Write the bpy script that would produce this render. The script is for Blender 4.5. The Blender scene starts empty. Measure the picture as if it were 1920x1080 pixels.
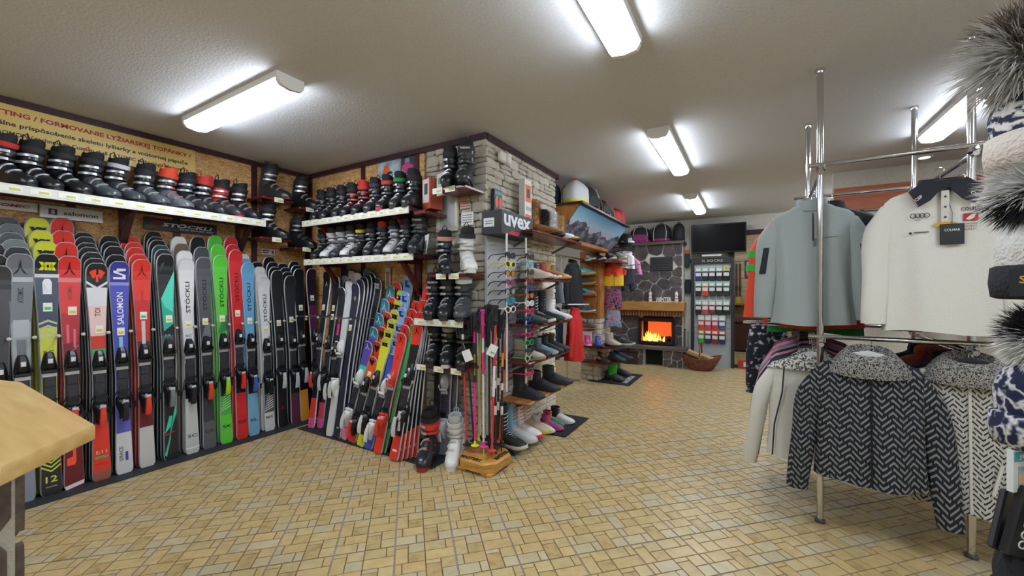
import bpy, bmesh, math, random
from mathutils import Vector, Matrix, Euler
random.seed(7)
SC = bpy.context.scene
COL = SC.collection
PI = math.pi

# ------------------------------------------------------------------ camera, world, exposure
EYE = 1.35            # camera height (m)
CEIL = 2.63           # ceiling height
YAW = math.radians(30.6)
FPX = 752.0           # focal length in pixels of the 1920 wide frame
cam = bpy.data.cameras.new('camera'); camo = bpy.data.objects.new('camera', cam); COL.objects.link(camo)
cam.sensor_width = 36.0; cam.lens = 36.0 * FPX / 1920.0
cam.shift_y = 3.0 / 1920.0; cam.clip_start = 0.03
camo.location = (0, 0, EYE); camo.rotation_euler = (PI / 2, 0, YAW)
SC.camera = camo
w = bpy.data.worlds.new('world'); SC.world = w; w.use_nodes = True
w.node_tree.nodes['Background'].inputs[0].default_value = (0.9, 0.95, 1, 1)
w.node_tree.nodes['Background'].inputs[1].default_value = 0.3
SC.view_settings.view_transform = 'Standard'; SC.view_settings.look = 'None'
SC.view_settings.gamma = 1; SC.view_settings.use_curve_mapping = False
SC.view_settings.exposure = 0.5
LAMP = 27
try:
    SC.cycles.use_denoising = True; SC.cycles.max_bounces = 7; SC.cycles.diffuse_bounces = 4
    SC.cycles.glossy_bounces = 3; SC.cycles.transmission_bounces = 4; SC.cycles.caustics_reflective = False
    SC.cycles.caustics_refractive = False; SC.cycles.sample_clamp_indirect = 4
except Exception: pass

FW = Vector((-math.sin(YAW), math.cos(YAW), 0)); RT = Vector((math.cos(YAW), math.sin(YAW), 0))
def ray(px, py=543):   # survey sight line of a point measured in the photograph
    return FW + RT * ((px - 960) / FPX) + Vector((0, 0, (543 - py) / FPX))
def on(px, py, **k):   # where that sight line meets a plane of the room
    r = ray(px, py)
    if 'x' in k: d = k['x'] / r.x
    elif 'y' in k: d = k['y'] / r.y
    else: d = (k['z'] - EYE) / r.z
    return Vector((0, 0, EYE)) + r * d

# ------------------------------------------------------------------ materials
def lin(h):
    if not isinstance(h, str): return (*h[:3], 1)
    h = h.lstrip('#'); h = ''.join(c * 2 for c in h) if len(h) == 3 else h; v = [int(h[i:i + 2], 16) / 255 for i in (0, 2, 4)]
    return (*[c / 12.92 if c <= .04045 else ((c + .055) / 1.055) ** 2.4 for c in v], 1)
_M = {}
def new_mat(name):
    m = bpy.data.materials.new(name); m.use_nodes = True
    return m, m.node_tree.nodes, m.node_tree.links, m.node_tree.nodes['Principled BSDF']
def M(h, rough=.45, metal=0.0, emit=0.0, vary=.06, coat=0.0, bump=0.0, scale=60):
    """plain procedural material: colour with a fine noise in value, optional relief"""
    k = (h, rough, metal, emit, vary, coat, bump, scale)
    if k in _M: return _M[k]
    m, N, L, b = new_mat('mat_' + h.lstrip('#'))
    c = lin(h)
    b.inputs['Roughness'].default_value = rough; b.inputs['Metallic'].default_value = metal
    b.inputs['Coat Weight'].default_value = coat
    if emit: b.inputs['Emission Color'].default_value = c; b.inputs['Emission Strength'].default_value = emit
    tc = N.new('ShaderNodeTexCoord'); nz = N.new('ShaderNodeTexNoise'); nz.inputs['Scale'].default_value = scale
    nz.inputs['Detail'].default_value = 3
    L.new(tc.outputs['Object'], nz.inputs['Vector'])
    mx = N.new('ShaderNodeMix'); mx.data_type = 'RGBA'
    mx.inputs[6].default_value = tuple(x * (1 - vary) for x in c[:3]) + (1,)
    mx.inputs[7].default_value = tuple(min(1, x * (1 + vary)) for x in c[:3]) + (1,)
    L.new(nz.outputs['Fac'], mx.inputs[0]); L.new(mx.outputs[2], b.inputs['Base Color'])
    if bump:
        bp = N.new('ShaderNodeBump'); bp.inputs['Strength'].default_value = bump; bp.inputs['Distance'].default_value = .01
        L.new(nz.outputs['Fac'], bp.inputs['Height']); L.new(bp.outputs[0], b.inputs['Normal'])
    _M[k] = m
    return m
def ramp(N, stops, interp='LINEAR'):
    r = N.new('ShaderNodeValToRGB'); r.color_ramp.interpolation = interp
    e = r.color_ramp.elements
    e[0].position = stops[0][0]; e[0].color = lin(stops[0][1]); e[1].position = stops[-1][0]; e[1].color = lin(stops[-1][1])
    for p, c in stops[1:-1]:
        x = e.new(p); x.color = lin(c)
    return r
def noise_mat(name, stops, scale=8, detail=6, rough=.7, bump=.2, stretch=(1, 1, 1), dist=.01, vor=None, coord='Object', rnd=0.0, spec=.5):
    """two or more colours mixed by stretched noise (stone, OSB, wood, plaster)"""
    m, N, L, b = new_mat(name)
    tc = N.new('ShaderNodeTexCoord'); mp = N.new('ShaderNodeMapping'); mp.inputs['Scale'].default_value = stretch
    L.new(tc.outputs[coord], mp.inputs[0])
    vec = mp.outputs[0]
    if rnd:
        oi = N.new('ShaderNodeObjectInfo'); ad = N.new('ShaderNodeVectorMath'); ad.operation = 'ADD'
        sc_ = N.new('ShaderNodeMath'); sc_.operation = 'MULTIPLY'; sc_.inputs[1].default_value = 37
        L.new(oi.outputs['Random'], sc_.inputs[0]); L.new(vec, ad.inputs[0]); L.new(sc_.outputs[0], ad.inputs[1]); vec = ad.outputs[0]
    if vor:
        t = N.new('ShaderNodeTexVoronoi'); t.inputs['Scale'].default_value = vor; out = 'Color'
        nz = N.new('ShaderNodeTexNoise'); nz.inputs['Scale'].default_value = scale; nz.inputs['Detail'].default_value = detail
        L.new(vec, nz.inputs['Vector'])
        vm = N.new('ShaderNodeMix'); vm.data_type = 'RGBA'; vm.inputs[0].default_value = .12
        L.new(vec, vm.inputs[6]); L.new(nz.outputs['Color'], vm.inputs[7]); L.new(vm.outputs[2], t.inputs['Vector'])
        sp = N.new('ShaderNodeSeparateColor'); L.new(t.outputs['Color'], sp.inputs[0]); fac = sp.outputs[0]
    else:
        t = N.new('ShaderNodeTexNoise'); t.inputs['Scale'].default_value = scale; t.inputs['Detail'].default_value = detail
        L.new(vec, t.inputs['Vector']); fac = t.outputs['Fac']
    r = ramp(N, stops); L.new(fac, r.inputs[0])
    colour = r.outputs[0]
    if rnd:
        hs = N.new('ShaderNodeHueSaturation'); mr = N.new('ShaderNodeMapRange')
        mr.inputs['To Min'].default_value = 1 - rnd; mr.inputs['To Max'].default_value = 1 + rnd
        L.new(oi.outputs['Random'], mr.inputs[0]); L.new(mr.outputs[0], hs.inputs['Value']); L.new(colour, hs.inputs['Color']); colour = hs.outputs[0]
    L.new(colour, b.inputs['Base Color']); b.inputs['Roughness'].default_value = rough
    b.inputs['Specular IOR Level'].default_value = spec
    if bump:
        bp = N.new('ShaderNodeBump'); bp.inputs['Strength'].default_value = bump; bp.inputs['Distance'].default_value = dist
        L.new(fac, bp.inputs['Height']); L.new(bp.outputs[0], b.inputs['Normal'])
    return m

# ------------------------------------------------------------------ mesh building
class MB:
    def __init__(s): s.v = []; s.f = []; s.mi = []; s.m = Matrix()
    def add(s, vs, fs, mi=0):
        o = len(s.v); s.v += [tuple(s.m @ Vector(p)) for p in vs]
        s.f += [tuple(o + i for i in f) for f in fs]; s.mi += [mi] * len(fs); return s
    def box(s, c, d, mi=0, rot=None):
        R = Euler(rot).to_matrix() if rot else Matrix.Identity(3)
        vs = [Vector(c) + R @ Vector((x * d[0] / 2, y * d[1] / 2, z * d[2] / 2)) for x in (-1, 1) for y in (-1, 1) for z in (-1, 1)]
        return s.add(vs, [(0, 1, 3, 2), (4, 6, 7, 5), (0, 4, 5, 1), (2, 3, 7, 6), (0, 2, 6, 4), (1, 5, 7, 3)], mi)
    def bar(s, a, b, wd, th, mi=0, up=(0, 0, 1)):
        a = Vector(a); b = Vector(b); t = (b - a).normalized(); u = Vector(up); sd = t.cross(u)
        if sd.length < 1e-4: sd = t.cross(Vector((0, 1, 0)))
        sd.normalize(); n = sd.cross(t)
        vs = [p + sd * (x * wd / 2) + n * (z * th / 2) for p in (a, b) for x in (-1, 1) for z in (-1, 1)]
        return s.add(vs, [(0, 1, 3, 2), (4, 6, 7, 5), (0, 4, 5, 1), (2, 3, 7, 6), (0, 2, 6, 4), (1, 5, 7, 3)], mi)
    def rbox(s, c, d, r=.005, mi=0, rot=None):
        R = Euler(rot).to_matrix() if rot else Matrix.Identity(3)
        hx, hy, hz = (q / 2 for q in d); r = min(r, hx * .9, hy * .9, hz * .9)
        rings = []
        for z, i in ((-hz, r), (-hz + r, 0), (hz - r, 0), (hz, r)):
            x, y = hx - i, hy - i; q = r if i == 0 else r * .6
            rings.append([Vector(c) + R @ Vector(p + (z,)) for p in ((-x + q, -y), (x - q, -y), (x, -y + q), (x, y - q), (x - q, y), (-x + q, y), (-x, y - q), (-x, -y + q))])
        return s.loft(rings, mi)
    def loft(s, rings, mi=0, cap=True, closed=True, mis=None):
        n = len(rings[0]); vs = [p for r in rings for p in r]; fs = []; ms = []
        for i in range(len(rings) - 1):
            for j in range(n if closed else n - 1):
                k = (j + 1) % n; fs.append((i * n + j, i * n + k, (i + 1) * n + k, (i + 1) * n + j)); ms.append(mis[i] if mis else mi)
        if cap and closed:
            fs.append(tuple(range(n))[::-1]); ms.append(ms[0]); fs.append(tuple((len(rings) - 1) * n + j for j in range(n))); ms.append(ms[-2])
        s.add(vs, fs, mi); s.mi[-len(fs):] = ms
        return s
    def tube(s, pts, r, n=8, mi=0, cap=True, flat=1.0):
        pts = [Vector(p) for p in pts]; rings = []; prev = None
        for i, p in enumerate(pts):
            t = (pts[min(i + 1, len(pts) - 1)] - pts[max(i - 1, 0)]).normalized()
            if prev is None:
                prev = t.orthogonal().normalized() if abs(t.z) > .9 else t.cross(Vector((0, 0, 1))).normalized()
            u = (prev - t * prev.dot(t)).normalized(); prev = u; w_ = t.cross(u)
            rr = r[i] if isinstance(r, (list, tuple)) else r
            rings.append([p + u * (math.cos(a) * rr) + w_ * (math.sin(a) * rr * flat) for a in [2 * PI * k / n for k in range(n)]])
        return s.loft(rings, mi, cap)
    def lathe(s, prof, n=16, c=(0, 0, 0), mi=0, cap=True, sx=1, sy=1):
        c = Vector(c)
        return s.loft([[c + Vector((math.cos(2 * PI * k / n) * r * sx, math.sin(2 * PI * k / n) * r * sy, z)) for k in range(n)] for r, z in prof], mi, cap)
    def prism(s, pts, z0, z1, mi=0):
        return s.loft([[Vector((x, y, z)) for x, y in pts] for z in (z0, z1)], mi)
    def poly(s, pts, mi=0): return s.add(pts, [tuple(range(len(pts)))], mi)
    def plate(s, pts, t, mi=0):
        """planar outline (3D points) given a thickness vector"""
        t = Vector(t); return s.loft([[Vector(p) for p in pts], [Vector(p) + t for p in pts]], mi)
    def mesh(s, name, smooth=True, angle=35):
        me = bpy.data.meshes.new(name); me.from_pydata(s.v, [], s.f); n = max(s.mi) + 1 if s.mi else 1
        for _ in range(n): me.materials.append(None)
        me.polygons.foreach_set('material_index', s.mi)
        bm = bmesh.new(); bm.from_mesh(me); bmesh.ops.recalc_face_normals(bm, faces=bm.faces); bm.to_mesh(me); bm.free()
        if smooth:
            me.polygons.foreach_set('use_smooth', [True] * len(me.polygons)); me.set_sharp_from_angle(angle=math.radians(angle))
        me.update(); return me
    def build(s, name, mats, parent=None, smooth=True, angle=35, **k):
        return mk(name, s.mesh(name, smooth, angle), mats, parent, **k)

def mk(name, me, mats, parent=None, loc=None, rot=None, scale=None):
    o = bpy.data.objects.new(name, me); COL.objects.link(o)
    if parent: o.parent = parent
    if not isinstance(mats, (list, tuple)): mats = [mats]
    for i, m in enumerate(mats):
        if i < len(o.material_slots):
            o.material_slots[i].link = 'OBJECT'; o.material_slots[i].material = m
    if loc is not None: o.location = loc
    if rot is not None: o.rotation_euler = rot
    if scale is not None: o.scale = scale if hasattr(scale, '__len__') else (scale,) * 3
    return o
def tag(o, label, cat, group=None, kind=None):
    o['label'] = label; o['category'] = cat
    if group: o['group'] = group
    if kind: o['kind'] = kind
    return o
def thing(name, label, cat, loc=(0, 0, 0), rot=(0, 0, 0), group=None, scale=1):
    o = bpy.data.objects.new(name, None); COL.objects.link(o); o.empty_display_size = .05
    o.location = loc; o.rotation_euler = rot; o.scale = (scale,) * 3 if not hasattr(scale, '__len__') else scale
    return tag(o, label, cat, group)
def struct(name, mb, m, parent=None, label=None, cat=None, smooth=False):
    o = mb.build(name, m, parent, smooth=smooth)
    if not parent:
        o['kind'] = 'structure'
        if label: o['label'] = label; o['category'] = cat
    return o
_T = {}
def text_mesh(s, bold=0.0, shear=0.0):
    """lettering as a flat mesh, unit height, centred; returns (mesh, width)"""
    k = (s, bold, shear)
    if k in _T: return _T[k]
    c = bpy.data.curves.new('lettering', 'FONT'); c.body = s; c.size = 1; c.resolution_u = 2; c.offset = bold; c.shear = shear
    c.extrude = .012
    o = bpy.data.objects.new('tmp', c); COL.objects.link(o)
    me = bpy.data.meshes.new_from_object(o.evaluated_get(bpy.context.evaluated_depsgraph_get()))
    bpy.data.objects.remove(o); bpy.data.curves.remove(c)
    xs = [v.co.x for v in me.vertices] or [0, 1]; ys = [v.co.y for v in me.vertices] or [0, 1]
    cx, cy, h = (min(xs) + max(xs)) / 2, (min(ys) + max(ys)) / 2, max(ys) - min(ys)
    for v in me.vertices: v.co = ((v.co.x - cx) / h, (v.co.y - cy) / h, v.co.z / h)
    me.materials.clear(); me.materials.append(None); me.name = 'lettering'
    _T[k] = (me, (max(xs) - min(xs)) / h); return _T[k]
def text(s, m, parent, loc, xdir, ydir, width=None, height=None, bold=.0, shear=0.0, name='lettering'):
    """lettering on a surface: xdir = reading direction, ydir = up of the letters; fitted to width and/or height"""
    me, wd = text_mesh(s, bold, shear)
    if height is None: height = width / wd
    sx = height if width is None else width / wd
    X = Vector(xdir).normalized(); Y = Vector(ydir).normalized(); Z = X.cross(Y)
    o = mk(name, me, m, parent)
    R = Matrix((X, Y, Z)).transposed().to_4x4()
    o.matrix_local = Matrix.Translation(Vector(loc)) @ R @ Matrix.Diagonal((sx, height, min(sx, height), 1))
    return o
BLACK = '#15161a'
ORD = ['first', 'second', 'third', 'fourth', 'fifth', 'sixth', 'seventh', 'eighth', 'ninth', 'tenth']
# ------------------------------------------------------------------ materials of the shell
XL, YB, XP, YP = -4.27, 2.73, -1.88, 4.13     # left wall, alcove wall, pillar face, pillar end
XR, YF, YN = 2.6, 8.0, -3.0                   # right wall, far wall, wall behind the visitor
OSB = noise_mat('osb', [(0, '#9a6c3a'), (.18, '#bd8e55'), (.6, '#cfa268'), (1, '#dfba84')], scale=30, detail=8, rough=.75, bump=.2, stretch=(1.0, 1.0, 1.9), vor=46, rnd=.05)
MAROON = noise_mat('maroon_wood', [(.2, '#2f1418'), (.8, '#4b2026')], scale=5, stretch=(6, 6, 1), rough=.4, bump=.05)
MAROON_GLOSS = noise_mat('maroon_gloss', [(.2, '#4a1713'), (.8, '#6e2a1e')], scale=5, stretch=(1, 6, 6), rough=.25, bump=.03)
PLASTER = noise_mat('ceiling_plaster', [(.3, '#ccced2'), (.7, '#d6d8dc')], scale=70, detail=4, rough=.9, bump=.35, dist=.006)
WHITEWALL = noise_mat('wall_paint', [(.3, '#c9c5ba'), (.7, '#d3cfc5')], scale=40, rough=.85, bump=.15, dist=.004)
STONE = noise_mat('cladding_stone', [(.2, '#b9ae9c'), (.45, '#d8cfbe'), (.7, '#e6dfd1'), (.95, '#c9bfae')], scale=16, detail=8, rough=.85, bump=.7, dist=.012, stretch=(1, 1, 3), rnd=.10)
GROUT = noise_mat('grout', [(.3, '#8d877f'), (.7, '#a19a90')], scale=50, rough=.9, bump=.1)
BED = noise_mat('brown_joint', [(.3, '#6a5030'), (.7, '#80643c')], scale=40, rough=.8, bump=.1)
def tile_mat(n, a, b, c, relief=.12):
    return noise_mat(n, [(.25, a), (.5, b), (.8, c)], scale=22, detail=6, rough=.36, bump=relief, dist=.004, rnd=.06)
TILES = [tile_mat('tile_tan', '#b09a6a', '#c0ac7c', '#c9b78b'), tile_mat('tile_honey', '#b39a66', '#c2a976', '#cbb688'),
         tile_mat('tile_pale', '#b3a47e', '#bdaf8b', '#c6b998'), tile_mat('tile_carved', '#97804f', '#b79f6d', '#c4ae7f', .8)]
CHROME = M('#d5d6d8', .12, 1.0, vary=.02)
STEEL = M('#9a9ca0', .35, 1.0, vary=.04)
WHITEP = M('#e6e6e2', .4)
CREAM = noise_mat('pale_wood', [(.3, '#c19b5c'), (.55, '#d0ae70'), (.8, '#dabd86')], scale=4, detail=7, rough=.35, stretch=(1, 9, 9), bump=.05)
WOOD = noise_mat('honey_wood', [(.25, '#7d4f22'), (.55, '#a8703a'), (.85, '#bf8a50')], scale=5, detail=6, rough=.45, stretch=(8, 1, 1), bump=.08)

# ------------------------------------------------------------------ floor
fl = struct('floor', MB().box((-1.0, 3.9, -.055), (7.4, 14.4, .1)), GROUT, label='diagonal beige patterned ceramic tile floor of the shop', cat='floor')
S2 = math.sqrt(.5); TA = Vector((-S2, S2, 0)); TB = Vector((S2, S2, 0)); TS = .3
CELLS = [(0, 0, .22, .1, 0), (0, .1, .22, .5, 1), (.22, 0, .5, .25, 0), (.22, .25, .5, .5, 3), (0, .5, .12, .75, 0), (.12, .5, .5, .75, 1),
         (0, .75, .36, 1, 2), (.36, .75, .5, 1, 2), (.5, 0, .86, .25, 0), (.86, 0, 1, .25, 1), (.5, .25, 1, .5, 1), (.5, .5, .75, .6, 0),
         (.5, .6, .75, 1, 3), (.75, .5, 1, .75, 0), (.75, .75, 1, 1, 2)]
def cell_rect(c):
    g, e = .009, .0145     # half joint inside a tile, half joint between tiles (fractions of a tile)
    q = lambda v, s: v + (e if v in (0, 1) else g) * s
    return q(c[0], 1) * TS, q(c[1], 1) * TS, q(c[2], -1) * TS, q(c[3], -1) * TS
rot45 = PI / 4
cells = []
for i in range(-32, 40):
    for j in range(-16, 46):
        org = TB * (-.07 + i * TS) + TA * (2.197 + j * TS)      # corner: B minimum, A maximum (far side)
        c = org + TB * .15 - TA * .15
        if not (XL - .3 < c.x < XR + .2 and -1.2 < c.y < 10.8): continue
        if c.x < XP - .2 and YB + .2 < c.y < YP - .2: continue
        for k, cl in enumerate(CELLS):
            x0, y0, x1, y1 = cell_rect(cl)
            m = org + TB * ((x0 + x1) / 2) - TA * ((y0 + y1) / 2)
            d = m.dot(FW); vis = d > 1.9 and abs(m.dot(RT) / d) < 1.27 and not (m.x < -3.9) and not (m.x < -1.55 and m.y > 2.3)
            cells.append((0 if vis else 1, d if vis else 99, i, j, k, org, m))
bed = MB(); bedset = set()
for c in cells:
    if (c[2], c[3]) in bedset: continue
    bedset.add((c[2], c[3])); o = c[5]; e = .012 * TS
    p = [o + TB * u - TA * v for u, v in ((e, e), (TS - e, e), (TS - e, TS - e), (e, TS - e))]
    bed.poly([(q.x, q.y, -.0035) for q in p])
bed.build('tile_bed', BED, fl, smooth=False)
cell_me = []
for cl in CELLS:
    x0, y0, x1, y1 = cell_rect(cl); hx, hy, b = (x1 - x0) / 2, (y1 - y0) / 2, .0015
    cell_me.append(MB().loft([[Vector((sx * (hx - i), sy * (hy - i), z)) for sx, sy in ((-1, -1), (1, -1), (1, 1), (-1, 1))] for z, i in ((-.0045, 0), (-.001, 0), (0, b))]).mesh('tile', False))
cells.sort(key=lambda c: (c[0], c[1]))
rest = MB(); rt = random.Random(3)
tone = lambda k: CELLS[k][4] if rt.random() < .8 else rt.choice((0, 1, 2))
for n, c in enumerate(cells):
    if n < 300:
        o = mk('tile', cell_me[c[4]], TILES[tone(c[4])], fl, loc=(c[6].x, c[6].y, 0), rot=(0, 0, rot45))
    else:
        x0, y0, x1, y1 = cell_rect(CELLS[c[4]]); o = c[5]; t = tone(c[4])
        if c[1] > 7 and c[0] == 0 or c[0] == 1: pts = [[o + TB * u - TA * v for u, v in ((x0, y0), (x1, y0), (x1, y1), (x0, y1))]]
        else: pts = [[o + TB * u - TA * v for u, v in ((x0, y0), (x1, y0), (x1, y1), (x0, y1))]]
        p = pts[0]; dz = -.0012 * rt.random()
        rest.loft([[(q.x, q.y, z) for q in p] for z in (-.004, dz)], t, cap=False); rest.poly([(q.x, q.y, dz) for q in p], t)
ro = rest.build('tile_field', TILES, fl, smooth=False); ro['kind'] = 'stuff'

# ------------------------------------------------------------------ ceiling and walls
struct('ceiling', MB().box((-1.0, 3.9, CEIL + .05), (7.6, 14.6, .1)), PLASTER, label='plain rough plaster ceiling of the shop', cat='ceiling')
wl = struct('wall_left', MB().box((XL - .07, (YN + YB + .2) / 2, CEIL / 2), (.1, YB + .2 - YN, CEIL)), WHITEWALL)
yb_ = [YN, -1.64, -1.01, -.38, .25, .88, 1.51, 2.14, YB]
for a, b in zip(yb_[:-1], yb_[1:]):
    for z0, z1 in ((0, 1.28), (1.285, CEIL)):
        MB().box((XL - .01, (a + b) / 2, (z0 + z1) / 2), (.02, b - a - .004, z1 - z0)).build('osb_panel', OSB, wl, smooth=False)
for y in yb_[1:-1]: MB().box((XL + .008, y, CEIL / 2), (.016, .05, CEIL)).build('batten', MAROON, wl, smooth=False)
MB().box((XL + .008, YB - .025, CEIL / 2), (.016, .05, CEIL)).build('batten', MAROON, wl, smooth=False)
wb = struct('wall_back', MB().box(((XL + XP) / 2 - .065, (YB + YP) / 2 + .015, CEIL / 2), (XP - XL + .13 - .03, YP - YB - .01, CEIL)), M('#c4baa9', .9, bump=.3))
XS = -2.51
xb_ = [XL, -3.35, -2.53]
for a, b in zip(xb_[:-1], xb_[1:]):
    for z0, z1 in ((0, 1.28), (1.285, CEIL)):
        MB().box(((a + b) / 2, YB + .005, (z0 + z1) / 2), (b - a - .004, .02, z1 - z0)).build('osb_panel', OSB, wb, smooth=False)
for x in (XL + .04, -3.35, -2.62): MB().box((x, YB - .012, CEIL / 2), (.05, .016, CEIL)).build('batten', MAROON, wb, smooth=False)
MB().box(((XL + XS) / 2, YB - .014, 1.76), (XS - XL, .02, .05)).build('batten', MAROON, wb, smooth=False)
# cladding stones: irregular courses
rs = random.Random(11); stone_me = []
for k in range(12):
    mb = MB().rbox((0, 0, 0), (1, 1, 1), .16)
    mb.v = [(x + rs.uniform(-.05, .05), y + rs.uniform(-.2, .12), z + rs.uniform(-.06, .06)) for x, y, z in mb.v]
    stone_me.append(mb.mesh('stone', True, 25))
def clad(parent, u0, u1, z0, z1, place, hmin=.05, hmax=.1, wmin=.075, wmax=.2, limit=300, mat=STONE):
    """place(u, z) -> (location, rotation z); local y is the depth of a stone"""
    z = z1; n = 0; left = MB()
    while z > z0 + .02:
        h = min(rs.uniform(hmin, hmax), z - z0); u = u0
        while u < u1 - .01:
            w_ = rs.uniform(wmin, wmax)
            if u + w_ > u1 - .06: w_ = u1 - u
            split = rs.random() < .3 and h > .075
            for hh, zz in (((h / 2, z - h / 4), (h / 2, z - h * .75)) if split else ((h, z - h / 2),)):
                loc, rz = place(u + w_ / 2, zz); d = rs.uniform(.03, .052); n += 1
                me = rs.choice(stone_me); scl = (w_ - .006, d, hh - .006)
                if n <= limit: mk('stone', me, mat, parent, loc=loc, rot=(0, 0, rz + (PI if rs.random() < 0 else 0)), scale=scl)
                else:
                    left.m = Matrix.Translation(loc) @ Matrix.Rotation(rz, 4, 'Z') @ Matrix.Diagonal((*scl, 1)); left.rbox((0, 0, 0), (1, 1, 1), .12)
            u += w_
        z -= h
    if left.v: o = left.build('stone_field', mat, parent); o['kind'] = 'stuff'
clad(wb, XS, XP + .02, 0, CEIL, lambda u, z: ((u, YB + .01, z), 0), limit=170)
clad(wb, YB + .01, YP, 0, CEIL, lambda u, z: ((XP - .01, u, z), PI / 2), limit=130)
struct('wall_right', MB().box((XR + .05, (YN + YF) / 2, CEIL / 2), (.1, YF - YN, CEIL)), WHITEWALL)
struct('wall_near', MB().box(((XL + XR) / 2, YN - .05, CEIL / 2), (XR - XL, .1, CEIL)), WHITEWALL)
DX0, DX1, DZ = -.24, .62, 2.30     # doorway in the far wall
wf = MB().box(((XL - .2 + DX0) / 2, YF + .08, CEIL / 2), (DX0 - XL + .2, .16, CEIL)).box(((DX1 + XR) / 2, YF + .08, CEIL / 2), (XR - DX1, .16, CEIL))
wf.box(((DX0 + DX1) / 2, YF + .08, (DZ + CEIL) / 2), (DX1 - DX0, .16, CEIL - DZ))
struct('wall_far', wf, WHITEWALL, label='white far wall behind the fireplace', cat='wall')
struct('wall_passage', MB().box((XL - .25, 6.1, CEIL / 2), (.1, 4.0, CEIL)), WHITEWALL)
struct('wall_partition', MB().box((1.7, 5.66, CEIL / 2), (1.8, .1, CEIL)), WHITEWALL)
# room beyond the doorway
struct('wall_beyond', MB().box((.3, 10.75, CEIL / 2), (3.4, .1, CEIL)), M('#8d8170', .9))
struct('wall_beyond_side', MB().box((-1.15, 9.45, CEIL / 2), (.1, 2.6, CEIL)).box((1.75, 9.45, CEIL / 2), (.1, 2.6, CEIL)), WHITEWALL)
# trim under the ceiling
TRIM = noise_mat('trim_wood', [(.2, '#2c161c'), (.8, '#43232c')], scale=5, stretch=(6, 6, 1), rough=.4, bump=.03)
struct('trim_1', MB().box((XL + .016, (YN + YB) / 2, CEIL - .022), (.032, YB - YN, .044)), TRIM)
struct('trim_2', MB().box(((XL + XP) / 2 + .01, YB - .024, CEIL - .022), (XP - XL + .06, .028, .044)), TRIM)
struct('trim_3', MB().box((XP + .03, (YB + YP) / 2, CEIL - .022), (.028, YP - YB + .02, .044)), TRIM)
# doorway casing
DARKW = noise_mat('dark_wood', [(.2, '#1d1112'), (.8, '#35201e')], scale=5, stretch=(6, 6, 1), rough=.4, bump=.03)
dr = struct('door_1', MB().box((DX0 - .02, YF - .01, DZ / 2), (.08, .06, DZ)), DARKW, label='dark wooden door casing beside the sock display', cat='door casing')
MB().box((DX1 + .02, YF - .01, DZ / 2), (.08, .06, DZ)).build('jamb', DARKW, dr, smooth=False)
MB().box(((DX0 + DX1) / 2, YF - .01, DZ + .03), (DX1 - DX0 + .12, .06, .08)).build('head_casing', MAROON, dr, smooth=False)
MB().box(((DX0 + DX1) / 2, YF + .06, .012), (DX1 - DX0, .2, .024)).build('threshold', DARKW, dr, smooth=False)

# ------------------------------------------------------------------ fluorescent ceiling lamps
DIFF = M('#ecf4ff', .4, emit=LAMP, vary=0)
def lamp(x, y, along, ln, label):
    t = thing('ceiling_lamp', label, 'lamp', (x, y, CEIL), (0, 0, 0 if along == 'x' else PI / 2), group='long fluorescent ceiling lamps')
    MB().box((0, 0, -.019), (ln - .01, .168, .038)).build('housing', WHITEP, t, smooth=False)
    ring = lambda xx: [Vector((xx, yy, zz)) for yy, zz in ((-.076, -.036), (.076, -.036), (.077, -.05), (.06, -.074), (0, -.084), (-.06, -.074), (-.077, -.05))]
    MB().loft([ring(-ln / 2 + .03), ring(ln / 2 - .03)]).build('diffuser', DIFF, t)
    for s in (-1, 1):
        MB().loft([[Vector((p.x, p.y * 1.03, p.z * 1.03 + .003)) for p in ring(s * xx)] for xx in (ln / 2 - .03, ln / 2)]).build('end_cap', WHITEP, t)
lamp(-2.99, 1.395, 'x', 1.26, 'long ceiling lamp above the ski stacks, crosswise to the others')
lamp(-.55, 1.45, 'y', 1.26, 'long ceiling lamp over the open floor, first of the row')
lamp(-.62, 3.93, 'y', 1.26, 'long ceiling lamp over the floor, second of the row')
lamp(-.67, 6.42, 'y', 1.26, 'long ceiling lamp closest to the fireplace')
lamp(1.28, 3.95, 'y', 1.26, 'long ceiling lamp behind the chrome clothes rack')
for i, (x, y, al) in enumerate(((-2.6, -.9, 'x'), (-.5, -1.6, 'y'), (1.6, -.6, 'y'), (1.8, 1.4, 'y'), (-3.2, 5.6, 'y'), (1.3, 6.9, 'y'))):  # lamps added out of view to give the room even fill light
    lamp(x, y, al, 1.26, ['unseen long fill lamp added above the wooden counter', 'unseen long fill lamp added at the wall opposite the fireplace', 'unseen long fill lamp added at the white wall behind the hats', 'unseen long fill lamp added over the knitted hats', 'unseen long fill lamp added over the clothes passage', 'unseen long fill lamp added behind the clothes partition'][i])
lamp(.4, 9.4, 'x', 1.0, 'ceiling lamp in the room beyond the doorway')
t = thing('spot_light', 'small round recessed ceiling spotlight behind the clothes rack', 'lamp', on(1733, 292, z=CEIL))
MB().lathe([(.02, -.004), (.06, -.004), (.07, -.018), (.045, -.02)], 20).build('ring', WHITEP, t)
MB().lathe([(.04, -.012), (.04, -.022)], 16).build('bulb', M('#fff3dd', .4, emit=6, vary=0), t)

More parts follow.
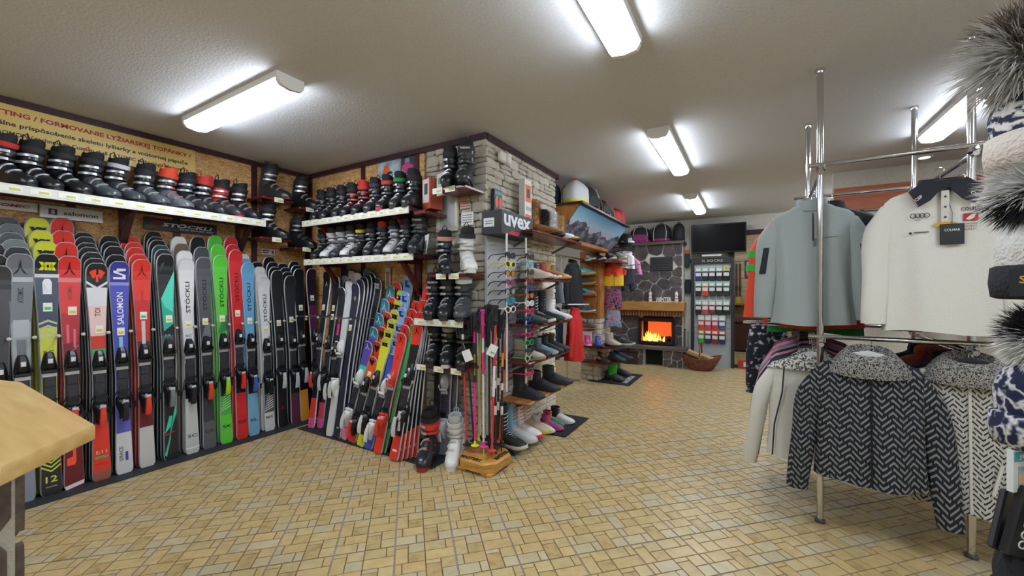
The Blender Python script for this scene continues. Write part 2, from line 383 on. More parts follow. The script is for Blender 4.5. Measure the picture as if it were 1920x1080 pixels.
# ------------------------------------------------------------------ counter
ct = thing('counter', 'pale wooden sales counter on a rubble stone base', 'counter', (-1.9, -.2, 0))
P = [(-2.50, .33), (-2.37, .362), (-1.46, .345), (-1.27, .168), (-1.27, -.9), (-2.5, -.9)]
q = lambda pts, i: [(x + 1.9, y + .2) for x, y in pts]
from_c = Vector((0, -.0))
def inset(pts, e):
    cx = sum(p[0] for p in pts) / len(pts); cy = sum(p[1] for p in pts) / len(pts)
    return [(x + (cx - x) * e, y + (cy - y) * e) for x, y in pts]
R0 = q(P, 0)
MB().loft([[Vector((x, y, z)) for x, y in inset(R0, e)] for z, e in ((.962, .004), (.966, 0), (.996, 0), (1.0, .004))]).build('counter_top', CREAM, ct)
MB().box((-.2, -.2, .48), (.5, 1.34, .96)).build('base', M('#b9b4a8', .9, bump=.4), ct, smooth=False)
def voronoi(w_, h_, n, seed, gap=.012, relax=2):
    """irregular stone outlines filling a w x h rectangle"""
    r = random.Random(seed); pts = [(r.uniform(0, w_), r.uniform(0, h_)) for _ in range(n)]
    def cell(i):
        poly = [(0, 0), (w_, 0), (w_, h_), (0, h_)]; ax, ay = pts[i]
        for k, (bx, by) in enumerate(pts):
            if k == i: continue
            mx, my, nx, ny = (ax + bx) / 2, (ay + by) / 2, bx - ax, by - ay; out = []
            for a, b in zip(poly, poly[1:] + poly[:1]):
                da = (a[0] - mx) * nx + (a[1] - my) * ny; db = (b[0] - mx) * nx + (b[1] - my) * ny
                if da <= 0: out.append(a)
                if da * db < 0:
                    t_ = da / (da - db); out.append((a[0] + (b[0] - a[0]) * t_, a[1] + (b[1] - a[1]) * t_))
            poly = out
            if not poly: break
        return poly
    for _ in range(relax):
        cs = [cell(i) for i in range(n)]; pts = [(sum(p[0] for p in c) / len(c), sum(p[1] for p in c) / len(c)) for c in cs]
    out = []
    for i in range(n):
        c = cell(i)
        if len(c) < 3: continue
        cx = sum(p[0] for p in c) / len(c); cy = sum(p[1] for p in c) / len(c)
        rr = min(math.hypot(x - cx, y - cy) for x, y in c)
        e = max(.5, 1 - gap / max(rr, .02)); res = []
        for a, b in zip(c, c[1:] + c[:1]):     # round the corners a little
            for t_ in (.12, .88): res.append((cx + (a[0] + (b[0] - a[0]) * t_ - cx) * e, cy + (a[1] + (b[1] - a[1]) * t_ - cy) * e))
        out.append(res)
    return out
RUBBLE = noise_mat('rubble_stone', [(.2, '#3a342f'), (.5, '#5b5149'), (.8, '#7d6d5c')], scale=18, detail=8, rough=.8, bump=.6, dist=.01, rnd=.25)
for pl in voronoi(1.34, .96, 22, 5, .018):
    MB().loft([[Vector((.05 + d, .47 - (u + (.67 - u) * e) , v + (.48 - v) * e * .02)) for u, v in pl] for d, e in ((-.01, 0), (.012, 0), (.02, .0))]).build('stone', RUBBLE, ct)
for pl in voronoi(.5, .96, 9, 6, .018):
    MB().loft([[Vector((-.45 + u, .47 + d, v)) for u, v in pl] for d in (-.01, .012, .02)]).build('stone', RUBBLE, ct)
# ------------------------------------------------------------------ skis
EDGE = M('#c6cace', .3, .35); BASE = M('#101114', .35); PLB = M('#14151a', .3, vary=.12, coat=.2); GREYB = M('#5b5f66', .4)
TAGW = M('#e9eadf', .6)
def ski_w(t):      # half width along the ski, t = 0 tail ... 1 tip
    pts = [(0, .044), (.02, .05), (.45, .036), (.72, .045), (.9, .059), (.955, .0595), (.97, .058), (.981, .053), (.989, .045), (.995, .036), (1.0, .022)]
    for (a, wa), (b, wb_) in zip(pts, pts[1:]):
        if t <= b: return wa + (wb_ - wa) * (t - a) / (b - a)
    return .022
def ski_y(t):      # tip curls towards the top sheet
    u = max(0, (t - .88) / .12); return -.035 * u * u
_SK = {}
def ski_mesh(ln, bounds, wide=1.0):
    k = (round(ln, 2), tuple(bounds), wide)
    if k in _SK: return _SK[k]
    ts = sorted(set([0, .012, .03, .1, .2, .3, .45, .6, .75, .85, .9, .92, .94, .955, .97, .981, .989, .995, 1.0] + [b for b in bounds if 0 < b < 1]))
    mb = MB()
    for a, b in zip(ts, ts[1:]):
        mi = 2 + sum(1 for q in bounds if (a + b) / 2 > q); th = .008
        P = []
        for t_ in (a, b):
            w_ = ski_w(t_) * wide * (1 if t_ > .005 else .85); y = ski_y(t_); tk = .006 if t_ > .93 else .009
            zt = t_ * ln - (.006 if t_ > .999 else 0); e_ = .004 if t_ < .9 else .006
            P.append([(-w_ + e_, y - tk, zt), (w_ - e_, y - tk, zt), (w_, y, t_ * ln), (w_, y + .003, t_ * ln), (-w_, y + .003, t_ * ln), (-w_, y, t_ * ln)])
        A, B = P
        mb.add(A + B, [(0, 1, 7, 6)], mi)
        mb.add(A + B, [(1, 2, 8, 7), (5, 0, 6, 11), (2, 3, 9, 8), (4, 5, 11, 10)], 0)
        mb.add(A + B, [(3, 4, 10, 9)], 1)
        if a == 0: mb.add(A, [(0, 1, 2, 3, 4, 5)], 0)
        if b == 1.0: mb.add(B, [(0, 1, 2, 3, 4, 5)], 0)
    _SK[k] = mb.mesh('ski_body', True, 20); return _SK[k]
# binding pieces (local: z along the ski from the boot centre, -y out of the top sheet)
def binding():
    toe = MB().loft([[Vector((x * w_, y, z)) for x, y in ((-1, -.009), (1, -.009), (.8, -.009 - h * .7), (.45, -.009 - h), (-.45, -.009 - h), (-.8, -.009 - h * .7))] for z, w_, h in ((.13, .034, .012), (.15, .037, .03), (.185, .033, .042), (.225, .026, .034), (.25, .018, .014))])
    toe.rbox((0, -.03, .122), (.075, .018, .022), .004); toe.tube([(-.036, -.04, .135), (-.03, -.05, .16)], .007, 6); toe.tube([(.036, -.04, .135), (.03, -.05, .16)], .007, 6)
    afd = MB().rbox((0, -.016, .098), (.07, .012, .028), .003)
    plate = MB().rbox((0, -.012, 0), (.058, .014, .22), .003); plate.rbox((0, -.02, .05), (.05, .006, .06), .002); plate.rbox((0, -.021, -.05), (.044, .006, .05), .002)
    heel = MB().loft([[Vector((x * w_, y, z)) for x, y in ((-1, -.009), (1, -.009), (.85, -.009 - h * .7), (.5, -.009 - h), (-.5, -.009 - h), (-.85, -.009 - h * .7))] for z, w_, h in ((-.105, .036, .012), (-.13, .041, .045), (-.16, .040, .062), (-.2, .03, .055), (-.235, .022, .03), (-.27, .02, .01))])
    heel.rbox((0, -.045, -.112), (.06, .02, .018), .004)
    lever = MB().loft([[Vector((x * w_, y0 + y, z)) for x, y in ((-1, 0), (1, 0), (.8, -.012), (-.8, -.012))] for z, w_, y0 in ((-.15, .014, -.066), (-.2, .017, -.07), (-.25, .02, -.062), (-.285, .017, -.05))])
    brake = MB()
    for s in (-1, 1): brake.tube([(s * .03, -.02, -.06), (s * .046, -.018, -.1), (s * .05, -.01, -.16), (s * .062, .006, -.2)], .0032, 6); brake.rbox((s * .06, .004, -.195), (.012, .014, .05), .004)
    brake.box((0, -.026, -.075), (.05, .005, .03))
    win = MB().rbox((0, -.05, .19), (.022, .004, .03), .001); scr = MB().rbox((0, -.071, -.145), (.03, .004, .022), .001)
    return {k: m.mesh(k) for k, m in dict(toe_window=win, heel_window=scr, toe_binding=toe, toe_plate=afd, binding_plate=plate, heel_binding=heel, heel_lever=lever, brake=brake).items()}
BND = binding()
TAG_ME = MB().rbox((0, 0, 0), (.042, .002, .058), .0008).mesh('price_tag'); TAGS_ME = MB().box((0, -.0014, -.008), (.03, .001, .018)).mesh('print')
YEL = M('#d9c64c', .6); GRN = M('#43b869', .6)
def ski(loc, rz, lean, ln, body, label, cat='ski', group=None, bounds=(), bind=None, acc='#c9ccd2', texts=(), gfx=(), tags=(), roll=0, wide=1.0, mount=.43, name='ski', gloss=.28):
    """body: colours tail to tip separated at bounds; bind: colour of the binding or None; texts: (string, t, size, colour, along, width)"""
    t = thing(name, label, cat, loc, (0, 0, 0), group)
    t.rotation_euler = (Matrix.Rotation(rz, 3, 'Z') @ Matrix.Rotation(roll, 3, 'Y') @ Matrix.Rotation(-lean, 3, 'X')).to_euler()
    mk('ski_body', ski_mesh(ln, bounds, wide), [EDGE, BASE] + [M(c, gloss, vary=.03, coat=.15) for c in body], t)
    if bind:
        z = ln * mount; bm_ = M(bind, .32, vary=.12); ac = M(acc, .35)
        for k, me in BND.items():
            p = mk(k, me, {'toe_plate': M('#c8cbd0', .3, .5), 'binding_plate': M('#2b2d33', .45), 'heel_lever': ac, 'brake': PLB, 'toe_window': M('#d5d8da', .3), 'heel_window': M('#c9ccd0', .3)}.get(k, bm_), t, loc=(0, 0, z))
    for s in texts:
        st, tt, size, colr, along = s[:5]; z = tt * ln; y = ski_y(tt) - .0102; x = s[5] if len(s) > 5 else 0
        if along: text(st, M(colr, .4), t, (x, y, z), (0, 0, 1), (-1, 0, 0), width=size[0], height=size[1], bold=.012)
        else: text(st, M(colr, .4), t, (x, y, z), (1, 0, 0), (0, 0, 1), width=size[0], height=size[1], bold=.012)
    if gfx:
        for c, pts in gfx:      # pts: (across -1..1, t)
            P_ = [(u * ski_w(v) * wide * .93, ski_y(v) - .0095, v * ln) for u, v in pts]
            MB().plate(P_, (0, -.0006, 0)).build('graphic', M(c, .4), t, smooth=False)
    for tt, x, g in tags:
        p = mk('price_tag', TAG_ME, TAGW, t, loc=(x, -.0112, tt * ln)); mk('print', TAGS_ME, GRN if g else YEL, p)
    return t
def atomic(c, t0=.955, w_=.62, h=.042):       # tall pointed A emblem
    return [(c, [(-w_, t0 - h), (-.12, t0 - h * .55), (0, t0 + h * .55), (.0, t0 - h * .2), (-.2, t0 - h * .75)]), (c, [(w_, t0 - h), (.12, t0 - h * .55), (0, t0 + h * .55), (.0, t0 - h * .2), (.2, t0 - h * .75)])]
def chev(c, t0, th=.008, up=-.02): return (c, [(-1, t0), (0, t0 + up), (1, t0), (1, t0 + th), (0, t0 + up + th), (-1, t0 + th)])
def bandg(c, a, b): return (c, [(-1, a), (1, a), (1, b), (-1, b)])

R_90 = PI / 2
XF = XL + .33      # foot of the front skis
LEAN = .085
def stack(px, top_py, n, step, front, backs, blabel, grp, dx=.047):
    """front ski plus the ones standing behind it against the wall (backs: colours of their tips, front to back)"""
    y = on(px, 543, x=XF - .14).y
    d = Vector((XF - .15, y, 0)).dot(FW); z = EYE + (543 - top_py) / FPX * d
    ln = z / math.cos(LEAN)
    ski((XF, y, .004), PI / 2, LEAN, ln, **front)
    for k in range(n):
        b = backs[min(k, len(backs) - 1)]
        ln_ = (ln + 1.45 * step * (k + 1) + random.uniform(-.006, .006))
        xk = XF - min(.047, .27 / n) * (k + 1); xt = XF - LEAN * ln - min(.034, .145 / n) * (k + 1); lean = (xk - xt) / ln_
        lb = blabel if isinstance(blabel, str) else blabel[min(k, len(blabel) - 1)]
        if n > 1 and isinstance(blabel, str): lb = lb.replace(' behind ', ', %s behind ' % ORD[k], 1)
        ski((xk, y + random.uniform(-.006, .006) - .006 * (k + 1), .004), PI / 2, lean, ln_, b[0], lb, group=grp, bounds=b[1] if len(b) > 1 else (), gfx=b[2] if len(b) > 2 else ())
W = '#e8e9e6'
STK = 'STÖCKLI'
stack(-6, 500, 3, .05, dict(body=['#2b2d31', '#3c3f45'], bounds=(.4,), label='charcoal ski at the end of the row beside the wooden counter', bind=BLACK), [(['#33363c'],)], 'dark ski stacked behind the charcoal ski by the counter', 'skis behind the charcoal ski')
GA = atomic('#2d3138')
stack(36, 478, 5, .034, dict(body=['#8b8fa2', '#50545c', '#9aa3a8', '#70757d'], bounds=(.2, .3, .72), label='grey ski with a dark pointed emblem and silver tag', bind='#1b1d22', acc='#3a3d44',
      gfx=GA + [bandg('#b6bbbf', .885, .905), ('#aeb4b7', [(-.8, .66), (.8, .66), (.8, .73), (-.8, .73)]), ('#6f767c', [(-.5, .58), (.5, .58), (.5, .65), (-.5, .65)])], texts=[('ATOMIC', .83, (.1, .026), '#1f2227', True)], tags=[]),
      [(['#3c4048'], (), atomic('#9aa0a6')), (['#7b858c'], (), GA), (['#5b6168'], (), atomic('#2a2d33')), (['#6c747c'], (), GA), (['#555b62'], (), GA)], 'grey ski with a pointed emblem behind the grey front ski', 'skis behind the grey ski')
VX = [('#d8dc33', [(-.7, .93), (-.35, .93), (.2, .965), (-.15, .965)]), ('#d8dc33', [(-.15, .93), (.2, .93), (-.35, .965), (-.7, .965)]), ('#d8dc33', [(-.05, .93), (.3, .93), (.75, .965), (.4, .965)]), ('#d8dc33', [(.4, .93), (.75, .93), (.3, .965), (-.05, .965)])]
VXB = [('#16181c', p) for _, p in VX]
stack(86, 478, 3, .055, dict(body=['#23272b', '#c9cf4a', '#35465a', '#15181d'], bounds=(.27, .69, .9), label='black and yellow ski with chevrons and the number 12', bind='#17191d', acc='#c4c9cf',
      gfx=VX + [bandg('#d4d8da', .9, .915), ('#e8e9ee', [(-.4, .83), (.4, .83), (.4, .88), (.2, .895), (-.2, .895), (-.4, .88)]), ('#231d26', [(-.3, .835), (.3, .835), (.3, .88), (-.3, .88)])] + [chev('#b9bf96', .70 - .022 * i, .009, .014) for i in range(4)] + [chev('#cbd44b', .2 - .017 * i, .007, -.022) for i in range(6)],
      texts=[('SC', .585, (.05, .026), '#1a1b1c', False), ('12', .065, (.052, .04), '#d8de55', False), ('RACETIGER', .035, (.05, .008), '#c8cc9a', False)], tags=[(.775, 0, 1)]),
      [(['#cfd63a'], (), VXB)], 'yellow ski with black crossed emblem behind the chevron ski', 'skis behind the chevron ski')
RA = atomic('#451a1c')
stack(128, 482, 3, .062, dict(body=['#6a1a24', '#7c2430', '#b32a34', '#d8302e'], bounds=(.3, .62, .75), label='red ski fading to crimson with pink bars and orange hook', bind='#1c1d22', acc='#d0422f',
      gfx=RA + [bandg('#d97f83', .885, .905), ('#d8707f', [(-.5, .62), (-.2, .62), (-.2, .7), (-.5, .7)]), ('#d8707f', [(.3, .6), (.6, .6), (.6, .68), (.3, .68)]), ('#c76a72', [(-.6, .565), (.0, .575), (.9, .605), (.9, .612), (0, .583), (-.6, .573)]),
      ('#ff5540', [(-.75, .1), (.1, .1), (.25, .115), (.25, .19), (-.1, .185), (-.1, .135), (-.75, .13)]), ('#e9dede', [(-1, .0), (1, .012), (1, .028), (-1, .016)])], texts=[('ATOMIC', .84, (.1, .02), '#8d2529', True)], tags=[(.76, .01, 0)]),
      [(['#d5332e'], (), RA)], 'red ski with dark pointed emblem behind the crimson ski', 'skis behind the crimson ski')
RO = [('#f04a34', [(-.75, .955), (-.35, .925), (-.1, .94), (-.1, .97), (-.45, .965)]), ('#f04a34', [(.75, .955), (.35, .925), (.1, .94), (.1, .97), (.45, .965)]), ('#f04a34', [(-.12, .91), (.12, .91), (.12, .945), (-.12, .945)]), chev('#d9dcdf', .905, .012, -.03)]
stack(179, 495, 6, .026, dict(body=['#9c5a48', '#e23a2c', '#1b1d21', '#cf3b30', '#e8c5c0', '#d9d9dc', '#22252a'], bounds=(.045, .26, .56, .66, .8, .885), label='white and red ski with orange bird emblem and green badge', bind='#1b1c20', acc='#e0452f',
      gfx=RO + [('#3aa565', [(-.9, .56), (.9, .56), (.9, .6), (-.9, .6)]), ('#e6eceb', [(-.9, .53), (.9, .53), (.9, .56), (-.9, .56)]), ('#2f9a4e', [(-.7, .305), (.7, .305), (0, .27)]), ('#16331f', [(-.4, .299), (.4, .299), (0, .28)]), ('#3fae5f', [(-.75, .1), (.75, .1), (.75, .11), (-.75, .11)])],
      texts=[('E11', .128, (.055, .022), '#f3b6a4', False), ('TOI', .77, (.06, .03), '#7a3b48', True), ('167SCO', .075, (.058, .016), '#b02a24', False)], tags=[(.69, .005, 0)]),
      [(['#2a2d33'], (), [('#8f969d', [(-.7, .95), (0, .97), (.7, .95), (0, .962)])])], 'black ski with a grey line behind the bird emblem ski', 'skis behind the bird emblem ski')
SAL = [('#e9e9ee', [(-.62, .955), (.62, .955), (.62, .965), (-.3, .965), (-.3, .95), (.62, .935), (.62, .915), (-.62, .915), (-.62, .925), (.3, .925), (.3, .932), (-.62, .945)])]
stack(221, 492, 4, .035, dict(body=['#d2d3d8', '#5c5fc0', '#4a52b8', '#4a50b5', '#3b3f9c'], bounds=(.19, .4, .6, .9), label='blue violet ski with white lettering and a pale tail', bind='#1b1d22', acc='#23252b',
      gfx=SAL + [bandg('#8d93cf', .885, .9), ('#b7dbe8', [(-.25, .25), (.25, .25), (.25, .34), (-.25, .34)]), ('#8fc3d6', [(-.3, .53), (.25, .53), (.25, .64), (-.3, .64)]), ('#4246a0', [(.1, .06), (.45, .06), (.45, .1), (.1, .1)])],
      texts=[('SALOMON', .775, (.24, .036), '#eef0f4', True), ('S/RACE', .095, (.1, .022), '#4c4f58', True, -.018)], tags=[(.665, .0, 0)]),
      [(['#1c1e22'], (), [('#d7dadd', [(-.4, .935), (.4, .935), (.4, .96), (-.4, .96)])]), (['#1c1e22'], (), [('#c3d43a', [(-.35, .935), (.35, .935), (.35, .955), (-.35, .955)])])], ['black ski with a white badge directly behind the blue violet ski', 'black ski with a lime badge, third tip behind the blue violet ski', 'black ski with a lime badge, middle of the blue violet stack', 'black ski with a lime badge at the wall behind the blue violet ski'], 'skis behind the blue violet ski')
stack(263, 488, 4, .032, dict(body=['#c9c8c6', '#6c2029', '#4b3036', '#c8322e', '#e0382f'], bounds=(.19, .42, .6, .8), label='bright red ski with burgundy middle and pale grey tail', bind='#1b1c20', acc='#e0492f',
      gfx=atomic('#7d2326') + [('#c4c6c2', [(-.25, .585), (.3, .585), (.3, .7), (-.25, .7)])], texts=[('ATOMIC', .82, (.1, .018), '#b52c2a', True)], tags=[(.725, .003, 1)]),
      [(['#d63630'], (), RA)], 'red ski with dark pointed emblem behind the burgundy ski', 'skis behind the burgundy ski')
stack(308, 478, 5, .025, dict(body=['#1b1d21', '#24262b', '#53565c', '#26292e', '#202327'], bounds=(.03, .42, .6, .85), label='black ski with large turquoise triangles', bind='#1f2126', acc='#7b8086',
      gfx=[('#52d9bd', [(-.75, .78), (1, .92), (1, .71), (-.3, .74)]), ('#2fb396', [(-.75, .78), (-.3, .74), (1, .71), (1, .655), (-.6, .62)]), ('#41cfae', [(-.95, .03), (-.2, .11), (.9, .27), (.95, .22), (-.05, .15), (-.1, .1), (-.7, .02)]), ('#41cfae', [(-.9, .13), (.0, .16), (.3, .21), (-.2, .21)]), ('#b3263f', [(-.9, .118), (.5, .13), (.5, .136), (-.9, .124)]), ('#3f444b', [(-.8, .9), (-.3, .93), (-.1, .96), (-.5, .95)])],
      texts=[('S', .815, (.02, .032), '#14161a', True, .012), (STK, .78, (.1, .016), '#2a6d62', True, .036), ('AX', .6, (.04, .018), '#59cfb8', False)], tags=[(.68, .012, 0)]),
      [(['#34373d'],), (['#2c4a50'],), (['#1d2024'],)], 'black ski behind the ski with turquoise triangles', 'skis behind the turquoise triangle ski')
def stk_ski(px, py, n, step, base, body, bounds, tcol, label, backs, bl, grp, model=None, mcol='#222', gfx=(), bind='#17191e', acc='#22242a', tg=.66, tt=.8, sc=None, acc2=None, **k):
    tx = [(STK, tt, (.26, .036), tcol, True)]
    if model: tx.append((model, .09, (.066, .026), mcol, False))
    if sc: tx.append((sc, .6, (.04, .018), '#2b2b2b', False))
    stack(px, py, n, step, dict(body=body, bounds=bounds, label=label, bind=bind, acc=acc, gfx=list(gfx), texts=tx, tags=[(tg, .0, 0)]), backs, bl, grp)
HT = lambda c, a, b, n_: [(c, [(-1 + .12 * i, a + (b - a) * i / n_), (1, a + (b - a) * i / n_ + .02), (1, a + (b - a) * i / n_ + .026), (-1 + .12 * i, a + (b - a) * i / n_ + .004)]) for i in range(n_)]
stk_ski(347, 487, 3, .045, W, ['#c3c6c8', '#17191d', '#d9dadc', '#dfe0e2'], (.28, .46, .75), '#1d1e22', 'white ski with black lettering and SC on the tail', [([W],), (['#6d5e55'],), ([W], (), [('#17181b', [(-.5, .92), (.3, .94), (.5, .93), (.3, .935)])])], ['white ski behind the white SC ski', 'brown grey ski behind the white SC ski', 'white ski at the back of the white SC stack'], 'skis behind the white SC ski', 'SC', '#131418', sc='SC', gfx=[chev('#fff', .03, .004, -.004)])
stk_ski(379, 484, 2, .06, '#4d5056', ['#5d6066', '#3a3d43', '#24262b', '#3c3f45', '#54585e'], (.14, .25, .48, .66), '#1b1d21', 'dark grey ski with black lettering and orange toe binding', [(['#474b52'],), (['#1c1e22'],)], ['slate grey ski behind the ski with orange toe binding', 'black ski at the back of the dark grey stack'], 'skis behind the dark grey ski', 'CX', '#222', bind='#17191e', acc='#e04a30', gfx=HT('#8d9197', .56, .64, 8))
stk_ski(411, 480, 2, .062, '#57c63c', ['#5fce45', '#4fae52', '#24352f', '#2c3c37', '#4fb74a', '#5ccb41'], (.15, .25, .32, .52, .64), '#1c2a1b', 'bright green ski with black lettering and SX on the tail', [(['#57c63c'], (), [('#16181b', [(.0, .92), (.5, .945), (.5, .94), (.2, .92)])])], 'bright green ski behind the green SX ski', 'skis behind the green SX ski', 'SX', '#1a2a17', bind='#1a1c20', acc='#a4dd2d', gfx=HT('#1f5a45', .58, .66, 9) + HT('#a6e78e', .17, .28, 8))
stk_ski(440, 470, 2, .04, '#cf2b2f', ['#d32d30', '#cc2a2e', '#141519', '#c5282d', '#cf2b2f'], (.2, .24, .45, .6), '#3a1416', 'bright red ski with dark lettering and GS on the tail', [(['#cf2b2f'],)], 'bright red ski behind the red GS ski', 'skis behind the red GS ski', 'GS', '#2a1315', bind='#17181c', acc='#e3372f')
stk_ski(462, 494, 2, .03, '#6aa7cf', ['#77abcc', '#17191d', '#6fa9cf', '#68a4cd'], (.24, .44, .62), '#1c2f3d', 'sky blue ski with dark lettering and SL on the tail', [(['#6aa7cf'],), (['#d6d7d8'],)], ['sky blue ski behind the blue SL ski', 'white ski at the back of the sky blue stack'], 'skis behind the sky blue ski', 'SL', '#22394a', bind='#17181c', acc='#3f66b5')
stk_ski(491, 522, 3, .035, W, ['#cfd1d3', '#55585d', '#1d1f23', '#222', '#d5d6d8', '#dcdddf'], (.12, .24, .3, .46, .56), '#24262a', 'white ski with black lettering fading to hatched black middle', [([W],), ([W],), (['#1a1c20'],)], ['white ski directly behind the white MX ski', 'white ski, second behind the white MX ski', 'black ski at the back of the white MX stack'], 'skis behind the white MX ski', 'MX', '#55595f', bind='#1a1c20', gfx=HT('#1d1f23', .5, .6, 9) + HT('#e6e7e8', .13, .25, 8))
stack(516, 508, 3, .03, dict(body=['#1d1f24', '#22252b'], bounds=(.5,), label='plain black ski with a small pink mark near its tag', bind='#1b1d21', texts=[('S', .12, (.02, .03), '#8d2d45', False)], tags=[(.66, .0, 0)]), [(['#1b1d22'],)], 'black ski behind the ski with a pink mark', 'black skis behind the pink mark ski')
stack(540, 518, 3, .03, dict(body=['#5f3347', '#23252b', '#272a31'], bounds=(.2, .5), label='anthracite ski with dusky purple tail', bind='#1d1f23', tags=[(.7, .0, 0)]), [(['#22242a'],)], 'anthracite ski behind the purple tailed ski', 'skis behind the purple tailed ski')
stack(557, 505, 2, .028, dict(body=['#e39c36', '#1d1f24', '#1b1d22'], bounds=(.2, .6), label='black ski with an orange tail', bind='#1b1c20', tags=[(.74, .01, 1)]), [(['#1d1f24'],)], 'black ski behind the orange tailed ski', 'skis behind the orange tailed ski')
stack(581, 505, 0, .03, dict(body=['#2b1f33', '#5a2250', '#241b2e'], bounds=(.3, .75), label='aubergine ski standing in the corner of the wall', bind='#1c1d21', tags=[(.8, .0, 1)]), [], '', None)
# divider pegs between the stacks
PXS = [14, 62, 107, 153, 200, 242, 284, 328, 363, 395, 426, 451, 477, 503, 529, 549, 570]
for k, px in enumerate(PXS):
    y = on(px, 543, x=XF - .08).y; t = thing('divider_peg', 'thin black wall peg between ski stacks, %s' % ('beside the counter' if k == 0 else 'in the corner' if k == len(PXS) - 1 else 'number %s from the counter' % (ORD[k - 1] if k <= 10 else ('eleventh', 'twelfth', 'thirteenth', 'fourteenth', 'fifteenth')[k - 11])), 'peg', (XL + .012, y, 1.02), group='divider pegs between ski stacks')
    MB().tube([(0, 0, 0), (.27, 0, .02)], .006, 8).build('rod', PLB, t); MB().lathe([(.006, -.012), (.011, -.008), (.011, .008), (.006, .012)], 10).build('cap', M('#c9c6b8', .4), t, loc=(.275, 0, .02), rot=(0, R_90, 0))
for k, x in enumerate((-3.78, -3.62, -3.44, -3.18, -2.98)):
    t = thing('divider_peg', 'long steel divider rod on the board wall, %s from the corner' % ORD[k], 'peg', (x, YB - .02, 1.08), group='divider rods on the board wall')
    MB().tube([(0, 0, 0), (0, -.42, .012)], .005, 8).build('rod', STEEL, t); MB().lathe([(.005, -.01), (.009, -.006), (.009, .006), (.005, .01)], 10).build('cap', M('#c9c6b8', .4), t, loc=(0, -.425, .012), rot=(R_90, 0, 0))
# rubber mat strips under the skis
RUB = M('#24282c', .7, bump=.5, scale=220)
mt = MB().rbox((0, 0, 0), (.44, 3.0, .006), .002); mt.m = Matrix()
o = mt.build('rubber_mat', RUB, None, loc=(XL + .235, 1.04, .0035)); tag(o, 'ribbed black rubber mat under the long row of skis', 'mat')
MATB = on(735, 857, z=0).y
o = MB().rbox((0, 0, 0), (1.72, YB - MATB - .02, .006), .002).build('rubber_mat', RUB, None, loc=((XL + .47 - 2.06) / 2 + .02, (YB + MATB) / 2 - .015, .0035)); tag(o, 'dark rubber mat under the skis below the boot shelves', 'mat')

# skis on the alcove wall: they lean further back, so the stacks climb towards the wall
def bski(bx, by, tx, ty, yb=None, **k):
    """tail at floor point seen at (bx, by), tip seen at (tx, ty) close to the wall or the ski behind"""
    a = on(bx, by, z=.01)
    if yb is not None: a = on(bx, 543, y=yb); a.z = .01
    yt = k.pop('yt', YB - .1)
    b = on(tx, ty, y=yt); d = b - a
    ln = d.length; lean = math.atan2(d.y, math.hypot(d.z, d.x)); roll = math.atan2(d.x, d.z)
    return ski(a, 0, lean, ln, roll=roll, **k)
DK = ['#1b1d23', '#22252c']
G1 = [  # (tail px, tail y, tip px, tip py, tip y) first group with the white bindings
 (584, 2.36, 617, 510, 2.62, dict(body=['#e0559f', '#e23c34', '#1c1e23', '#20232a'], bounds=(.06, .18, .6), bind='#22242a', acc='#d8383a', label='black ski with pink and red tail and a small white arrow', tags=[(.76, -.01, 0)], gfx=[('#dfe2e6', [(-.35, .9), (0, .935), (.35, .9), (0, .915)])])),
 (600, 2.40, 634, 518, 2.63, dict(body=['#e0559f', '#d2405a', '#1a1c20', '#1d1f25'], bounds=(.06, .16, .6), bind='#1f2126', label='black ski with pink tail and wide price strip', tags=[(.72, 0, 0), (.78, 0, 0)])),
 (612, 2.34, 645, 540, 2.58, dict(body=['#1c1e22', '#1f2228', '#1b1d22'], bounds=(.3, .6), bind='#1b1d21', acc='#d6d8da', label='black ski with a magenta stripe below its tip', gfx=[('#e0398a', [(-.4, .66), (.4, .66), (.4, .74), (-.4, .74)]), ('#d83a34', [(-.2, .75), (.2, .75), (.2, .79), (-.2, .79)])], tags=[(.6, 0, 0)])),
 (618, 2.31, 659, 528, 2.60, dict(body=['#d3d5d6', '#c6c9cb', '#d5d7d8'], bounds=(.3, .6), bind='#e4e5e2', acc='#d2d4d3', label='silver white ski with chunky white bindings')),
 (632, 2.31, 671, 532, 2.58, dict(body=['#23283a', '#262b3d', '#2a2f40'], bounds=(.3, .6), bind=None, label='dark navy ski with gold crest near the tip', gfx=[('#c2a45a', [(-.16, .885), (.16, .885), (.16, .905), (0, .915), (-.16, .905)]), ('#b9bcc6', [(-.3, .06), (.3, .06), (.3, .068), (-.3, .068)])], tags=[(.7, -.01, 0)])),
]
for bx, yb, tx, ty, yt, dct in G1: bski(bx, 0, tx, ty, yb=yb, yt=yt, **dct)
for k, (bx, tx, ty) in enumerate(((640, 680, 525), (645, 687, 520), (650, 694, 515), (655, 701, 512))):
    bski(bx, 0, tx, ty, yb=2.34 + .05 * k, yt=2.6 + .025 * k, body=['#20242f', '#252a36'], bounds=(.5,), label='dark navy ski, %s behind the ski with gold crest' % ORD[k], group='navy skis behind the crest ski')
for k, (bx, tx, ty, c, lb) in enumerate(((600, 652, 518, '#8d8f92', 'grey tipped ski leaning on the boards below the boot shelf'), (612, 665, 508, '#c0b3ae', 'pale pinkish ski tip below the boot shelf'), (622, 676, 512, '#d9dad8', 'white ski leaning at the boards below the boot shelf'), (630, 655, 505, '#2a2d33', 'black ski behind the grey tipped ski'), (640, 693, 506, '#2b3a3f', 'dark teal ski below the boot shelf'), (660, 712, 522, '#23282f', 'slim black ski with white crossed emblem'))):
    bski(bx, 0, tx, ty, yb=2.5, yt=2.68, body=['#17181c', c], bounds=(.82,), label=lb, gfx=[('#dddfe0', p) for _, p in VX] if k == 5 else ())
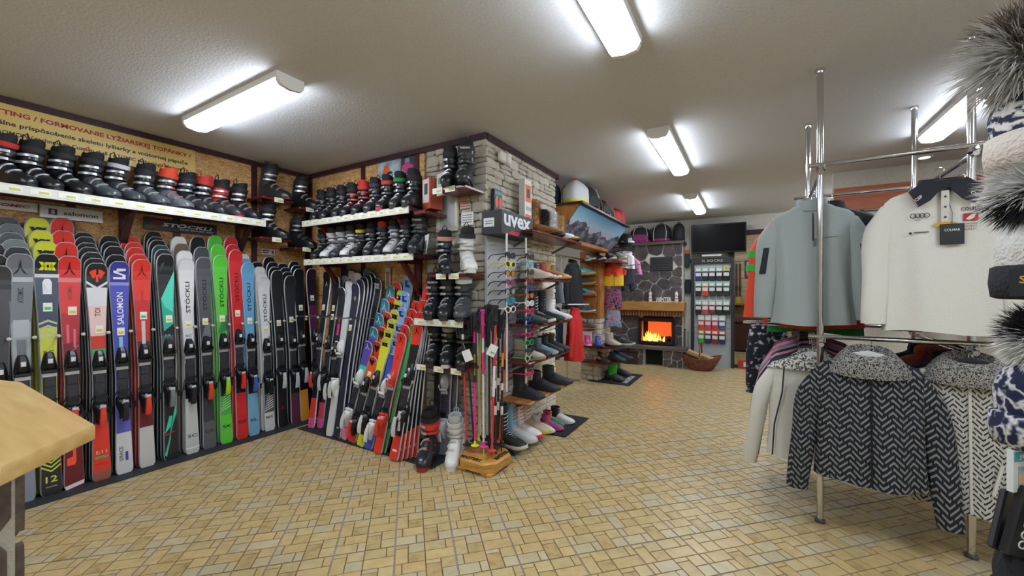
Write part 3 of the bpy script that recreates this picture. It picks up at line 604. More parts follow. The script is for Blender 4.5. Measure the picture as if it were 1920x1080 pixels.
# second group: short colourful race skis stacked six deep
HD = lambda c='#16171a': [(c, [(0, .885), (.62, .945), (.3, .965), (0, .945), (-.3, .965), (-.62, .945)])]
def climb(n, b0, t0, b1, t1, y0, y1, yt0, yt1, front, backs, label, group):
    for k in range(n):
        f = k / max(1, n - 1); bx = b0 + (b1 - b0) * f; tx = t0[0] + (t1[0] - t0[0]) * f; ty = t0[1] + (t1[1] - t0[1]) * f
        d = dict(front) if k == 0 else dict(body=backs[0], bounds=backs[1], gfx=backs[2], label='%s, %s from the front' % (label, ORD[k]), group=group)
        bski(bx, 0, tx, ty, yb=y0 + (y1 - y0) * f, yt=yt0 + (yt1 - yt0) * f, **d)
climb(5, 644, (695, 640), 668, (738, 535), 2.33, 2.55, 2.50, 2.68, dict(body=['#e590b2', '#c0569a', '#4ac3b4', '#5b54a8'], bounds=(.2, .5, .75), bind='#e3e4e2', acc='#e3e4e2', label='pink and turquoise ski with white bindings', gfx=atomic('#e9e9f0')), (['#4a8f94', '#5b4e9c', '#3f8c9c'], (.5, .9), atomic('#e3e6ee')), 'violet and teal ski with white pointed emblem', 'violet and teal skis in the stack')
climb(6, 660, (703, 668), 686, (750, 530), 2.32, 2.56, 2.49, 2.68, dict(body=['#d93a2e', '#1a1b1f', '#1c1d20', '#e8582f'], bounds=(.1, .35, .66), bind='#1b1c20', acc='#d83a2c', label='orange and black ski with dark heart emblem', gfx=HD(), tags=[(.78, 0, 0)]), (['#c9302d', '#e0472f'], (.6,), HD()), 'red orange ski with black heart emblem in the stack', 'red orange heart emblem skis')
climb(6, 676, (727, 636), 700, (757, 545), 2.30, 2.56, 2.50, 2.68, dict(body=['#c8d032', '#17191c', '#3a3c3e', '#d9dd3a'], bounds=(.1, .25, .5), bind='#1b1c20', acc='#e6e7e3', label='yellow ski with black chevron and grey middle', gfx=VXB + [chev('#26282a', .6, .02, -.03)]), (['#c8d032', '#d8dc3d'], (.5,), VXB), 'yellow ski with black crossed emblem in the stack', 'yellow crossed emblem skis')
climb(6, 690, (741, 665), 712, (770, 518), 2.29, 2.56, 2.50, 2.69, dict(body=['#3f55b5', '#1c1e22', '#4057b8'], bounds=(.25, .35), bind='#e4e5e3', acc='#e4e5e3', label='royal blue ski with white bindings and white lettering', texts=[('S/RA', .72, (.13, .03), '#e6e8ef', True)]), (['#5a78c8', '#79a8dd', '#86b4e6'], (.5, .8), [('#22357a', [(-.5, .93), (.5, .93), (.5, .945), (-.1, .945), (-.1, .965), (.5, .965), (.5, .97), (-.5, .97)])]), 'light blue ski with dark angular emblem in the stack', 'light blue skis in the stack')
climb(5, 708, (757, 625), 735, (785, 565), 2.27, 2.5, 2.50, 2.66, dict(body=['#e0382c', '#c8302a', '#e5402f', '#e23a2e'], bounds=(.12, .5, .8), bind='#d9433a', acc='#d8392f', label='bright red ski with two dark emblems and red binding', gfx=atomic('#4a1416') + atomic('#5a1a1a', .8, .5, .035), tags=[(.62, 0, 1)]), (['#d8372c', '#e03b2e'], (.5,), atomic('#5a1a1a')), 'bright red ski with dark pointed emblem in the stack', 'bright red skis in the stack')
bski(720, 0, 778, 610, yb=2.3, yt=2.5, body=['#2c8a3a', '#2fa044'], bounds=(.5,), wide=.4, label='green edged ski beside the bright red skis')
for k in range(5):
    bski(738 + 9 * k, 0, 787 + 6 * k, 520 + 22 * (4 - k), yb=2.24 + .03 * k, yt=2.5 + .03 * k, body=['#d23a2c', '#1a1b1f', '#1c1d21', '#d9392e'], bounds=(.17, .3, .84), bind='#1b1c20' if k < 2 else None, acc='#c8c9cc', label='black ski with red tail and tip, %s from the bright red skis' % ORD[k], group='red tailed black skis by the pillar', gfx=atomic('#2a1012') + [('#e8d6cc', [(-.5, .06), (.5, .06), (.5, .075), (-.5, .075)])])
# ------------------------------------------------------------------ ski boots (local: toe towards -y, sole on z = 0)
def ell(c, a, b, z, n=18, zb=0.0, zf=0.0, p=2.3):
    out = []
    for k in range(n):
        t = 2 * PI * k / n; ct, st = math.cos(t), math.sin(t)
        x = math.copysign(abs(ct) ** (2 / p), ct) * a; y = math.copysign(abs(st) ** (2 / p), st) * b
        out.append(Vector((x, c + y, z + (zb * max(0, st) + zf * max(0, -st)))))
    return out
def cuff_c(z): return .05 - (z - .13) * .28
def boot_meshes():
    out = {}
    sole = MB()
    def outline(y0, y1, w0, w1): return [(-w0 * .6, y0), (w0 * .6, y0), (w0, y0 - .015), (w1, y1 + .03), (w1 * .75, y1 + .006), (w1 * .4, y1), (-w1 * .4, y1), (-w1 * .75, y1 + .006), (-w1, y1 + .03), (-w0, y0 - .015)]
    sole.prism(outline(.112, .02, .034, .036), 0, .03); sole.prism(outline(-.06, -.205, .04, .036), 0, .026); sole.prism(outline(.105, -.2, .03, .034), .014, .034)
    out['sole'] = sole.mesh('sole')
    sh = MB(); st = []
    for y, w_, h, z0 in ((.113, .024, .09, .03), (.104, .036, .15, .026), (.08, .043, .185, .024), (.03, .047, .195, .024), (-.03, .047, .17, .024), (-.08, .05, .125, .024), (-.125, .051, .1, .024), (-.165, .047, .084, .024), (-.19, .036, .068, .026), (-.203, .02, .052, .03)):
        st.append([Vector((x * w_, y, z0 + (h - z0) * z)) for x, z in ((-1, 0), (-1.03, .25), (-1, .55), (-.82, .82), (-.45, .97), (0, 1), (.45, .97), (.82, .82), (1, .55), (1.03, .25), (1, 0))])
    out['shell'] = sh.loft(st).mesh('shell', True, 50)
    cf = MB(); rings = [ell(cuff_c(z) + .004, a, b, z, zb=zb, zf=zf) for z, a, b, zb, zf in ((.125, .046, .058, -.03, .03), (.15, .051, .064, -.01, .02), (.2, .053, .066, 0, 0), (.245, .055, .068, .02, -.012), (.275, .057, .07, .03, -.02))]
    rings.append([Vector((p.x * .9, cuff_c(.275) + (p.y - cuff_c(.275)) * .9, p.z)) for p in rings[-1]]); rings.append([Vector((p.x * .95, p.y, p.z - .05)) for p in rings[-1]])
    out['cuff'] = cf.loft(rings, cap=False).mesh('cuff', True, 40)
    ln = MB(); rings = [ell(cuff_c(z), a, b, z, zb=zb, zf=zf) for z, a, b, zb, zf in ((.2, .046, .057, 0, 0), (.28, .05, .06, .02, 0), (.315, .052, .062, .02, .012), (.332, .048, .058, .018, .014), (.33, .04, .05, .016, .01), (.285, .036, .045, 0, 0))]
    ln.loft(rings); out['liner'] = ln.mesh('liner', True, 60)
    lp = MB().tube([(-.012, cuff_c(.33) + .06, .325), (-.018, cuff_c(.35) + .06, .37), (0, cuff_c(.36) + .05, .392), (.018, cuff_c(.35) + .06, .37), (.012, cuff_c(.33) + .06, .325)], .0042, 6)
    out['pull_loop'] = lp.mesh('pull_loop')
    ps = MB(); z = .268
    ps.loft([ell(cuff_c(z), .061, .074, z, zf=-.012, zb=.012), ell(cuff_c(z + .03), .061, .074, z + .03, zf=-.012, zb=.012), ell(cuff_c(z + .03), .055, .068, z + .031, zf=-.012, zb=.012), ell(cuff_c(z), .055, .068, z - .001, zf=-.012, zb=.012)], cap=False)
    out['power_strap'] = ps.mesh('power_strap', True, 40)
    def cuffbuckle(z):
        mb = MB(); c = cuff_c(z); pth = [Vector((math.cos(t) * .0565, c + math.sin(t) * .07, z)) for t in [math.radians(a) for a in range(195, 385, 19)]]
        rings = [[p + Vector((0, 0, -.008)), p + Vector((0, 0, .008)), p * 1 + (p - Vector((0, c, z))).normalized() * .005 + Vector((0, 0, .008)), p + (p - Vector((0, c, z))).normalized() * .005 + Vector((0, 0, -.008))] for p in pth]
        mb.loft(rings); return mb
    def cufflever(z):
        mb = MB(); c = cuff_c(z); pth = [Vector((math.cos(t) * .064, c + math.sin(t) * .078, z)) for t in [math.radians(a) for a in range(182, 262, 11)]]
        rings = [[p + Vector((0, 0, -.007)), p + Vector((0, 0, .007)), p + (p - Vector((0, c, z))).normalized() * .007 + Vector((0, 0, .008)), p + (p - Vector((0, c, z))).normalized() * .007 + Vector((0, 0, -.008))] for p in pth]
        return mb.loft(rings)
    def footband(y, h, w_, e=0.0, a0=-62, a1=62, th=.005, wd=.009):
        mb = MB(); rings = []
        for k in range(9):
            t = math.radians(a0 + (a1 - a0) * k / 8); p = Vector((math.sin(t) * (w_ + e), y + .02 * abs(math.sin(t)), .03 + (h - .03 + e) * math.cos(t) ** .6)); nn = Vector((math.sin(t), 0, math.cos(t)))
            rings.append([p + Vector((0, -wd, 0)), p + Vector((0, wd, 0)), p + nn * th + Vector((0, wd, 0)), p + nn * th + Vector((0, -wd, 0))])
        return mb.loft(rings)
    out['buckle_strap'] = [cuffbuckle(.185).mesh('buckle_strap'), cuffbuckle(.232).mesh('buckle_strap'), footband(-.055, .146, .05).mesh('buckle_strap'), footband(-.11, .106, .052).mesh('buckle_strap')]
    out['buckle'] = [cufflever(.185).mesh('buckle'), cufflever(.232).mesh('buckle'), footband(-.055, .146, .05, .005, -62, 8, .008, .008).mesh('buckle'), footband(-.11, .106, .052, .005, -62, 8, .008, .008).mesh('buckle')]
    return out
BT = boot_meshes()
def boot(loc, rz, label, shell='#1b1d21', cuff=None, liner='#1a1b1e', strap='#26282c', buck='#b4b8bd', sole='#1b1c1f', clip=None, group=None, scale=1.0, strap_text=None, loop=None, toe=None):
    t = thing('ski_boot', label, 'ski boot', loc, (0, 0, rz), group, scale)
    cuff = cuff or shell; ms = M(shell, .3, vary=.08, coat=.2)
    mk('sole', BT['sole'], M(sole, .6), t); mk('shell', BT['shell'], ms, t); mk('cuff', BT['cuff'], M(cuff, .32, vary=.08, coat=.2), t)
    l = mk('liner', BT['liner'], M(liner, .8, bump=.2), t); mk('pull_loop', BT['pull_loop'], M(loop or liner, .7), l)
    mk('power_strap', BT['power_strap'], M(strap, .7), t)
    if strap_text: text(strap_text, M('#dcdde0', .5), t, (0, cuff_c(.283) - .0755, .271), (1, 0, 0), (0, .1, 1), width=.075, height=.015, bold=.01)
    for a, b in zip(BT['buckle_strap'], BT['buckle']):
        p = mk('buckle_strap', a, M(clip or '#3a3d43', .45), t); mk('buckle', b, M(buck, .3, .6), p)
    return t
# ---- shelves
def bracket(mb, x, y, z, dirx, diry, ln=.28):
    mb.bar((x, y, z - .02), (x + dirx * ln, y + diry * ln, z - .02), .035, .04); mb.bar((x + dirx * .01, y + diry * .01, z - .3), (x + dirx * ln * .8, y + diry * ln * .8, z - .03), .035, .04); mb.bar((x + dirx * .018, y + diry * .018, z - .32), (x + dirx * .018, y + diry * .018, z - .03), .035, .03)
STRIP = M('#dfe1dc', .35); STRIPT = M('#f1f1e4', .5); LEMON = M('#cfd076', .6)
def price_row(parent, a, b, out, n, hgt=.034):
    """price labels slid into the plastic rail from a to b, facing out"""
    a = Vector(a); b = Vector(b); u = (b - a).normalized(); o = Vector(out)
    for k in range(n):
        p = a + (b - a) * ((k + .5) / n); l = min(.09, (b - a).length / n * .8)
        q = MB().plate([p - u * l / 2 - Vector((0, 0, hgt / 2)), p + u * l / 2 - Vector((0, 0, hgt / 2)), p + u * l / 2 + Vector((0, 0, hgt / 2)), p - u * l / 2 + Vector((0, 0, hgt / 2))], o * .0015).build('price_label', STRIPT, parent, smooth=False)
        MB().plate([p + o * .0016 + u * (-l * .1) - Vector((0, 0, .009)), p + o * .0016 + u * (l * .4) - Vector((0, 0, .009)), p + o * .0016 + u * (l * .4) + Vector((0, 0, .006)), p + o * .0016 + u * (-l * .1) + Vector((0, 0, .006))], o * .0006).build('print', LEMON, q, smooth=False)
SX = XL + .35
s1 = thing('boot_shelf', 'long maroon wall shelf with white price rail under the yellow banner', 'shelf', (XL, .9, 2.0))
MB().box((.175, 0, -.015), (.34, 2.34, .03)).build('board', MAROON, s1, smooth=False)
r = MB().box((.35, 0, -.028), (.012, 2.34, .062)).build('price_rail', STRIP, s1, smooth=False)
price_row(s1, (.357, -1.0, -.028), (.357, 1.15, -.028), (1, 0, 0), 18)
for y in (-.95, .25, 1.08): mb = MB(); bracket(mb, .018, y, -.03, 1, 0); mb.build('bracket', MAROON, s1, smooth=False)
LB = [ # y from photograph column, look
 (8, 'black', dict(strap='#c8302c', liner='#22242a'), 'black ski boot with a red strap next to the banner edge above the counter'),
 (62, 'black', dict(cuff='#1d2024'), 'large plain black ski boot under the word FORMOVANIE'),
 (120, 'black', dict(liner='#16171a', loop='#111'), 'black ski boot with rounded dark cuff and tall pull loop'),
 (176, 'grey', dict(shell='#4d5359', cuff='#24272b', strap='#2b2d31', loop='#d9572a'), 'charcoal toed ski boot with a small orange tab'),
 (224, 'grey', dict(shell='#454a50', cuff='#2c2f33', strap='#c9ccd0'), 'charcoal ski boot with a pale badge on its strap'),
 (276, 'grey', dict(shell='#565c62', cuff='#33373c', buck='#b0b4b8'), 'dark grey ski boot with bare steel buckles'),
 (318, 'or', dict(shell='#6a7076', cuff='#3c4045', liner='#e2502c', strap='#e04a2c', clip='#d63b3a'), 'grey ski boot with orange liner and pink red straps'),
 (354, 'bl', dict(shell='#2b2e33', cuff='#232a3a', strap='#23262d', buck='#a5aab0'), 'black ski boot with a navy cuff beside the orange lined boot'),
 (386, 'rd', dict(shell='#2d3034', cuff='#1d1f23', strap='#c32f2f', liner='#c23330', sole='#2a2b2e'), 'black ski boot with a red strap and red tongue'),
 (418, 'rc', dict(shell='#34383c', cuff='#d23a34', strap='#1c1d20', clip='#d8413a', sole='#b23030'), 'black ski boot with a bright red cuff'),
 (452, 'bk', dict(shell='#26292d', cuff='#2a2d31', buck='#c2c6ca'), 'black ski boot at the end of the long shelf')]
for px, _, kw, lb in LB:
    y = on(px, 543, x=XL + .17).y
    if 'shell' not in kw: kw['shell'] = '#1d1f23'
    boot((XL + .15, y, 2.0), PI / 2 + .42 + random.uniform(-.08, .08), lb + ' on the long shelf' if len(lb.split()) < 9 else lb, group='boots on the long wall shelf', scale=1.0, **kw)
# second row of liner tops just behind
def small_shelf(name_label, c, d, facing, tags, z, mat=None, gloss=True):
    """single board on the wall: c centre (x, y), d size (x, y), facing unit vector of its front"""
    s = thing('boot_shelf', name_label, 'shelf', (c[0], c[1], z))
    MB().rbox((0, 0, -.0125), (d[0], d[1], .025), .004).build('board', MAROON_GLOSS, s)
    f = Vector((facing[0], facing[1], 0)); side = Vector((-f.y, f.x, 0)); dep = abs(f.x * d[0] + f.y * d[1]) / 2
    for k in tags:
        p = f * (dep + .002) + side * k + Vector((0, 0, -.018))
        q = MB().plate([p - side * .045 - Vector((0, 0, .022)), p + side * .045 - Vector((0, 0, .022)), p + side * .045 + Vector((0, 0, .022)), p - side * .045 + Vector((0, 0, .022))], f * .002).build('price_label', STRIPT, s, smooth=False)
        p = p + f * .0022
        MB().plate([p - side * .01 - Vector((0, 0, .012)), p + side * .035 - Vector((0, 0, .012)), p + side * .035 + Vector((0, 0, .005)), p - side * .01 + Vector((0, 0, .005))], f * .0006).build('print', LEMON, q, smooth=False)
    return s
# single shelves near the corner of the left wall
def corner_item(px, py, zx, rz, lb, slb, kw, w_=.30):
    p = on(px, py, x=XL + .17); z = p.z
    small_shelf(slb, (XL + .165, p.y), (.29, w_), (1, 0), (.0,), z)
    boot((XL + .17, p.y, z), rz, lb, group='display boots near the corner', **kw)
corner_item(508, 375, 0, PI / 2 + .5, 'tall charcoal ski boot with a red stripe on a corner shelf', 'short maroon shelf holding the red striped boot', dict(shell='#26282c', cuff='#2a2d31', clip='#b3342f', sole='#3a1d20', scale=1.02))
corner_item(504, 448, 0, PI / 2 + .5, 'black ski boot with white markings below the red striped boot', 'short maroon shelf under the end of the long shelf', dict(shell='#1a1c1f', cuff='#1d1f22', buck='#c9ccd0'))
corner_item(566, 393, 0, PI / 2 + .35, 'black ski boot with white edging beside the wall corner', 'short maroon shelf high in the wall corner', dict(shell='#1b1d21', cuff='#26292e', buck='#d5d7d8'), .22)
corner_item(560, 466, 0, PI / 2 + .35, 'matt black ski boot low in the wall corner', 'short maroon shelf low in the wall corner', dict(shell='#17191c', cuff='#191b1f', buck='#7e8287'), .24)
# two long shelves on the alcove wall
def alcove_shelf(x0, x1, z, label, n):
    s = thing('boot_shelf', label, 'shelf', ((x0 + x1) / 2, YB - .02, z)); L_ = x1 - x0
    MB().box((0, -.155, -.015), (L_, .31, .03)).build('board', MAROON, s, smooth=False)
    MB().box((0, -.316, -.024), (L_, .012, .058)).build('price_rail', STRIP, s, smooth=False)
    price_row(s, (-L_ / 2 + .03, -.323, -.024), (L_ / 2 - .03, -.323, -.024), (0, -1, 0), n)
    for x in (-L_ * .36, L_ * .36): mb = MB(); bracket(mb, x, -.005, -.03, 0, -1, .27); mb.build('bracket', MAROON_GLOSS, s, smooth=False)
    return s
alcove_shelf(-3.86, -2.40, 2.03, 'upper maroon boot shelf with white price rail on the board wall', 12)
alcove_shelf(-3.83, -2.35, 1.645, 'lower maroon boot shelf with white price rail on the board wall', 12)
U = [(604, dict(cuff='#24272c'), 'black ski boot standing first from the corner on the upper shelf'), (637, dict(cuff='#1b1d20', buck='#a9adb1'), 'black ski boot with low cuff, second from the corner on the upper shelf'), (655, dict(shell='#23262a', buck='#b5b9bd'), 'black ski boot with pale buckles, third on the upper shelf'),
 (665, dict(clip='#e04a2e', liner='#1c1d20'), 'black ski boot laced with orange buckle straps'), (682, dict(strap='#d23a34', liner='#c93a33', clip='#c6302e'), 'black ski boot with red cuff straps and red tongue'),
 (699, dict(shell='#2b3038', strap='#3a3f48'), 'slate ski boot beside the red strapped boot'), (716, dict(strap='#c9413a', sole='#b52f35'), 'black ski boot with a red tab and red sole'), (737, dict(shell='#2a2f2c', strap='#2f8f4d', loop='#2fae57'), 'black ski boot with a green strap'), (757, dict(shell='#25272b', buck='#9fa3a8'), 'tall black ski boot at the box end of the upper shelf')]
n = len(U)
for k, (px, kw, lb) in enumerate(U):
    kw.setdefault('shell', '#1e2024'); x = -3.79 + (1.28) * k / (n - 1)
    boot((x, YB - .16, 2.03), random.uniform(-.1, .1) + .5, lb, group='boots on the upper alcove shelf', scale=.98 + .008 * k, **kw)
Lw = [(dict(), 'black ski boot with white stripe, first from the corner on the lower shelf'), (dict(shell='#d9dad8', cuff='#cfd1d1', liner='#3a2c38', strap='#b9bcbe'), 'white ski boot with dark liner, closest to the corner'), (dict(shell='#3c3f43', cuff='#c6c8c9', liner='#2b2230', strap='#a9acaf'), 'grey toed ski boot with a white cuff'),
 (dict(shell='#e0e1df', cuff='#d3d5d5', liner='#262a30', strap='#3b3e44'), 'white ski boot with black strap in the middle of the lower shelf'), (dict(shell='#2b2d30', cuff='#202226', strap='#c9b02e'), 'black ski boot with a yellow strap'), (dict(shell='#303338', cuff='#26292d', buck='#c9ccd0'), 'black ski boot with silver buckles beside the yellow strapped boot'),
 (dict(shell='#26282c', liner='#c33436', buck='#b7babd'), 'black ski boot with a red lining on the lower shelf'), (dict(shell='#c7c9ca', cuff='#b9bcbe', liner='#202226', strap='#2a2c31'), 'silver grey ski boot beside the red lined boot'), (dict(shell='#2a2d31', cuff='#1f2125', buck='#d5d7d9'), 'black ski boot with bright white buckles on the lower shelf')]
for k, (kw, lb) in enumerate(Lw):
    kw.setdefault('shell', '#202226'); x = -3.76 + 1.17 * k / (len(Lw) - 1)
    boot((x, YB - .17, 1.645), random.uniform(-.1, .1) + .5, lb, group='boots on the lower alcove shelf', scale=.93, **kw)
boot((-2.44, YB - .17, 1.645), .5, 'extra tall black ski boot at the pillar end of the lower shelf', shell='#26282b', cuff='#2a2c30', liner='#1d1c20', strap='#2d2f33', buck='#595c61', group='boots on the lower alcove shelf', scale=1.08, strap_text='THERMIC')
# sheet leaning beside the tall boot, boxes on the upper shelf
def card(name, label, cat, loc, rz, w_, h, colr, tilt=.0, th=.004, prints=()):
    t = thing(name, label, cat, loc, (0, 0, 0)); t.rotation_euler = (Matrix.Rotation(rz, 3, 'Z') @ Matrix.Rotation(-tilt, 3, 'X')).to_euler()
    MB().box((0, 0, h / 2), (w_, th, h)).build('sheet', colr if not isinstance(colr, str) else M(colr, .6), t, smooth=False)
    for c, x0, z0, x1, z1 in prints:
        MB().box(((x0 + x1) / 2 * w_, -th / 2 - .0006, (z0 + z1) / 2 * h), (abs(x1 - x0) * w_, .0012, abs(z1 - z0) * h)).build('print', M(c, .6), t, smooth=False)
    return t
card('info_card', 'white info card leaning beside the extra tall boot', 'card', (-2.355, YB - .2, 1.645), -.5, .1, .17, '#d9dad8', .15, prints=[('#8d9094', -.35, .3, .35, .7)])
bx = thing('boot_box', 'orange and white boot heater box on the end of the upper shelf', 'box', (-2.335, YB - .12, 2.03), (0, 0, -.3))
MB().box((0, 0, .13), (.13, .12, .26)).build('carton', M('#b5543f', .5), bx, smooth=False)
MB().box((-.005, -.061, .155), (.1, .003, .2)).build('print', M('#dcd6cf', .5), bx, smooth=False); MB().box((0, -.0635, .17), (.05, .002, .09)).build('picture', M('#4b4f57', .5), bx, smooth=False)
bx = thing('product_box', 'maroon side board under the orange box at the shelf end', 'shelf board', (-2.33, YB - .02, 1.98)); MB().rbox((.02, -.15, 0), (.12, .28, .03), .004).build('board', MAROON_GLOSS, bx)
# posters on the boards
def on_wall_y(px0, py0, px1, py1, y=YB - .006):
    a = on(px0, py0, y=y); b = on(px1, py1, y=y); return a, b
a = on(709, 303, y=YB - .008); b = on(750, 336, y=YB - .008)
ps = thing('poster', 'grey blue poster of an orange skier above the upper boot shelf', 'poster', ((a.x + b.x) / 2, YB - .009, b.z))
w_ = b.x - a.x; h = a.z - b.z
MB().box((0, 0, h / 2), (w_, .002, h)).build('sheet', noise_mat('poster_sky', [(.3, '#6f8d99'), (.5, '#a9bdc3'), (.7, '#d3dcdd')], scale=9, rough=.5, bump=0), ps, smooth=False)
for c, pts in (('#d8652f', [(-.3, .35), (-.1, .3), (.05, .5), (-.05, .8), (-.2, .7)]), ('#22262d', [(-.1, .28), (.2, .35), (.1, .45), (-.05, .42)]), ('#e8ebeb', [(-.5, .0), (.5, .0), (.5, .2), (-.1, .28), (-.5, .15)])):
    MB().plate([(x * w_, -.0012, z * h) for x, z in pts], (0, -.0008, 0)).build('print', M(c, .5), ps, smooth=False)
a = on(752, 296, y=YB - .008); b = on(776, 332, y=YB - .008); w_ = b.x - a.x; h = a.z - b.z
ps = thing('poster', 'dark blue poster with pink figure above the upper boot shelf', 'poster', ((a.x + b.x) / 2, YB - .009, b.z))
MB().box((0, 0, h / 2), (w_, .002, h)).build('sheet', M('#2c3550', .5), ps, smooth=False)
for c, pts in (('#c8377a', [(-.4, .3), (.4, .25), (.45, .55), (0, .75), (-.4, .6)]), ('#4fa8b5', [(-.4, .02), (.4, .02), (.4, .2), (-.3, .22)]), ('#8d93a6', [(-.2, .72), (.2, .72), (.15, .92), (-.15, .92)])):
    MB().plate([(x * w_, -.0012, z * h) for x, z in pts], (0, -.0008, 0)).build('print', M(c, .5), ps, smooth=False)
# banner and signs of the left wall
bn = thing('banner', 'long yellow banner with red and black lettering under the ceiling trim', 'banner', (XL + .02, .4, 2.34))
bmat = noise_mat('banner_yellow', [(.3, '#d6b45a'), (.6, '#dcc070'), (.9, '#d9bf80')], scale=2, rough=.45, bump=0)
MB().box((.0, .12, .12), (.003, 2.24, .25)).build('sheet', bmat, bn, smooth=False)
y0 = on(0, 543, x=XL + .022).y - .4
def bline(s, px_end, z, hgt, colr, start, bold):
    y1 = on(px_end, 543, x=XL + .022).y - .4
    text(s, M(colr, .5), bn, (.0025, (start + y1) / 2, z), (0, 1, 0), (0, 0, 1), width=y1 - start, height=hgt, bold=bold)
bline('FITTING / FORMOVANIE LYŽIARSKEJ TOPÁNKY /', 358, .188, .05, '#a3242a', y0 - .055, .03)
bline('uálne prispôsobenie skeletu lyžiarky a vnútornej papuče', 352, .115, .043, '#2a2420', y0 - .03, .025)
bline('SALOMON / technológia Custom shell / ATOMIC technológia Memory Fit :', 358, .05, .036, '#2f2822', y0 - .05, .025)
for y, z in ((1.225, .232), (1.225, .01)): MB().lathe([(.006, 0), (.006, .003)], 10).build('eyelet', STEEL, bn, loc=(.003, y, z), rot=(0, PI / 2, 0))
def wall_sign(label, px0, py0, px1, py1, colr, edge='#c8cac8'):
    a = on(px0, py0, x=XL + .03); b = on(px1, py1, x=XL + .03); w_ = b.y - a.y; h = a.z - b.z
    t = thing('brand_sign', label, 'sign', (XL + .025, (a.y + b.y) / 2, b.z))
    MB().box((0, 0, h / 2), (.012, w_, h)).build('board', M(colr, .35), t, smooth=False)
    MB().box((-.001, 0, h / 2), (.012, w_ + .012, h + .012)).build('frame', M(edge, .4, .3), t, smooth=False)
    return t, w_, h
t, w_, h = wall_sign('white sign with a crimson brand word beside the counter end', -45, 370, 68, 397, '#dcdcda')
text('ATOMIC', M('#b0243c', .4), t, (.0075, .0, h * .5), (0, 1, 0), (0, 0, 1), width=w_ * .78, height=h * .42, bold=.03, shear=.25)
t, w_, h = wall_sign('white sign with square S logo and black brand word under the long shelf', 77, 384, 191, 417, '#dcdddb')
text('salomon', M('#22252a', .4), t, (.0075, w_ * .14, h * .5), (0, 1, 0), (0, 0, 1), width=w_ * .58, height=h * .36, bold=.02)
MB().box((.0072, -w_ * .32, h * .5), (.002, h * .52, h * .52)).build('logo', M('#22252a', .4), t, smooth=False)
text('S', M('#e4e5e3', .4), t, (.009, -w_ * .32, h * .5), (0, 1, 0), (0, 0, 1), width=h * .24, height=h * .36, bold=.04)
t, w_, h = wall_sign('black sign with white brand word and red swoosh below the long shelf', 272, 408, 405, 441, '#23262b', '#33363b')
text('STÖCKLI', M('#e6e7e8', .4), t, (.0075, w_ * .08, h * .58), (0, 1, 0), (0, 0, 1), width=w_ * .72, height=h * .42, bold=.03, shear=.2)
text('THE SWISS SKI', M('#c9cbcc', .4), t, (.0075, w_ * .2, h * .2), (0, 1, 0), (0, 0, 1), width=w_ * .5, height=h * .16, bold=.02, shear=.2)
MB().tube([(.007, w_ * (-.3 + .13 * math.cos(a)), h * (.5 + .33 * math.sin(a))) for a in [math.radians(d) for d in range(60, 300, 20)]], .005, 6).build('swoosh', M('#c5222f', .4), t)
# small notices pinned to the boards
a = on(503, 478, x=XL + .02); card('notice', 'small white notice pinned on the boards above the dark skis', 'notice', (XL + .02, a.y, a.z), PI / 2, .13, .06, '#d8d9d5', prints=[('#55585c', -.45, .6, .1, .8), ('#55585c', -.45, .25, .0, .45), ('#b43a40', .25, .2, .42, .8)])
a = on(537, 399, x=XL + .02); card('notice', 'blank white tag pinned between the corner shelves', 'notice', (XL + .02, a.y, a.z), PI / 2, .06, .035, '#cfd3d0')
a = on(728, 520, y=YB - .02); card('notice', 'tall white price list on the post under the lower shelf', 'notice', (a.x, YB - .024, 1.36), 0, .07, .2, '#d3cfc4', prints=[('#a86a6a', -.3, .1, .3, .8)])
# ------------------------------------------------------------------ stone pillar, face towards the skis
def pshelf(px0, px1, py, yfront, tags, label, rail=False, depth=None):
    a = on(px0, py, y=yfront); b = on(px1, py, y=yfront); x1 = min(b.x, XP + .02); dep = YB - .03 - yfront; z = (a.z + b.z) / 2
    s = thing('boot_shelf', label, 'shelf', ((a.x + x1) / 2, YB - .03, z)); L_ = x1 - a.x
    MB().rbox((0, -dep / 2, -.0125), (L_, dep, .025), .004).build('board', MAROON_GLOSS if not rail else MAROON, s)
    if rail:
        MB().box((0, -dep - .006, -.022), (L_, .012, .055)).build('price_rail', STRIP, s, smooth=False); price_row(s, (-L_ / 2, -dep - .013, -.022), (L_ / 2, -dep - .013, -.022), (0, -1, 0), 4)
    for k in tags:
        p = Vector((L_ * k, -dep - .003, -.02))
        q = MB().box(p, (.1, .003, .045)).build('price_label', STRIPT, s, smooth=False); MB().box(p + Vector((.015, -.002, -.004)), (.05, .001, .016)).build('print', LEMON, q, smooth=False)
    return s, z, a.x, x1
s, z, x0, x1 = pshelf(818, 902, 347, 2.44, (-.45, .0), 'top maroon shelf on the stone pillar above the small window')
boot((x0 + .04, YB - .16, z), .5, 'tall black ski boot on the top pillar shelf, beside the boards', shell='#1d1f23', cuff='#1b1d20', buck='#c2c5c9', scale=1.05, group='boots on the pillar shelves')
boot((x0 + .2, YB - .16, z), .5, 'charcoal ski boot with pink tab and lettered strap on the top pillar shelf', shell='#2d3034', cuff='#34373b', strap='#2a2c30', loop='#d83d6a', buck='#55585d', scale=1.12, strap_text='THERMIC', group='boots on the pillar shelves')
tb = thing('info_card', 'white and green price card beside the top pillar shelf', 'card', (x0 - .06, YB - .16, z - .02), (0, 0, -.3))
MB().box((0, 0, .09), (.11, .02, .18)).build('sheet', M('#d3d6d1', .5), tb, smooth=False); MB().box((0, -.0115, .12), (.06, .003, .05)).build('print', M('#54b071', .5), tb, smooth=False)
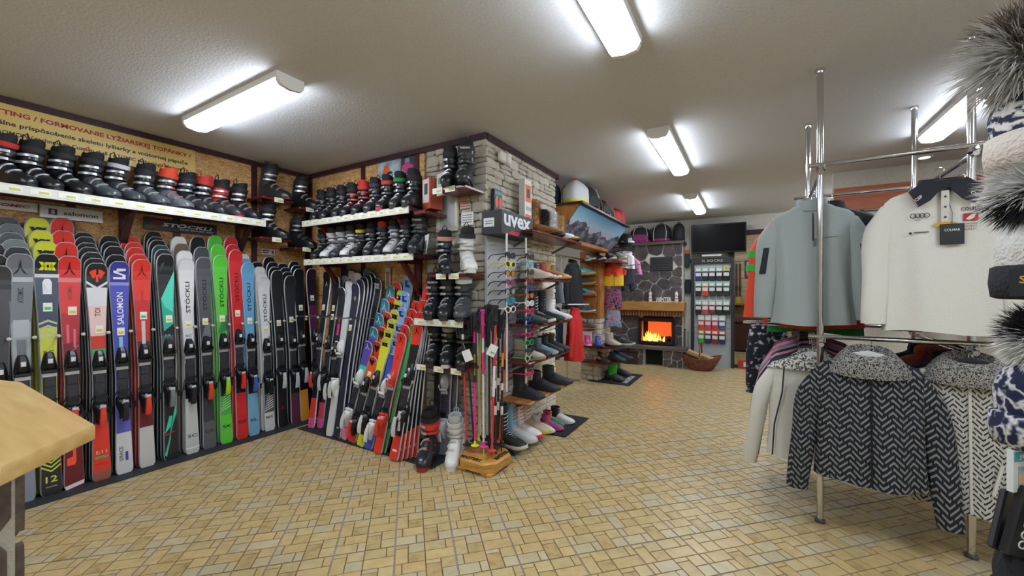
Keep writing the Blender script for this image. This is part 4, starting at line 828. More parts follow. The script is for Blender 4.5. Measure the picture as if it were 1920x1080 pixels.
# little framed window in the stone
a = on(822, 366, y=YB - .03); b = on(857, 430, y=YB - .03); w_ = b.x - a.x; h = a.z - b.z
wn = struct('window_1', MB().box(((a.x + b.x) / 2, YB - .026, (a.z + b.z) / 2), (w_ - .02, .006, h - .02)), M('#c3c9cb', .15, 0, vary=.12, scale=6), label='small framed glass window let into the stone pillar', cat='window')  # pale pane colour paints in the bright reflection on the glass
for c, d in ((((a.x + b.x) / 2, a.z), (w_ + .03, .03)), (((a.x + b.x) / 2, b.z), (w_ + .03, .03)), ((a.x, (a.z + b.z) / 2), (.03, h)), ((b.x, (a.z + b.z) / 2), (.03, h))):
    MB().rbox((c[0], YB - .035, c[1]), (d[0], .03, d[1]), .005).build('window_frame', M('#cfcabd', .5), wn)
a = on(876, 410, y=YB - .03); card('notice', 'white printed notice on the stone beside the small window', 'notice', (a.x, YB - .028, a.z - .055), 0, .125, .11, '#e3e2dc', prints=[('#6c6f73', -.4, .2 + .18 * k, .4, .26 + .18 * k) for k in range(4)])
a = on(870, 380, y=YB - .03); card('notice', 'red printed slip on the stone above the white notice', 'notice', (a.x + .01, YB - .028, a.z - .05), 0, .1, .08, '#c8b5a6', prints=[('#b0453f', -.45, .2 + .25 * k, .45, .3 + .25 * k) for k in range(3)])
s, z, x0, x1 = pshelf(800, 905, 513, 2.46, (-.12, .2), 'second maroon shelf on the stone pillar holding a white boot')
boot((x0 + .1, YB - .16, z), .75, 'black ski boot with a pink strap on the second pillar shelf', shell='#1b1c20', cuff='#1d1f22', strap='#c08a86', scale=1.05, buck='#b9bcc0', group='boots on the pillar shelves')
boot((x0 + .33, YB - .16, z), .8, 'white ski boot with black liner on the second pillar shelf', shell='#dadbd9', cuff='#d9dad9', liner='#1c1d20', strap='#26282c', buck='#e0e1e0', clip='#d5d6d6', sole='#cfd0ce', scale=1.07, group='boots on the pillar shelves')
s, z, x0, x1 = pshelf(778, 872, 600, 2.42, (), 'pillar shelf with white price rail', rail=True)
for k, (kw, lb) in enumerate(((dict(shell='#1d1f23', cuff='#1b1d20', strap_text='SALOMON', strap='#17181b', buck='#b9bcc0'), 'black ski boot with lettered strap on the white railed pillar shelf'), (dict(shell='#222428', cuff='#1e2023', buck='#c9ccd0'), 'black ski boot with four silver buckles on the white railed pillar shelf'), (dict(shell='#41464b', cuff='#3c4145', liner='#d0d3d4', strap='#dfe0df', buck='#a9adb1'), 'grey ski boot with white top on the white railed pillar shelf'))):
    boot((x0 + .075 + .155 * k, YB - .16, z), .5, lb, scale=1.1, group='boots on the pillar shelves', **kw)
s, z, x0, x1 = pshelf(780, 872, 688, 2.42, (-.38, 0, .36), 'lowest pale edged pillar shelf with three price labels')
for k, (kw, lb) in enumerate(((dict(shell='#191a1d', cuff='#1b1c1f', buck='#c4c7ca'), 'black ski boot on the lowest pillar shelf beside the red tailed skis'), (dict(shell='#1d1f22', cuff='#232428', liner='#8f8a80', strap='#9a948a', buck='#b9bcc0', sole='#b9bab8'), 'black ski boot with taupe top in the middle of the lowest pillar shelf'), (dict(shell='#17181b', cuff='#151619', buck='#6d7075'), 'black ski boot in the shade behind the hanging poles'))):
    boot((x0 + .075 + .155 * k, YB - .16, z), .5, lb, scale=1.03, group='boots on the pillar shelves', **kw)
sl = on(905, 347, y=2.6)
# floor: boots in front, snowboard and spare skis under the shelf
p = on(776, 880, z=0); boot((p.x - .02, p.y + .2, 0), .45, 'black ski boot with red cuff and tall black liner standing on the floor', shell='#202226', cuff='#c93a30', liner='#17181b', strap='#1a1b1e', clip='#d04034', sole='#8d2b2b', buck='#c9ccce', scale=1.18, group='boots on the floor')
p = on(822, 880, z=0); boot((p.x, p.y + .2, 0), .5, 'white ski boot with round dial standing on the floor', shell='#dcdddb', cuff='#d2d4d3', liner='#b5b9b8', strap='#d9dad8', buck='#e4e5e3', clip='#e1e2e0', sole='#d0d1cf', group='boots on the floor', scale=1.05)
p = on(848, 858, z=0); boot((p.x + .0, p.y + .1, 0), .5, 'white ski boot with grey liner behind the dial boot', shell='#d9dad8', cuff='#cfd1d0', liner='#7d8082', strap='#a5a8a9', buck='#2b2d31', clip='#d9dad8', sole='#cfd0ce', group='boots on the floor', scale=1.05)
bski(812, 0, 826, 690, yb=2.5, yt=2.66, body=['#cf3329', '#1b1c20'], bounds=(.34,), label='short red and black ski behind the floor boots')
bski(832, 0, 838, 640, yb=2.52, yt=2.66, body=['#8b8e93', '#4d3d55', '#777b80'], bounds=(.35, .6), bind='#b9bcc0', acc='#b9bcc0', wide=1.5, label='grey twin tip ski with silver binding behind the white boots')
bski(848, 0, 852, 660, yb=2.54, yt=2.68, body=['#4a4c52', '#5b5d63'], bounds=(.5,), label='slim grey ski beside the stone pillar')

# ------------------------------------------------------------------ pole stand
PW = noise_mat('stand_wood', [(.3, '#b17b35'), (.6, '#c8964a'), (.85, '#d5a95e')], scale=6, rough=.35, stretch=(2, 2, 8), bump=.04)
PC = Vector((-1.745, 2.54, 0)); pst = thing('pole_stand', 'octagonal wooden stand holding the ski poles', 'pole stand', PC)
oc = lambda r, c: [(r - c, -r), (r, -r + c), (r, r - c), (r - c, r), (-r + c, r), (-r, r - c), (-r, -r + c), (-r + c, -r)]
MB().prism(oc(.17, .07), .025, .06).build('lower_plate', PW, pst, smooth=False)
MB().loft([[Vector((x, y, z)) for x, y in oc(r, .07)] for r, z in ((.17, .062), (.17, .085), (.16, .097))]).build('upper_plate', PW, pst, smooth=False)
for x, y in ((.11, -.11), (.11, .11), (-.11, .11), (-.11, -.11)): MB().rbox((x, y, .0125), (.09, .09, .025), .004).build('foot', PW, pst)
text('MASTERS', M('#1d1712', .6), pst, (-.035, -.13, .0985), (1, -.0, 0), (0, 1, 0), width=.18, height=.04, bold=.03)
text('MASTERS', M('#1d1712', .6), pst, (.13, .03, .0985), (0, 1, 0), (-1, 0, 0), width=.17, height=.04, bold=.03)
def pole(loc, top, c, grip, label, basket=None, band=None, cat='ski pole', strap='#1b1c20', gl=.13):
    loc = Vector(loc); top = Vector(top); d = top - loc; ln = d.length; q = Vector((0, 0, 1)).rotation_difference(d)
    t = thing('ski_pole', label, cat, loc); t.rotation_euler = q.to_euler()
    MB().lathe([(.003, 0), (.004, .02), (.0075, .06), (.0085, .3), (.009, ln - gl)], 10).build('shaft', M(c, .3, coat=.3), t)
    MB().lathe([(.003, .045), (.03, .05), (.034, .056), (.012, .066), (.009, .09)], 14).build('basket', M(basket or BLACK, .45), t)
    z = ln - gl
    g = MB().lathe([(.011, z - .02), (.013, z), (.018, z + .012), (.013, z + .03), (.015, z + .06), (.0145, z + .09), (.021, z + .11), (.02, z + .125), (.01, z + .13)], 10, sx=1, sy=1.15).build('grip', M(grip, .6), t)
    MB().tube([(0, -.015, z + .118), (.01, -.05, z + .11), (.016, -.062, z + .03), (.01, -.05, z - .05), (-.012, -.052, z - .045), (-.014, -.062, z + .04), (0, -.015, z + .115)], .006, 6, flat=.3).build('strap', M(strap, .8), g)
    if band:
        for b0, b1, bc in band: MB().lathe([(.0102, ln * b0), (.0102, ln * b1)], 10).build('decal', M(bc, .4), t)
    return t
PD = [ # base px,py ; top px,py ; looks
 (874, 846, 866, 590, '#cf3a34', '#2a1c26', '#1b1c20', [(.7, .82, '#27282d'), (.82, .88, '#e4e4e2')], 'slim red ski pole with black upper shaft'),
 (883, 835, 871, 585, '#3a1f2b', '#6e3a5c', None, [(.55, .6, '#7a2a44')], 'dark burgundy ski pole with a purple grip'),
 (891, 848, 889, 585, '#ec2a95', '#2d2f34', '#d5dc3a', [(.5, .78, '#22242a'), (.55, .6, '#d9d23a'), (.64, .7, '#d9d23a')], 'neon pink ski pole with yellow marked black top'),
 (897, 836, 901, 575, '#c9c86a', '#3a3d42', '#d8d53a', [], 'pale yellow ski pole with yellow basket'),
 (907, 850, 905, 580, '#e4e4e6', '#d9418f', '#e23a9a', [(.55, .7, '#e23a86'), (.8, .9, '#e8288f')], 'white ski pole with magenta sections'),
 (899, 833, 894, 583, '#e0e2e1', '#8f9499', None, [], 'plain white ski pole with grey grip'),
 (918, 846, 917, 570, '#1c1d21', '#17181b', None, [], 'black ski pole beside the magenta pole'),
 (914, 836, 912, 572, '#b8bcc0', '#26282d', None, [(.7, .85, '#26282d')], 'silver ski pole with dark top'),
 (926, 835, 924, 572, '#2d4f73', '#1a1b1f', '#2a3d52', [(.2, .4, '#17191c')], 'navy blue ski pole in the middle of the stand'),
 (922, 858, 930, 572, '#d83a38', '#1a1b1f', '#c93a3a', [(.4, .6, '#e8e3e2'), (.7, .78, '#e24a3a')], 'thick bright red ski pole with white print'),
 (930, 852, 926, 575, '#1d1e22', '#141518', None, [(.45, .5, '#d8d9d8'), (.27, .33, '#d8d9d8')], 'black ski pole with white bands, first of three'),
 (936, 838, 935, 578, '#1d1e22', '#141518', None, [(.45, .5, '#d8d9d8'), (.27, .33, '#d8d9d8')], 'black ski pole with white bands, middle of three'),
 (940, 846, 943, 590, '#1d1e22', '#141518', None, [(.45, .5, '#d8d9d8'), (.27, .33, '#d8d9d8'), (.62, .72, '#d89a35')], 'black ski pole with white bands and amber section'),
 (948, 836, 953, 572, '#f0562f', '#2a2b30', '#d0432c', [(.55, .62, '#17181b'), (.72, .9, '#e8502e')], 'fluorescent orange ski pole at the shoe side of the stand')]
for bx, by, tx, ty, c, g, bk, bd, lb in PD:
    b = on(bx, by, z=.1)
    dd = Vector((b.x - PC.x, b.y - PC.y)); 
    if dd.length > .14: dd = dd * (.14 / dd.length)
    b = Vector((PC.x + dd.x, PC.y + dd.y, .098)); dep = b.dot(FW)
    r = ray(tx, ty); tp = Vector((0, 0, EYE)) + r * (dep + .01)
    pole(b, tp, c, g, lb, bk, bd)
for k, (px, py, lb) in enumerate(((880, 668, 'white paper tag hanging beside the pink pole'), (918, 658, 'white tag with green print hanging beside the red pole'))):
    q = on(px, py, y=2.41 if k == 0 else 2.42); t = card('paper_tag', lb, 'tag', q - Vector((0, 0, .035)), .55, .062, .085, '#e6e7e3', prints=[('#4fb573', -.1, .25, .35, .4)] if k else ())
    t.rotation_euler = (0, .45 if k else -.35, .55)
    MB().tube([(0, 0, .085), (0, .02, .14)], .0012, 5).build('string', M('#bbb', .8), t)

# ------------------------------------------------------------------ sunglasses display on the pillar edge
DY0, DY1 = YB - .02, 3.32
ds = thing('sunglasses_display', 'grey panel display with black header box and white uprights', 'display', (XP, DY0, 0))
GP = M('#b4b6b9', .4)
MB().box((.035, .29, 1.33), (.02, .6, 1.1)).build('back_panel', GP, ds, smooth=False)
hx = on(940, 430, y=DY0 - .03)
a = on(941, 392, x=XP + .22); b = on(999, 451, x=XP + .22)
HZ0, HZ1 = on(941, 437, x=XP + .22).z, a.z; hy0, hy1 = a.y - DY0, b.y - DY0
MB().box((.125, (hy0 + hy1) / 2, (HZ0 + HZ1) / 2), (.19, hy1 - hy0, HZ1 - HZ0)).build('header', M('#101115', .5), ds, smooth=False)
text('uvex', M('#c9cbce', .3, .3), ds, (.222, (hy0 + hy1) / 2 - .01, (HZ0 + HZ1) / 2 + .02), (0, 1, 0), (0, 0, 1), width=(hy1 - hy0) * .86, height=(HZ1 - HZ0) * .5, bold=.03)
MB().plate([(.2215, hy0 + (hy1 - hy0) * u, HZ0 + (HZ1 - HZ0) * v) for u, v in ((.28, .2), (.55, .2), (.5, .02), (.16, .02))], (.001, 0, 0)).build('print', M('#a8122f', .4), ds, smooth=False)
MB().box((.1, hy0 - .002, HZ0 + (HZ1 - HZ0) * .5), (.1, .003, .07)).build('print', M('#dcdddb', .5), ds, smooth=False)
for py_ in (0, .02): MB().box((.1, hy0 - .0042, HZ0 + (HZ1 - HZ0) * .5 - .01 + py_), (.07, .001, .006)).build('print', M('#55585c', .5), ds, smooth=False)
COLS = []
for px in (950, 986):
    q = on(px, 543, x=XP + .24); COLS.append(q.y - DY0)
    MB().lathe([(.008, .55), (.008, HZ0)], 10).build('upright', M('#dfe0e0', .3), ds, loc=(.24, q.y - DY0, 0))
def glasses_parts():
    fr = MB(); le = MB(); tp = MB()
    for s in (-1, 1):
        ring = lambda r, y: [Vector((s * .034 + math.cos(a) * .031 * r, y, math.sin(a) * .021 * r + .003 * math.cos(a) * s)) for a in [2 * PI * k / 14 for k in range(14)]]
        fr.loft([ring(1, -.004), ring(1, .003), ring(.78, .003), ring(.78, -.004), ring(1, -.004)], cap=False); le.loft([ring(.82, -.002), ring(.82, .001)])
        tp.tube([(s * .065, 0, .006), (s * .069, .01, .006), (s * .068, .09, .004), (s * .064, .115, -.004), (s * .06, .135, -.025)], .0032, 6)
    fr.tube([(-.01, -.001, .006), (0, -.004, .009), (.01, -.001, .006)], .0035, 6)
    return [fr.mesh('frame'), le.mesh('lens'), tp.mesh('temples')]
GLM = glasses_parts(); GT = MB().box((0, 0, 0), (.024, .002, .034)).mesh('tag')
def glasses(loc, rz, fc, lc, tc, label, tagc='#4fb46f'):
    t = thing('sunglasses', label, 'sunglasses', loc, (0, 0, rz), group='sunglasses on the display', scale=1.2)
    mk('frame', GLM[0], M(fc, .3), t); mk('lens', GLM[1], M(lc, .08, .5), t); tt = mk('temples', GLM[2], M(tc, .35), t); tt['kind'] = 'stuff'
    g = mk('price_tag', GT, M('#e0e2dd', .6), t, loc=(-.055, -.006, -.024), rot=(0, 0, .4)); mk('print', MB().box((0, -.0016, -.007), (.022, .001, .018)).mesh('print'), M(tagc, .5), g)
KY = '#1b1c20'
C1 = [(KY, '#2d3035', KY, 'black square sunglasses at the top of the first upright'), ('#d9d83a', '#26282c', '#b8b52a', 'neon yellow framed sunglasses'), ('#5a3a1c', '#c07a2c', KY, 'amber lensed sunglasses with black temples'), ('#6b2a5c', '#8e3f4f', KY, 'plum sunglasses with black temples on the first upright'), ('#222428', '#9aa0a6', KY, 'black sunglasses with silver mirror lenses'), ('#1f6f8a', '#3c8fb0', KY, 'teal sunglasses with blue lenses on the first upright'), ('#e4e5e4', '#1f2125', '#e0e1e0', 'white framed goggle style sunglasses on the first upright')]
C2 = [('#232428', '#2b2e34', KY, 'black sunglasses at the top of the second upright'), ('#5f97ad', '#7fb0c5', '#3c7f96', 'pale blue sunglasses on the second upright'), ('#3a2f2a', '#4a3b33', KY, 'brown sunglasses with dark temples'), ('#8a2f35', '#5b2d32', KY, 'dark red sunglasses under the brown pair'), ('#2a2f55', '#3a4684', KY, 'navy sunglasses with round lenses'), ('#6a2a4a', '#d9722c', '#c05a2c', 'sunglasses with orange lenses'), ('#e6e7e6', '#c9ccd0', '#dfe0e0', 'white sunglasses with pale lenses'), ('#d62a66', '#8e2a4a', '#d62a66', 'raspberry pink sunglasses on the second upright'), ('#34508a', '#26355a', '#34508a', 'mid blue sunglasses on the second upright'), ('#2b356a', '#1d2340', '#2b356a', 'indigo sunglasses below the mid blue pair'), ('#e62a86', '#303238', '#e62a86', 'hot pink sunglasses with black lenses'), ('#2fa054', '#28392e', '#2fa054', 'green framed sunglasses on the second upright'), ('#3a4048', '#2d3138', '#26292e', 'slate sunglasses with yellow tag'), ('#c9d0b0', '#23262a', '#4fae62', 'white sunglasses with green temples'), ('#23375a', '#1d2a45', '#23375a', 'dark blue wrap sunglasses'), ('#e03a7a', '#b02a5a', '#e03a7a', 'coral pink sunglasses at the bottom of the second upright')]
for ci, (cl, ztop, dz) in enumerate(((C1, on(950, 478, x=XP + .28).z, .070), (C2, on(986, 480, x=XP + .28).z, .066))):
    for k, (fc, lc, tc, lb) in enumerate(cl):
        zz = ztop - dz * k
        glasses((XP + .28, DY0 + COLS[ci] - .01, zz), PI / 2, fc, lc, tc, lb, '#4fb46f' if k % 3 else '#e0b93a')
for ci in range(2):
    MB().tube([(.045, COLS[ci] - .07, on(950, 463, x=XP + .17).z), (.24, COLS[ci] - .02, on(950, 463, x=XP + .17).z), (.25, COLS[ci] + .05, on(950, 463, x=XP + .17).z)], .004, 6).build('arm', CHROME, ds)
# sensor on the stone
q = on(940, 296, x=XP + .03); sn = thing('motion_sensor', 'white alarm sensor high on the stone pillar', 'sensor', q)
MB().rbox((.02, -.02, 0), (.04, .1, .09), .01).build('body', M('#d9d7d0', .4), sn); MB().rbox((.03, .06, 0), (.055, .06, .1), .012).build('cover', M('#e6e4de', .35), sn)
# hand warmer packs and boxes above the display
bxs = on(940, 375, x=XP + .09); t = thing('product_pack', 'dark hanging pack with orange insoles on the stone', 'pack', (XP + .045, bxs.y, bxs.z - .09))
MB().box((0, 0, .09), (.03, .12, .18)).build('carton', M('#26333a', .5), t, smooth=False)
for s in (-.028, .028): MB().lathe([(.022, 0), (.022, .002)], 16, sx=2.2, sy=1).build('picture', M('#e05a2c', .5), t, loc=(.0155, s, .07), rot=(0, PI / 2, 0))
MB().box((.0155, 0, .15), (.002, .1, .03)).build('print', M('#4f8d9a', .5), t, smooth=False); MB().box((.0155, -.02, .115), (.002, .03, .02)).build('print', M('#42c04e', .5), t, smooth=False)
# ------------------------------------------------------------------ shoes and winter boots (toe towards -y)
def arch(y, w_, z0, h, lean=0.0):
    return [Vector((x * w_, y, z0 + (h - z0) * z)) for x, z in ((-1, 0), (-1.04, .3), (-.95, .62), (-.7, .87), (-.35, .98), (0, 1), (.35, .98), (.7, .87), (.95, .62), (1.04, .3), (1, 0))]
def shoe_meshes():
    o = {}
    so = MB(); pts = [(.105, .022), (.1, .034), (.06, .038), (0, .034), (-.06, .041), (-.1, .045), (-.14, .041), (-.165, .03), (-.177, .014)]
    out = [(-w_, y) for y, w_ in pts] + [(w_, y) for y, w_ in reversed(pts)]
    so.loft([[Vector((x * e, y * e, z + .012 * max(0, (-y - .12) / .05))) for x, y in out] for z, e in ((0, .96), (.006, 1), (.02, 1.0), (.026, .97))])
    o['sole'] = so.mesh('sole', True, 40)
    up = MB(); st = [arch(y, w_, .022, h) for y, w_, h in ((.103, .018, .06), (.095, .03, .085), (.06, .036, .1), (.02, .036, .096), (-.03, .038, .084), (-.08, .042, .066), (-.12, .041, .058), (-.15, .034, .05), (-.172, .016, .038))]
    o['upper'] = up.loft(st).mesh('upper', True, 60)
    o['collar'] = MB().loft([ell(.055, .028, .042, .092, 14), ell(.055, .03, .044, .104, 14, zb=.012), ell(.055, .024, .037, .108, 14, zb=.012), ell(.055, .02, .032, .088, 14)]).mesh('collar')
    la = []
    for k in range(5):
        y = -.0 - .018 * k; z = .094 - .0075 * k
        la.append(MB().tube([(-.02, y + .004, z - .005), (-.01, y, z + .002), (.01, y - .004, z + .002), (.02, y, z - .005)], .0026, 5).mesh('lace'))
    o['lace'] = la
    o['toe_cap'] = MB().loft([[Vector((p.x * 1.03, p.y - .001, p.z * 1.02)) for p in arch(y, w_, .02, h)] for y, w_, h in ((-.13, .039, .045), (-.152, .034, .042), (-.175, .016, .034))]).mesh('toe_cap', True, 60)
    # tall shaft with rounded vamp
    o['shaft'] = MB().loft([ell(.045, .04, .055, .05, 16), ell(.05, .042, .054, .1, 16), ell(.055, .043, .05, .16, 16), ell(.058, .046, .053, .22, 16), ell(.06, .047, .055, .27, 16), ell(.06, .04, .048, .272, 16), ell(.06, .036, .042, .22, 16)]).mesh('shaft', True, 50)
    o['shaft_low'] = MB().loft([ell(.045, .039, .054, .05, 16), ell(.05, .041, .053, .09, 16), ell(.053, .043, .052, .15, 16), ell(.053, .037, .046, .153, 16), ell(.053, .033, .04, .11, 16)]).mesh('shaft', True, 50)
    r_ = random.Random(2)
    def fur(z, h, n=900):
        mb = MB()
        for _ in range(n):
            a = r_.uniform(0, 2 * PI); zz = z + r_.uniform(-h, h); p = Vector((math.cos(a) * .046, .058 + math.sin(a) * .054, zz)); d = Vector((math.cos(a), math.sin(a), r_.uniform(-.9, .5))).normalized()
            s_ = d.cross(Vector((0, 0, 1))).normalized() * .0022; e = p + d * r_.uniform(.018, .042)
            mb.add([p - s_, p + s_, e], [(0, 1, 2)])
        return mb.mesh('fur', False)
    o['fur'] = fur(.272, .018); o['fur_low'] = fur(.155, .015, 700); o['fur_all'] = fur(.17, .1, 2400)
    o['shaft_lace'] = [MB().tube([(-.024, .006 + .0002 * k, .11 + .026 * k), (0, -.003, .114 + .026 * k), (.024, .006, .12 + .026 * k)], .003, 5).mesh('lace') for k in range(5)]
    return o
SH = shoe_meshes()
def shoe(loc, rz, label, upper, sole='#2a2b2d', collar=None, lace='#d0d0cc', toe=None, group=None, scale=1.0, cat='shoe', tall=None, shaft=None, fur=None, accent=None, tagged=None, pitch=0, furry=False):
    t = thing('winter_boot' if tall else 'shoe', label, cat if not tall else 'boot', loc, (0, 0, rz), group, scale)
    if pitch: t.rotation_euler = (Matrix.Rotation(rz, 3, 'Z') @ Matrix.Rotation(pitch, 3, 'X')).to_euler()
    mk('sole', SH['sole'], M(sole, .6), t); u = mk('upper', SH['upper'], M(upper, .6, bump=.15), t)
    if accent: mk('side_stripe', MB().plate([(.0395, .05, .03), (.04, -.02, .034), (.042, -.06, .04), (.04, .0, .06), (.037, .06, .075)], (.0015, 0, 0)).mesh('side_stripe'), M(accent, .5), t); mk('side_stripe', MB().plate([(-.0395, .05, .03), (-.04, -.02, .034), (-.042, -.06, .04), (-.04, .0, .06), (-.037, .06, .075)], (-.0015, 0, 0)).mesh('side_stripe'), M(accent, .5), t)
    if toe: mk('toe_cap', SH['toe_cap'], M(toe, .5), t)
    if lace:
        for l in SH['lace']: mk('lace', l, M(lace, .7), u)
    if tall:
        lo = tall == 'low'; s = mk('shaft', SH['shaft_low' if lo else 'shaft'], M(shaft or upper, .6, bump=.15), t)
        if lace:
            for l in SH['shaft_lace'][:2 if lo else 5]: mk('lace', l, M(lace, .7), s)
        if fur: f = mk('fur_trim', SH['fur_low' if lo else ('fur_all' if furry else 'fur')], M(fur, .9), t); f['kind'] = 'stuff'
    else: mk('collar', SH['collar'], M(collar or upper, .8), t)
    if tagged:
        q = mk('price_tag', MB().box((0, 0, 0), (.05, .003, .07)).mesh('price_tag'), TAGW, t, loc=(.05, -.02, .16), rot=(.2, .2, 1.2)); mk('print', MB().box((0, -.0022, 0), (.025, .001, .025)).mesh('print'), M(tagged, .5), q)
    return t
# shelves of the pillar's aisle face
SHX = -1.55
def face_shelf(y0, y1, z, label, mat=MAROON_GLOSS, depth=.3, x1=SHX):
    s = thing('shoe_shelf', label, 'shelf', ((x1 + XP) / 2 + .01, (y0 + y1) / 2, z))
    MB().rbox((0, 0, -.0125), (x1 - XP - .03, y1 - y0, .025), .008).build('board', mat, s)
    for y in (-.36 * (y1 - y0), .36 * (y1 - y0)): MB().bar((-(x1 - XP) / 2 + .03, y, -.12), (.06, y, -.03), .02, .02).build('bracket', STEEL, s, smooth=False)
    return s
ZS = [1.86, 1.447, 1.05, .744, .41]
face_shelf(2.98, 4.12, ZS[0], 'top aisle shelf holding fur boots above the sunglasses')
face_shelf(3.12, 3.8, ZS[1], 'aisle shelf at eye height holding laced leather boots')
face_shelf(3.02, 3.78, ZS[2], 'aisle shelf holding tall green and white winter boots')
face_shelf(2.9, 3.78, ZS[3], 'aisle shelf holding ankle boots, third above the floor mat')
face_shelf(2.92, 3.8, ZS[4], 'lowest aisle shelf holding big dark snow boots', mat=WOOD)
R90 = PI / 2
def row(y0, y1, x, z, items, grp, rz=R90, **kw):
    n = len(items)
    for k, it in enumerate(items):
        d = dict(it); lb = d.pop('lb'); y = y0 + (y1 - y0) * (k / max(1, n - 1)) if n > 1 else y0
        shoe((x, y, z), rz + random.uniform(-.08, .08), lb, group=grp, **{**kw, **d})
row(3.4, 4.02, -1.72, ZS[0], [dict(lb='shaggy tan fur boot with brown foot', upper='#9a6a3f', shaft='#b98d58', fur='#b08350', tall='hi', furry=True, lace=None, scale=1.25, sole='#6a4526'), dict(lb='black fluffy boot on the top aisle shelf', upper='#1d1e22', fur='#17181b', tall='hi', furry=True, lace=None, scale=1.05), dict(lb='white fluffy boot on the top aisle shelf', upper='#e1e0dc', fur='#e8e6e0', tall='hi', furry=True, lace=None, sole='#dcdad4', scale=1.1), dict(lb='leopard spotted fur boot beside the poster cabinet', upper='#c0a067', fur='#cfae72', tall='hi', furry=True, lace=None, sole='#2b2622', scale=1.05)], 'fur boots on the top aisle shelf')
row(3.24, 3.74, -1.7, ZS[1], [dict(lb='cream canvas high shoe with white laces', upper='#c9bfa8', tall='low', sole='#cfc8b8', lace='#e4dfd2', scale=1.1), dict(lb='black laced ankle boot between cream and red shoes', upper='#2b2d33', tall='low', lace='#bfc2c5', sole='#c9c6bd'), dict(lb='dark red laced ankle boot', upper='#8a2430', tall='low', lace='#c9413f', sole='#d0cbc0'), dict(lb='tan leather laced ankle boot with big toe', upper='#a87d4a', tall='low', lace='#7a4f28', sole='#caa36a', scale=1.15), dict(lb='mustard and brown hiking boot', upper='#8d6a35', tall='low', lace='#c89b3f', sole='#b88a42')], 'laced boots at eye height')
row(3.14, 3.68, -1.69, ZS[2], [dict(lb='moss green tall winter boot', upper='#4a5245', shaft='#525b4c', tall='hi', lace='#6a725f', sole='#2d302c', scale=1.08), dict(lb='black and white tall winter boot beside the green boot', upper='#26272b', shaft='#1e1f23', tall='hi', lace='#dcdcd8', sole='#d8d7d2', scale=1.05), dict(lb='black tall lace up winter boot', upper='#202125', shaft='#1d1e22', tall='hi', lace='#8d9095', scale=1.08), dict(lb='white tall lace up winter boot', upper='#dcdbd8', shaft='#e1e0dd', tall='hi', lace='#f0efec', sole='#d8d7d2', scale=1.12)], 'tall winter boots')
row(3.1, 3.68, -1.69, ZS[3], [dict(lb='beige ankle boot with square buckle', upper='#b5aa98', tall='low', sole='#8d8a78', lace=None, scale=1.1), dict(lb='black ankle boot with fur collar beside the beige boot', upper='#26272b', tall='low', fur='#6a5a4a', lace='#44464a'), dict(lb='pale teal ankle boot', upper='#6f8d94', tall='low', sole='#8fa9ad', lace='#aac3c6'), dict(lb='black hiking boot with green tongue', upper='#2a2d31', tall='low', sole='#23262a', lace='#5f8d72'), dict(lb='dark hiking boot with brown fur trim', upper='#33363b', tall='low', fur='#8a7158', sole='#2b3a35', lace='#3a3d42')], 'ankle boots on the aisle shelf')
row(3.08, 3.68, -1.69, ZS[4], [dict(lb='large navy black snow boot with white price card', upper='#23262d', tall='hi', sole='#2a2d34', lace=None, scale=1.12, tagged='#4fb46f'), dict(lb='black snow boot with a small square tag', upper='#2a2c31', tall='low', sole='#26292e', lace='#44474c', scale=1.15), dict(lb='charcoal snow boot at the end of the lowest aisle shelf', upper='#34373d', tall='low', sole='#2a3236', lace='#5a5d62', scale=1.15)], 'snow boots on the lowest aisle shelf')
# low platform with moon boots, floor mats
pf = thing('boot_platform', 'low black glossy platform for moon boots', 'platform', (-1.76, 3.08, 0)); MB().rbox((0, 0, .025), (.25, .56, .05), .006).build('board', M('#191416', .2, coat=.4), pf)
MBT = [(3.0 - .13, dict(lb='black moon boot with white soles', upper='#1b1c20', shaft='#1f2024', tall='hi', lace='#d5d5d2', sole='#c9c8c2', scale=1.2)), (3.03, dict(lb='pale moon boot with rainbow shaft', upper='#c3c8c6', shaft='#7fb2c9', fur='#e5e2dc', tall='hi', lace='#d8633a', sole='#b9c4bd', scale=1.25)), (3.15, dict(lb='white moon boot with red letter print', upper='#e0dbd6', shaft='#e3dcd8', tall='hi', lace='#c93a4a', sole='#c2334a', scale=1.2, accent='#c8324a')), (3.28, dict(lb='cream moon boot with long loose laces', upper='#b9ab92', shaft='#c9bda6', fur='#dcd3c2', tall='hi', lace='#8d7f68', sole='#c9c04a', scale=1.25))]
for y, d in MBT: d = dict(d); lb = d.pop('lb'); shoe((-1.75, y, .05), R90 - .15, lb, group='moon boots on the platform', **d)
m1 = thing('door_mat', 'dark navy mat in front of the boot platform', 'mat', (-1.66, 3.71, 0)); MB().rbox((0, 0, .004), (.42, .62, .008), .003).build('carpet', M('#1d222c', .9, bump=.4, scale=300), m1); MB().rbox((0, 0, .002), (.44, .64, .004), .002).build('border', M('#15171b', .7), m1)
for k, (y, x, d) in enumerate(((3.42, -1.72, dict(lb='white child snow boot with pink flowers', upper='#dcd6d2', shaft='#d0c6c2', tall='low', sole='#c9bfc0', lace='#d8457a', accent='#d8457a', scale=.95)), (3.53, -1.66, dict(lb='purple and pink patterned child snow boot', upper='#8a4a86', shaft='#b04a7a', tall='low', lace='#e0572f', sole='#c8406a', accent='#e8b23a', scale=.85)), (3.64, -1.7, dict(lb='green and red patterned child snow boot', upper='#3f7a5a', shaft='#c23a3a', tall='low', lace='#d9d2c2', sole='#2f9a4a', scale=.85)), (3.76, -1.66, dict(lb='white child snow boot with black heel', upper='#dad9d6', shaft='#26272b', tall='low', lace='#c9c8c4', sole='#dddcd8', scale=.95)))):
    d = dict(d); lb = d.pop('lb'); shoe((x, y, .009), R90 - .1, lb, group='child snow boots on the mat', **d)
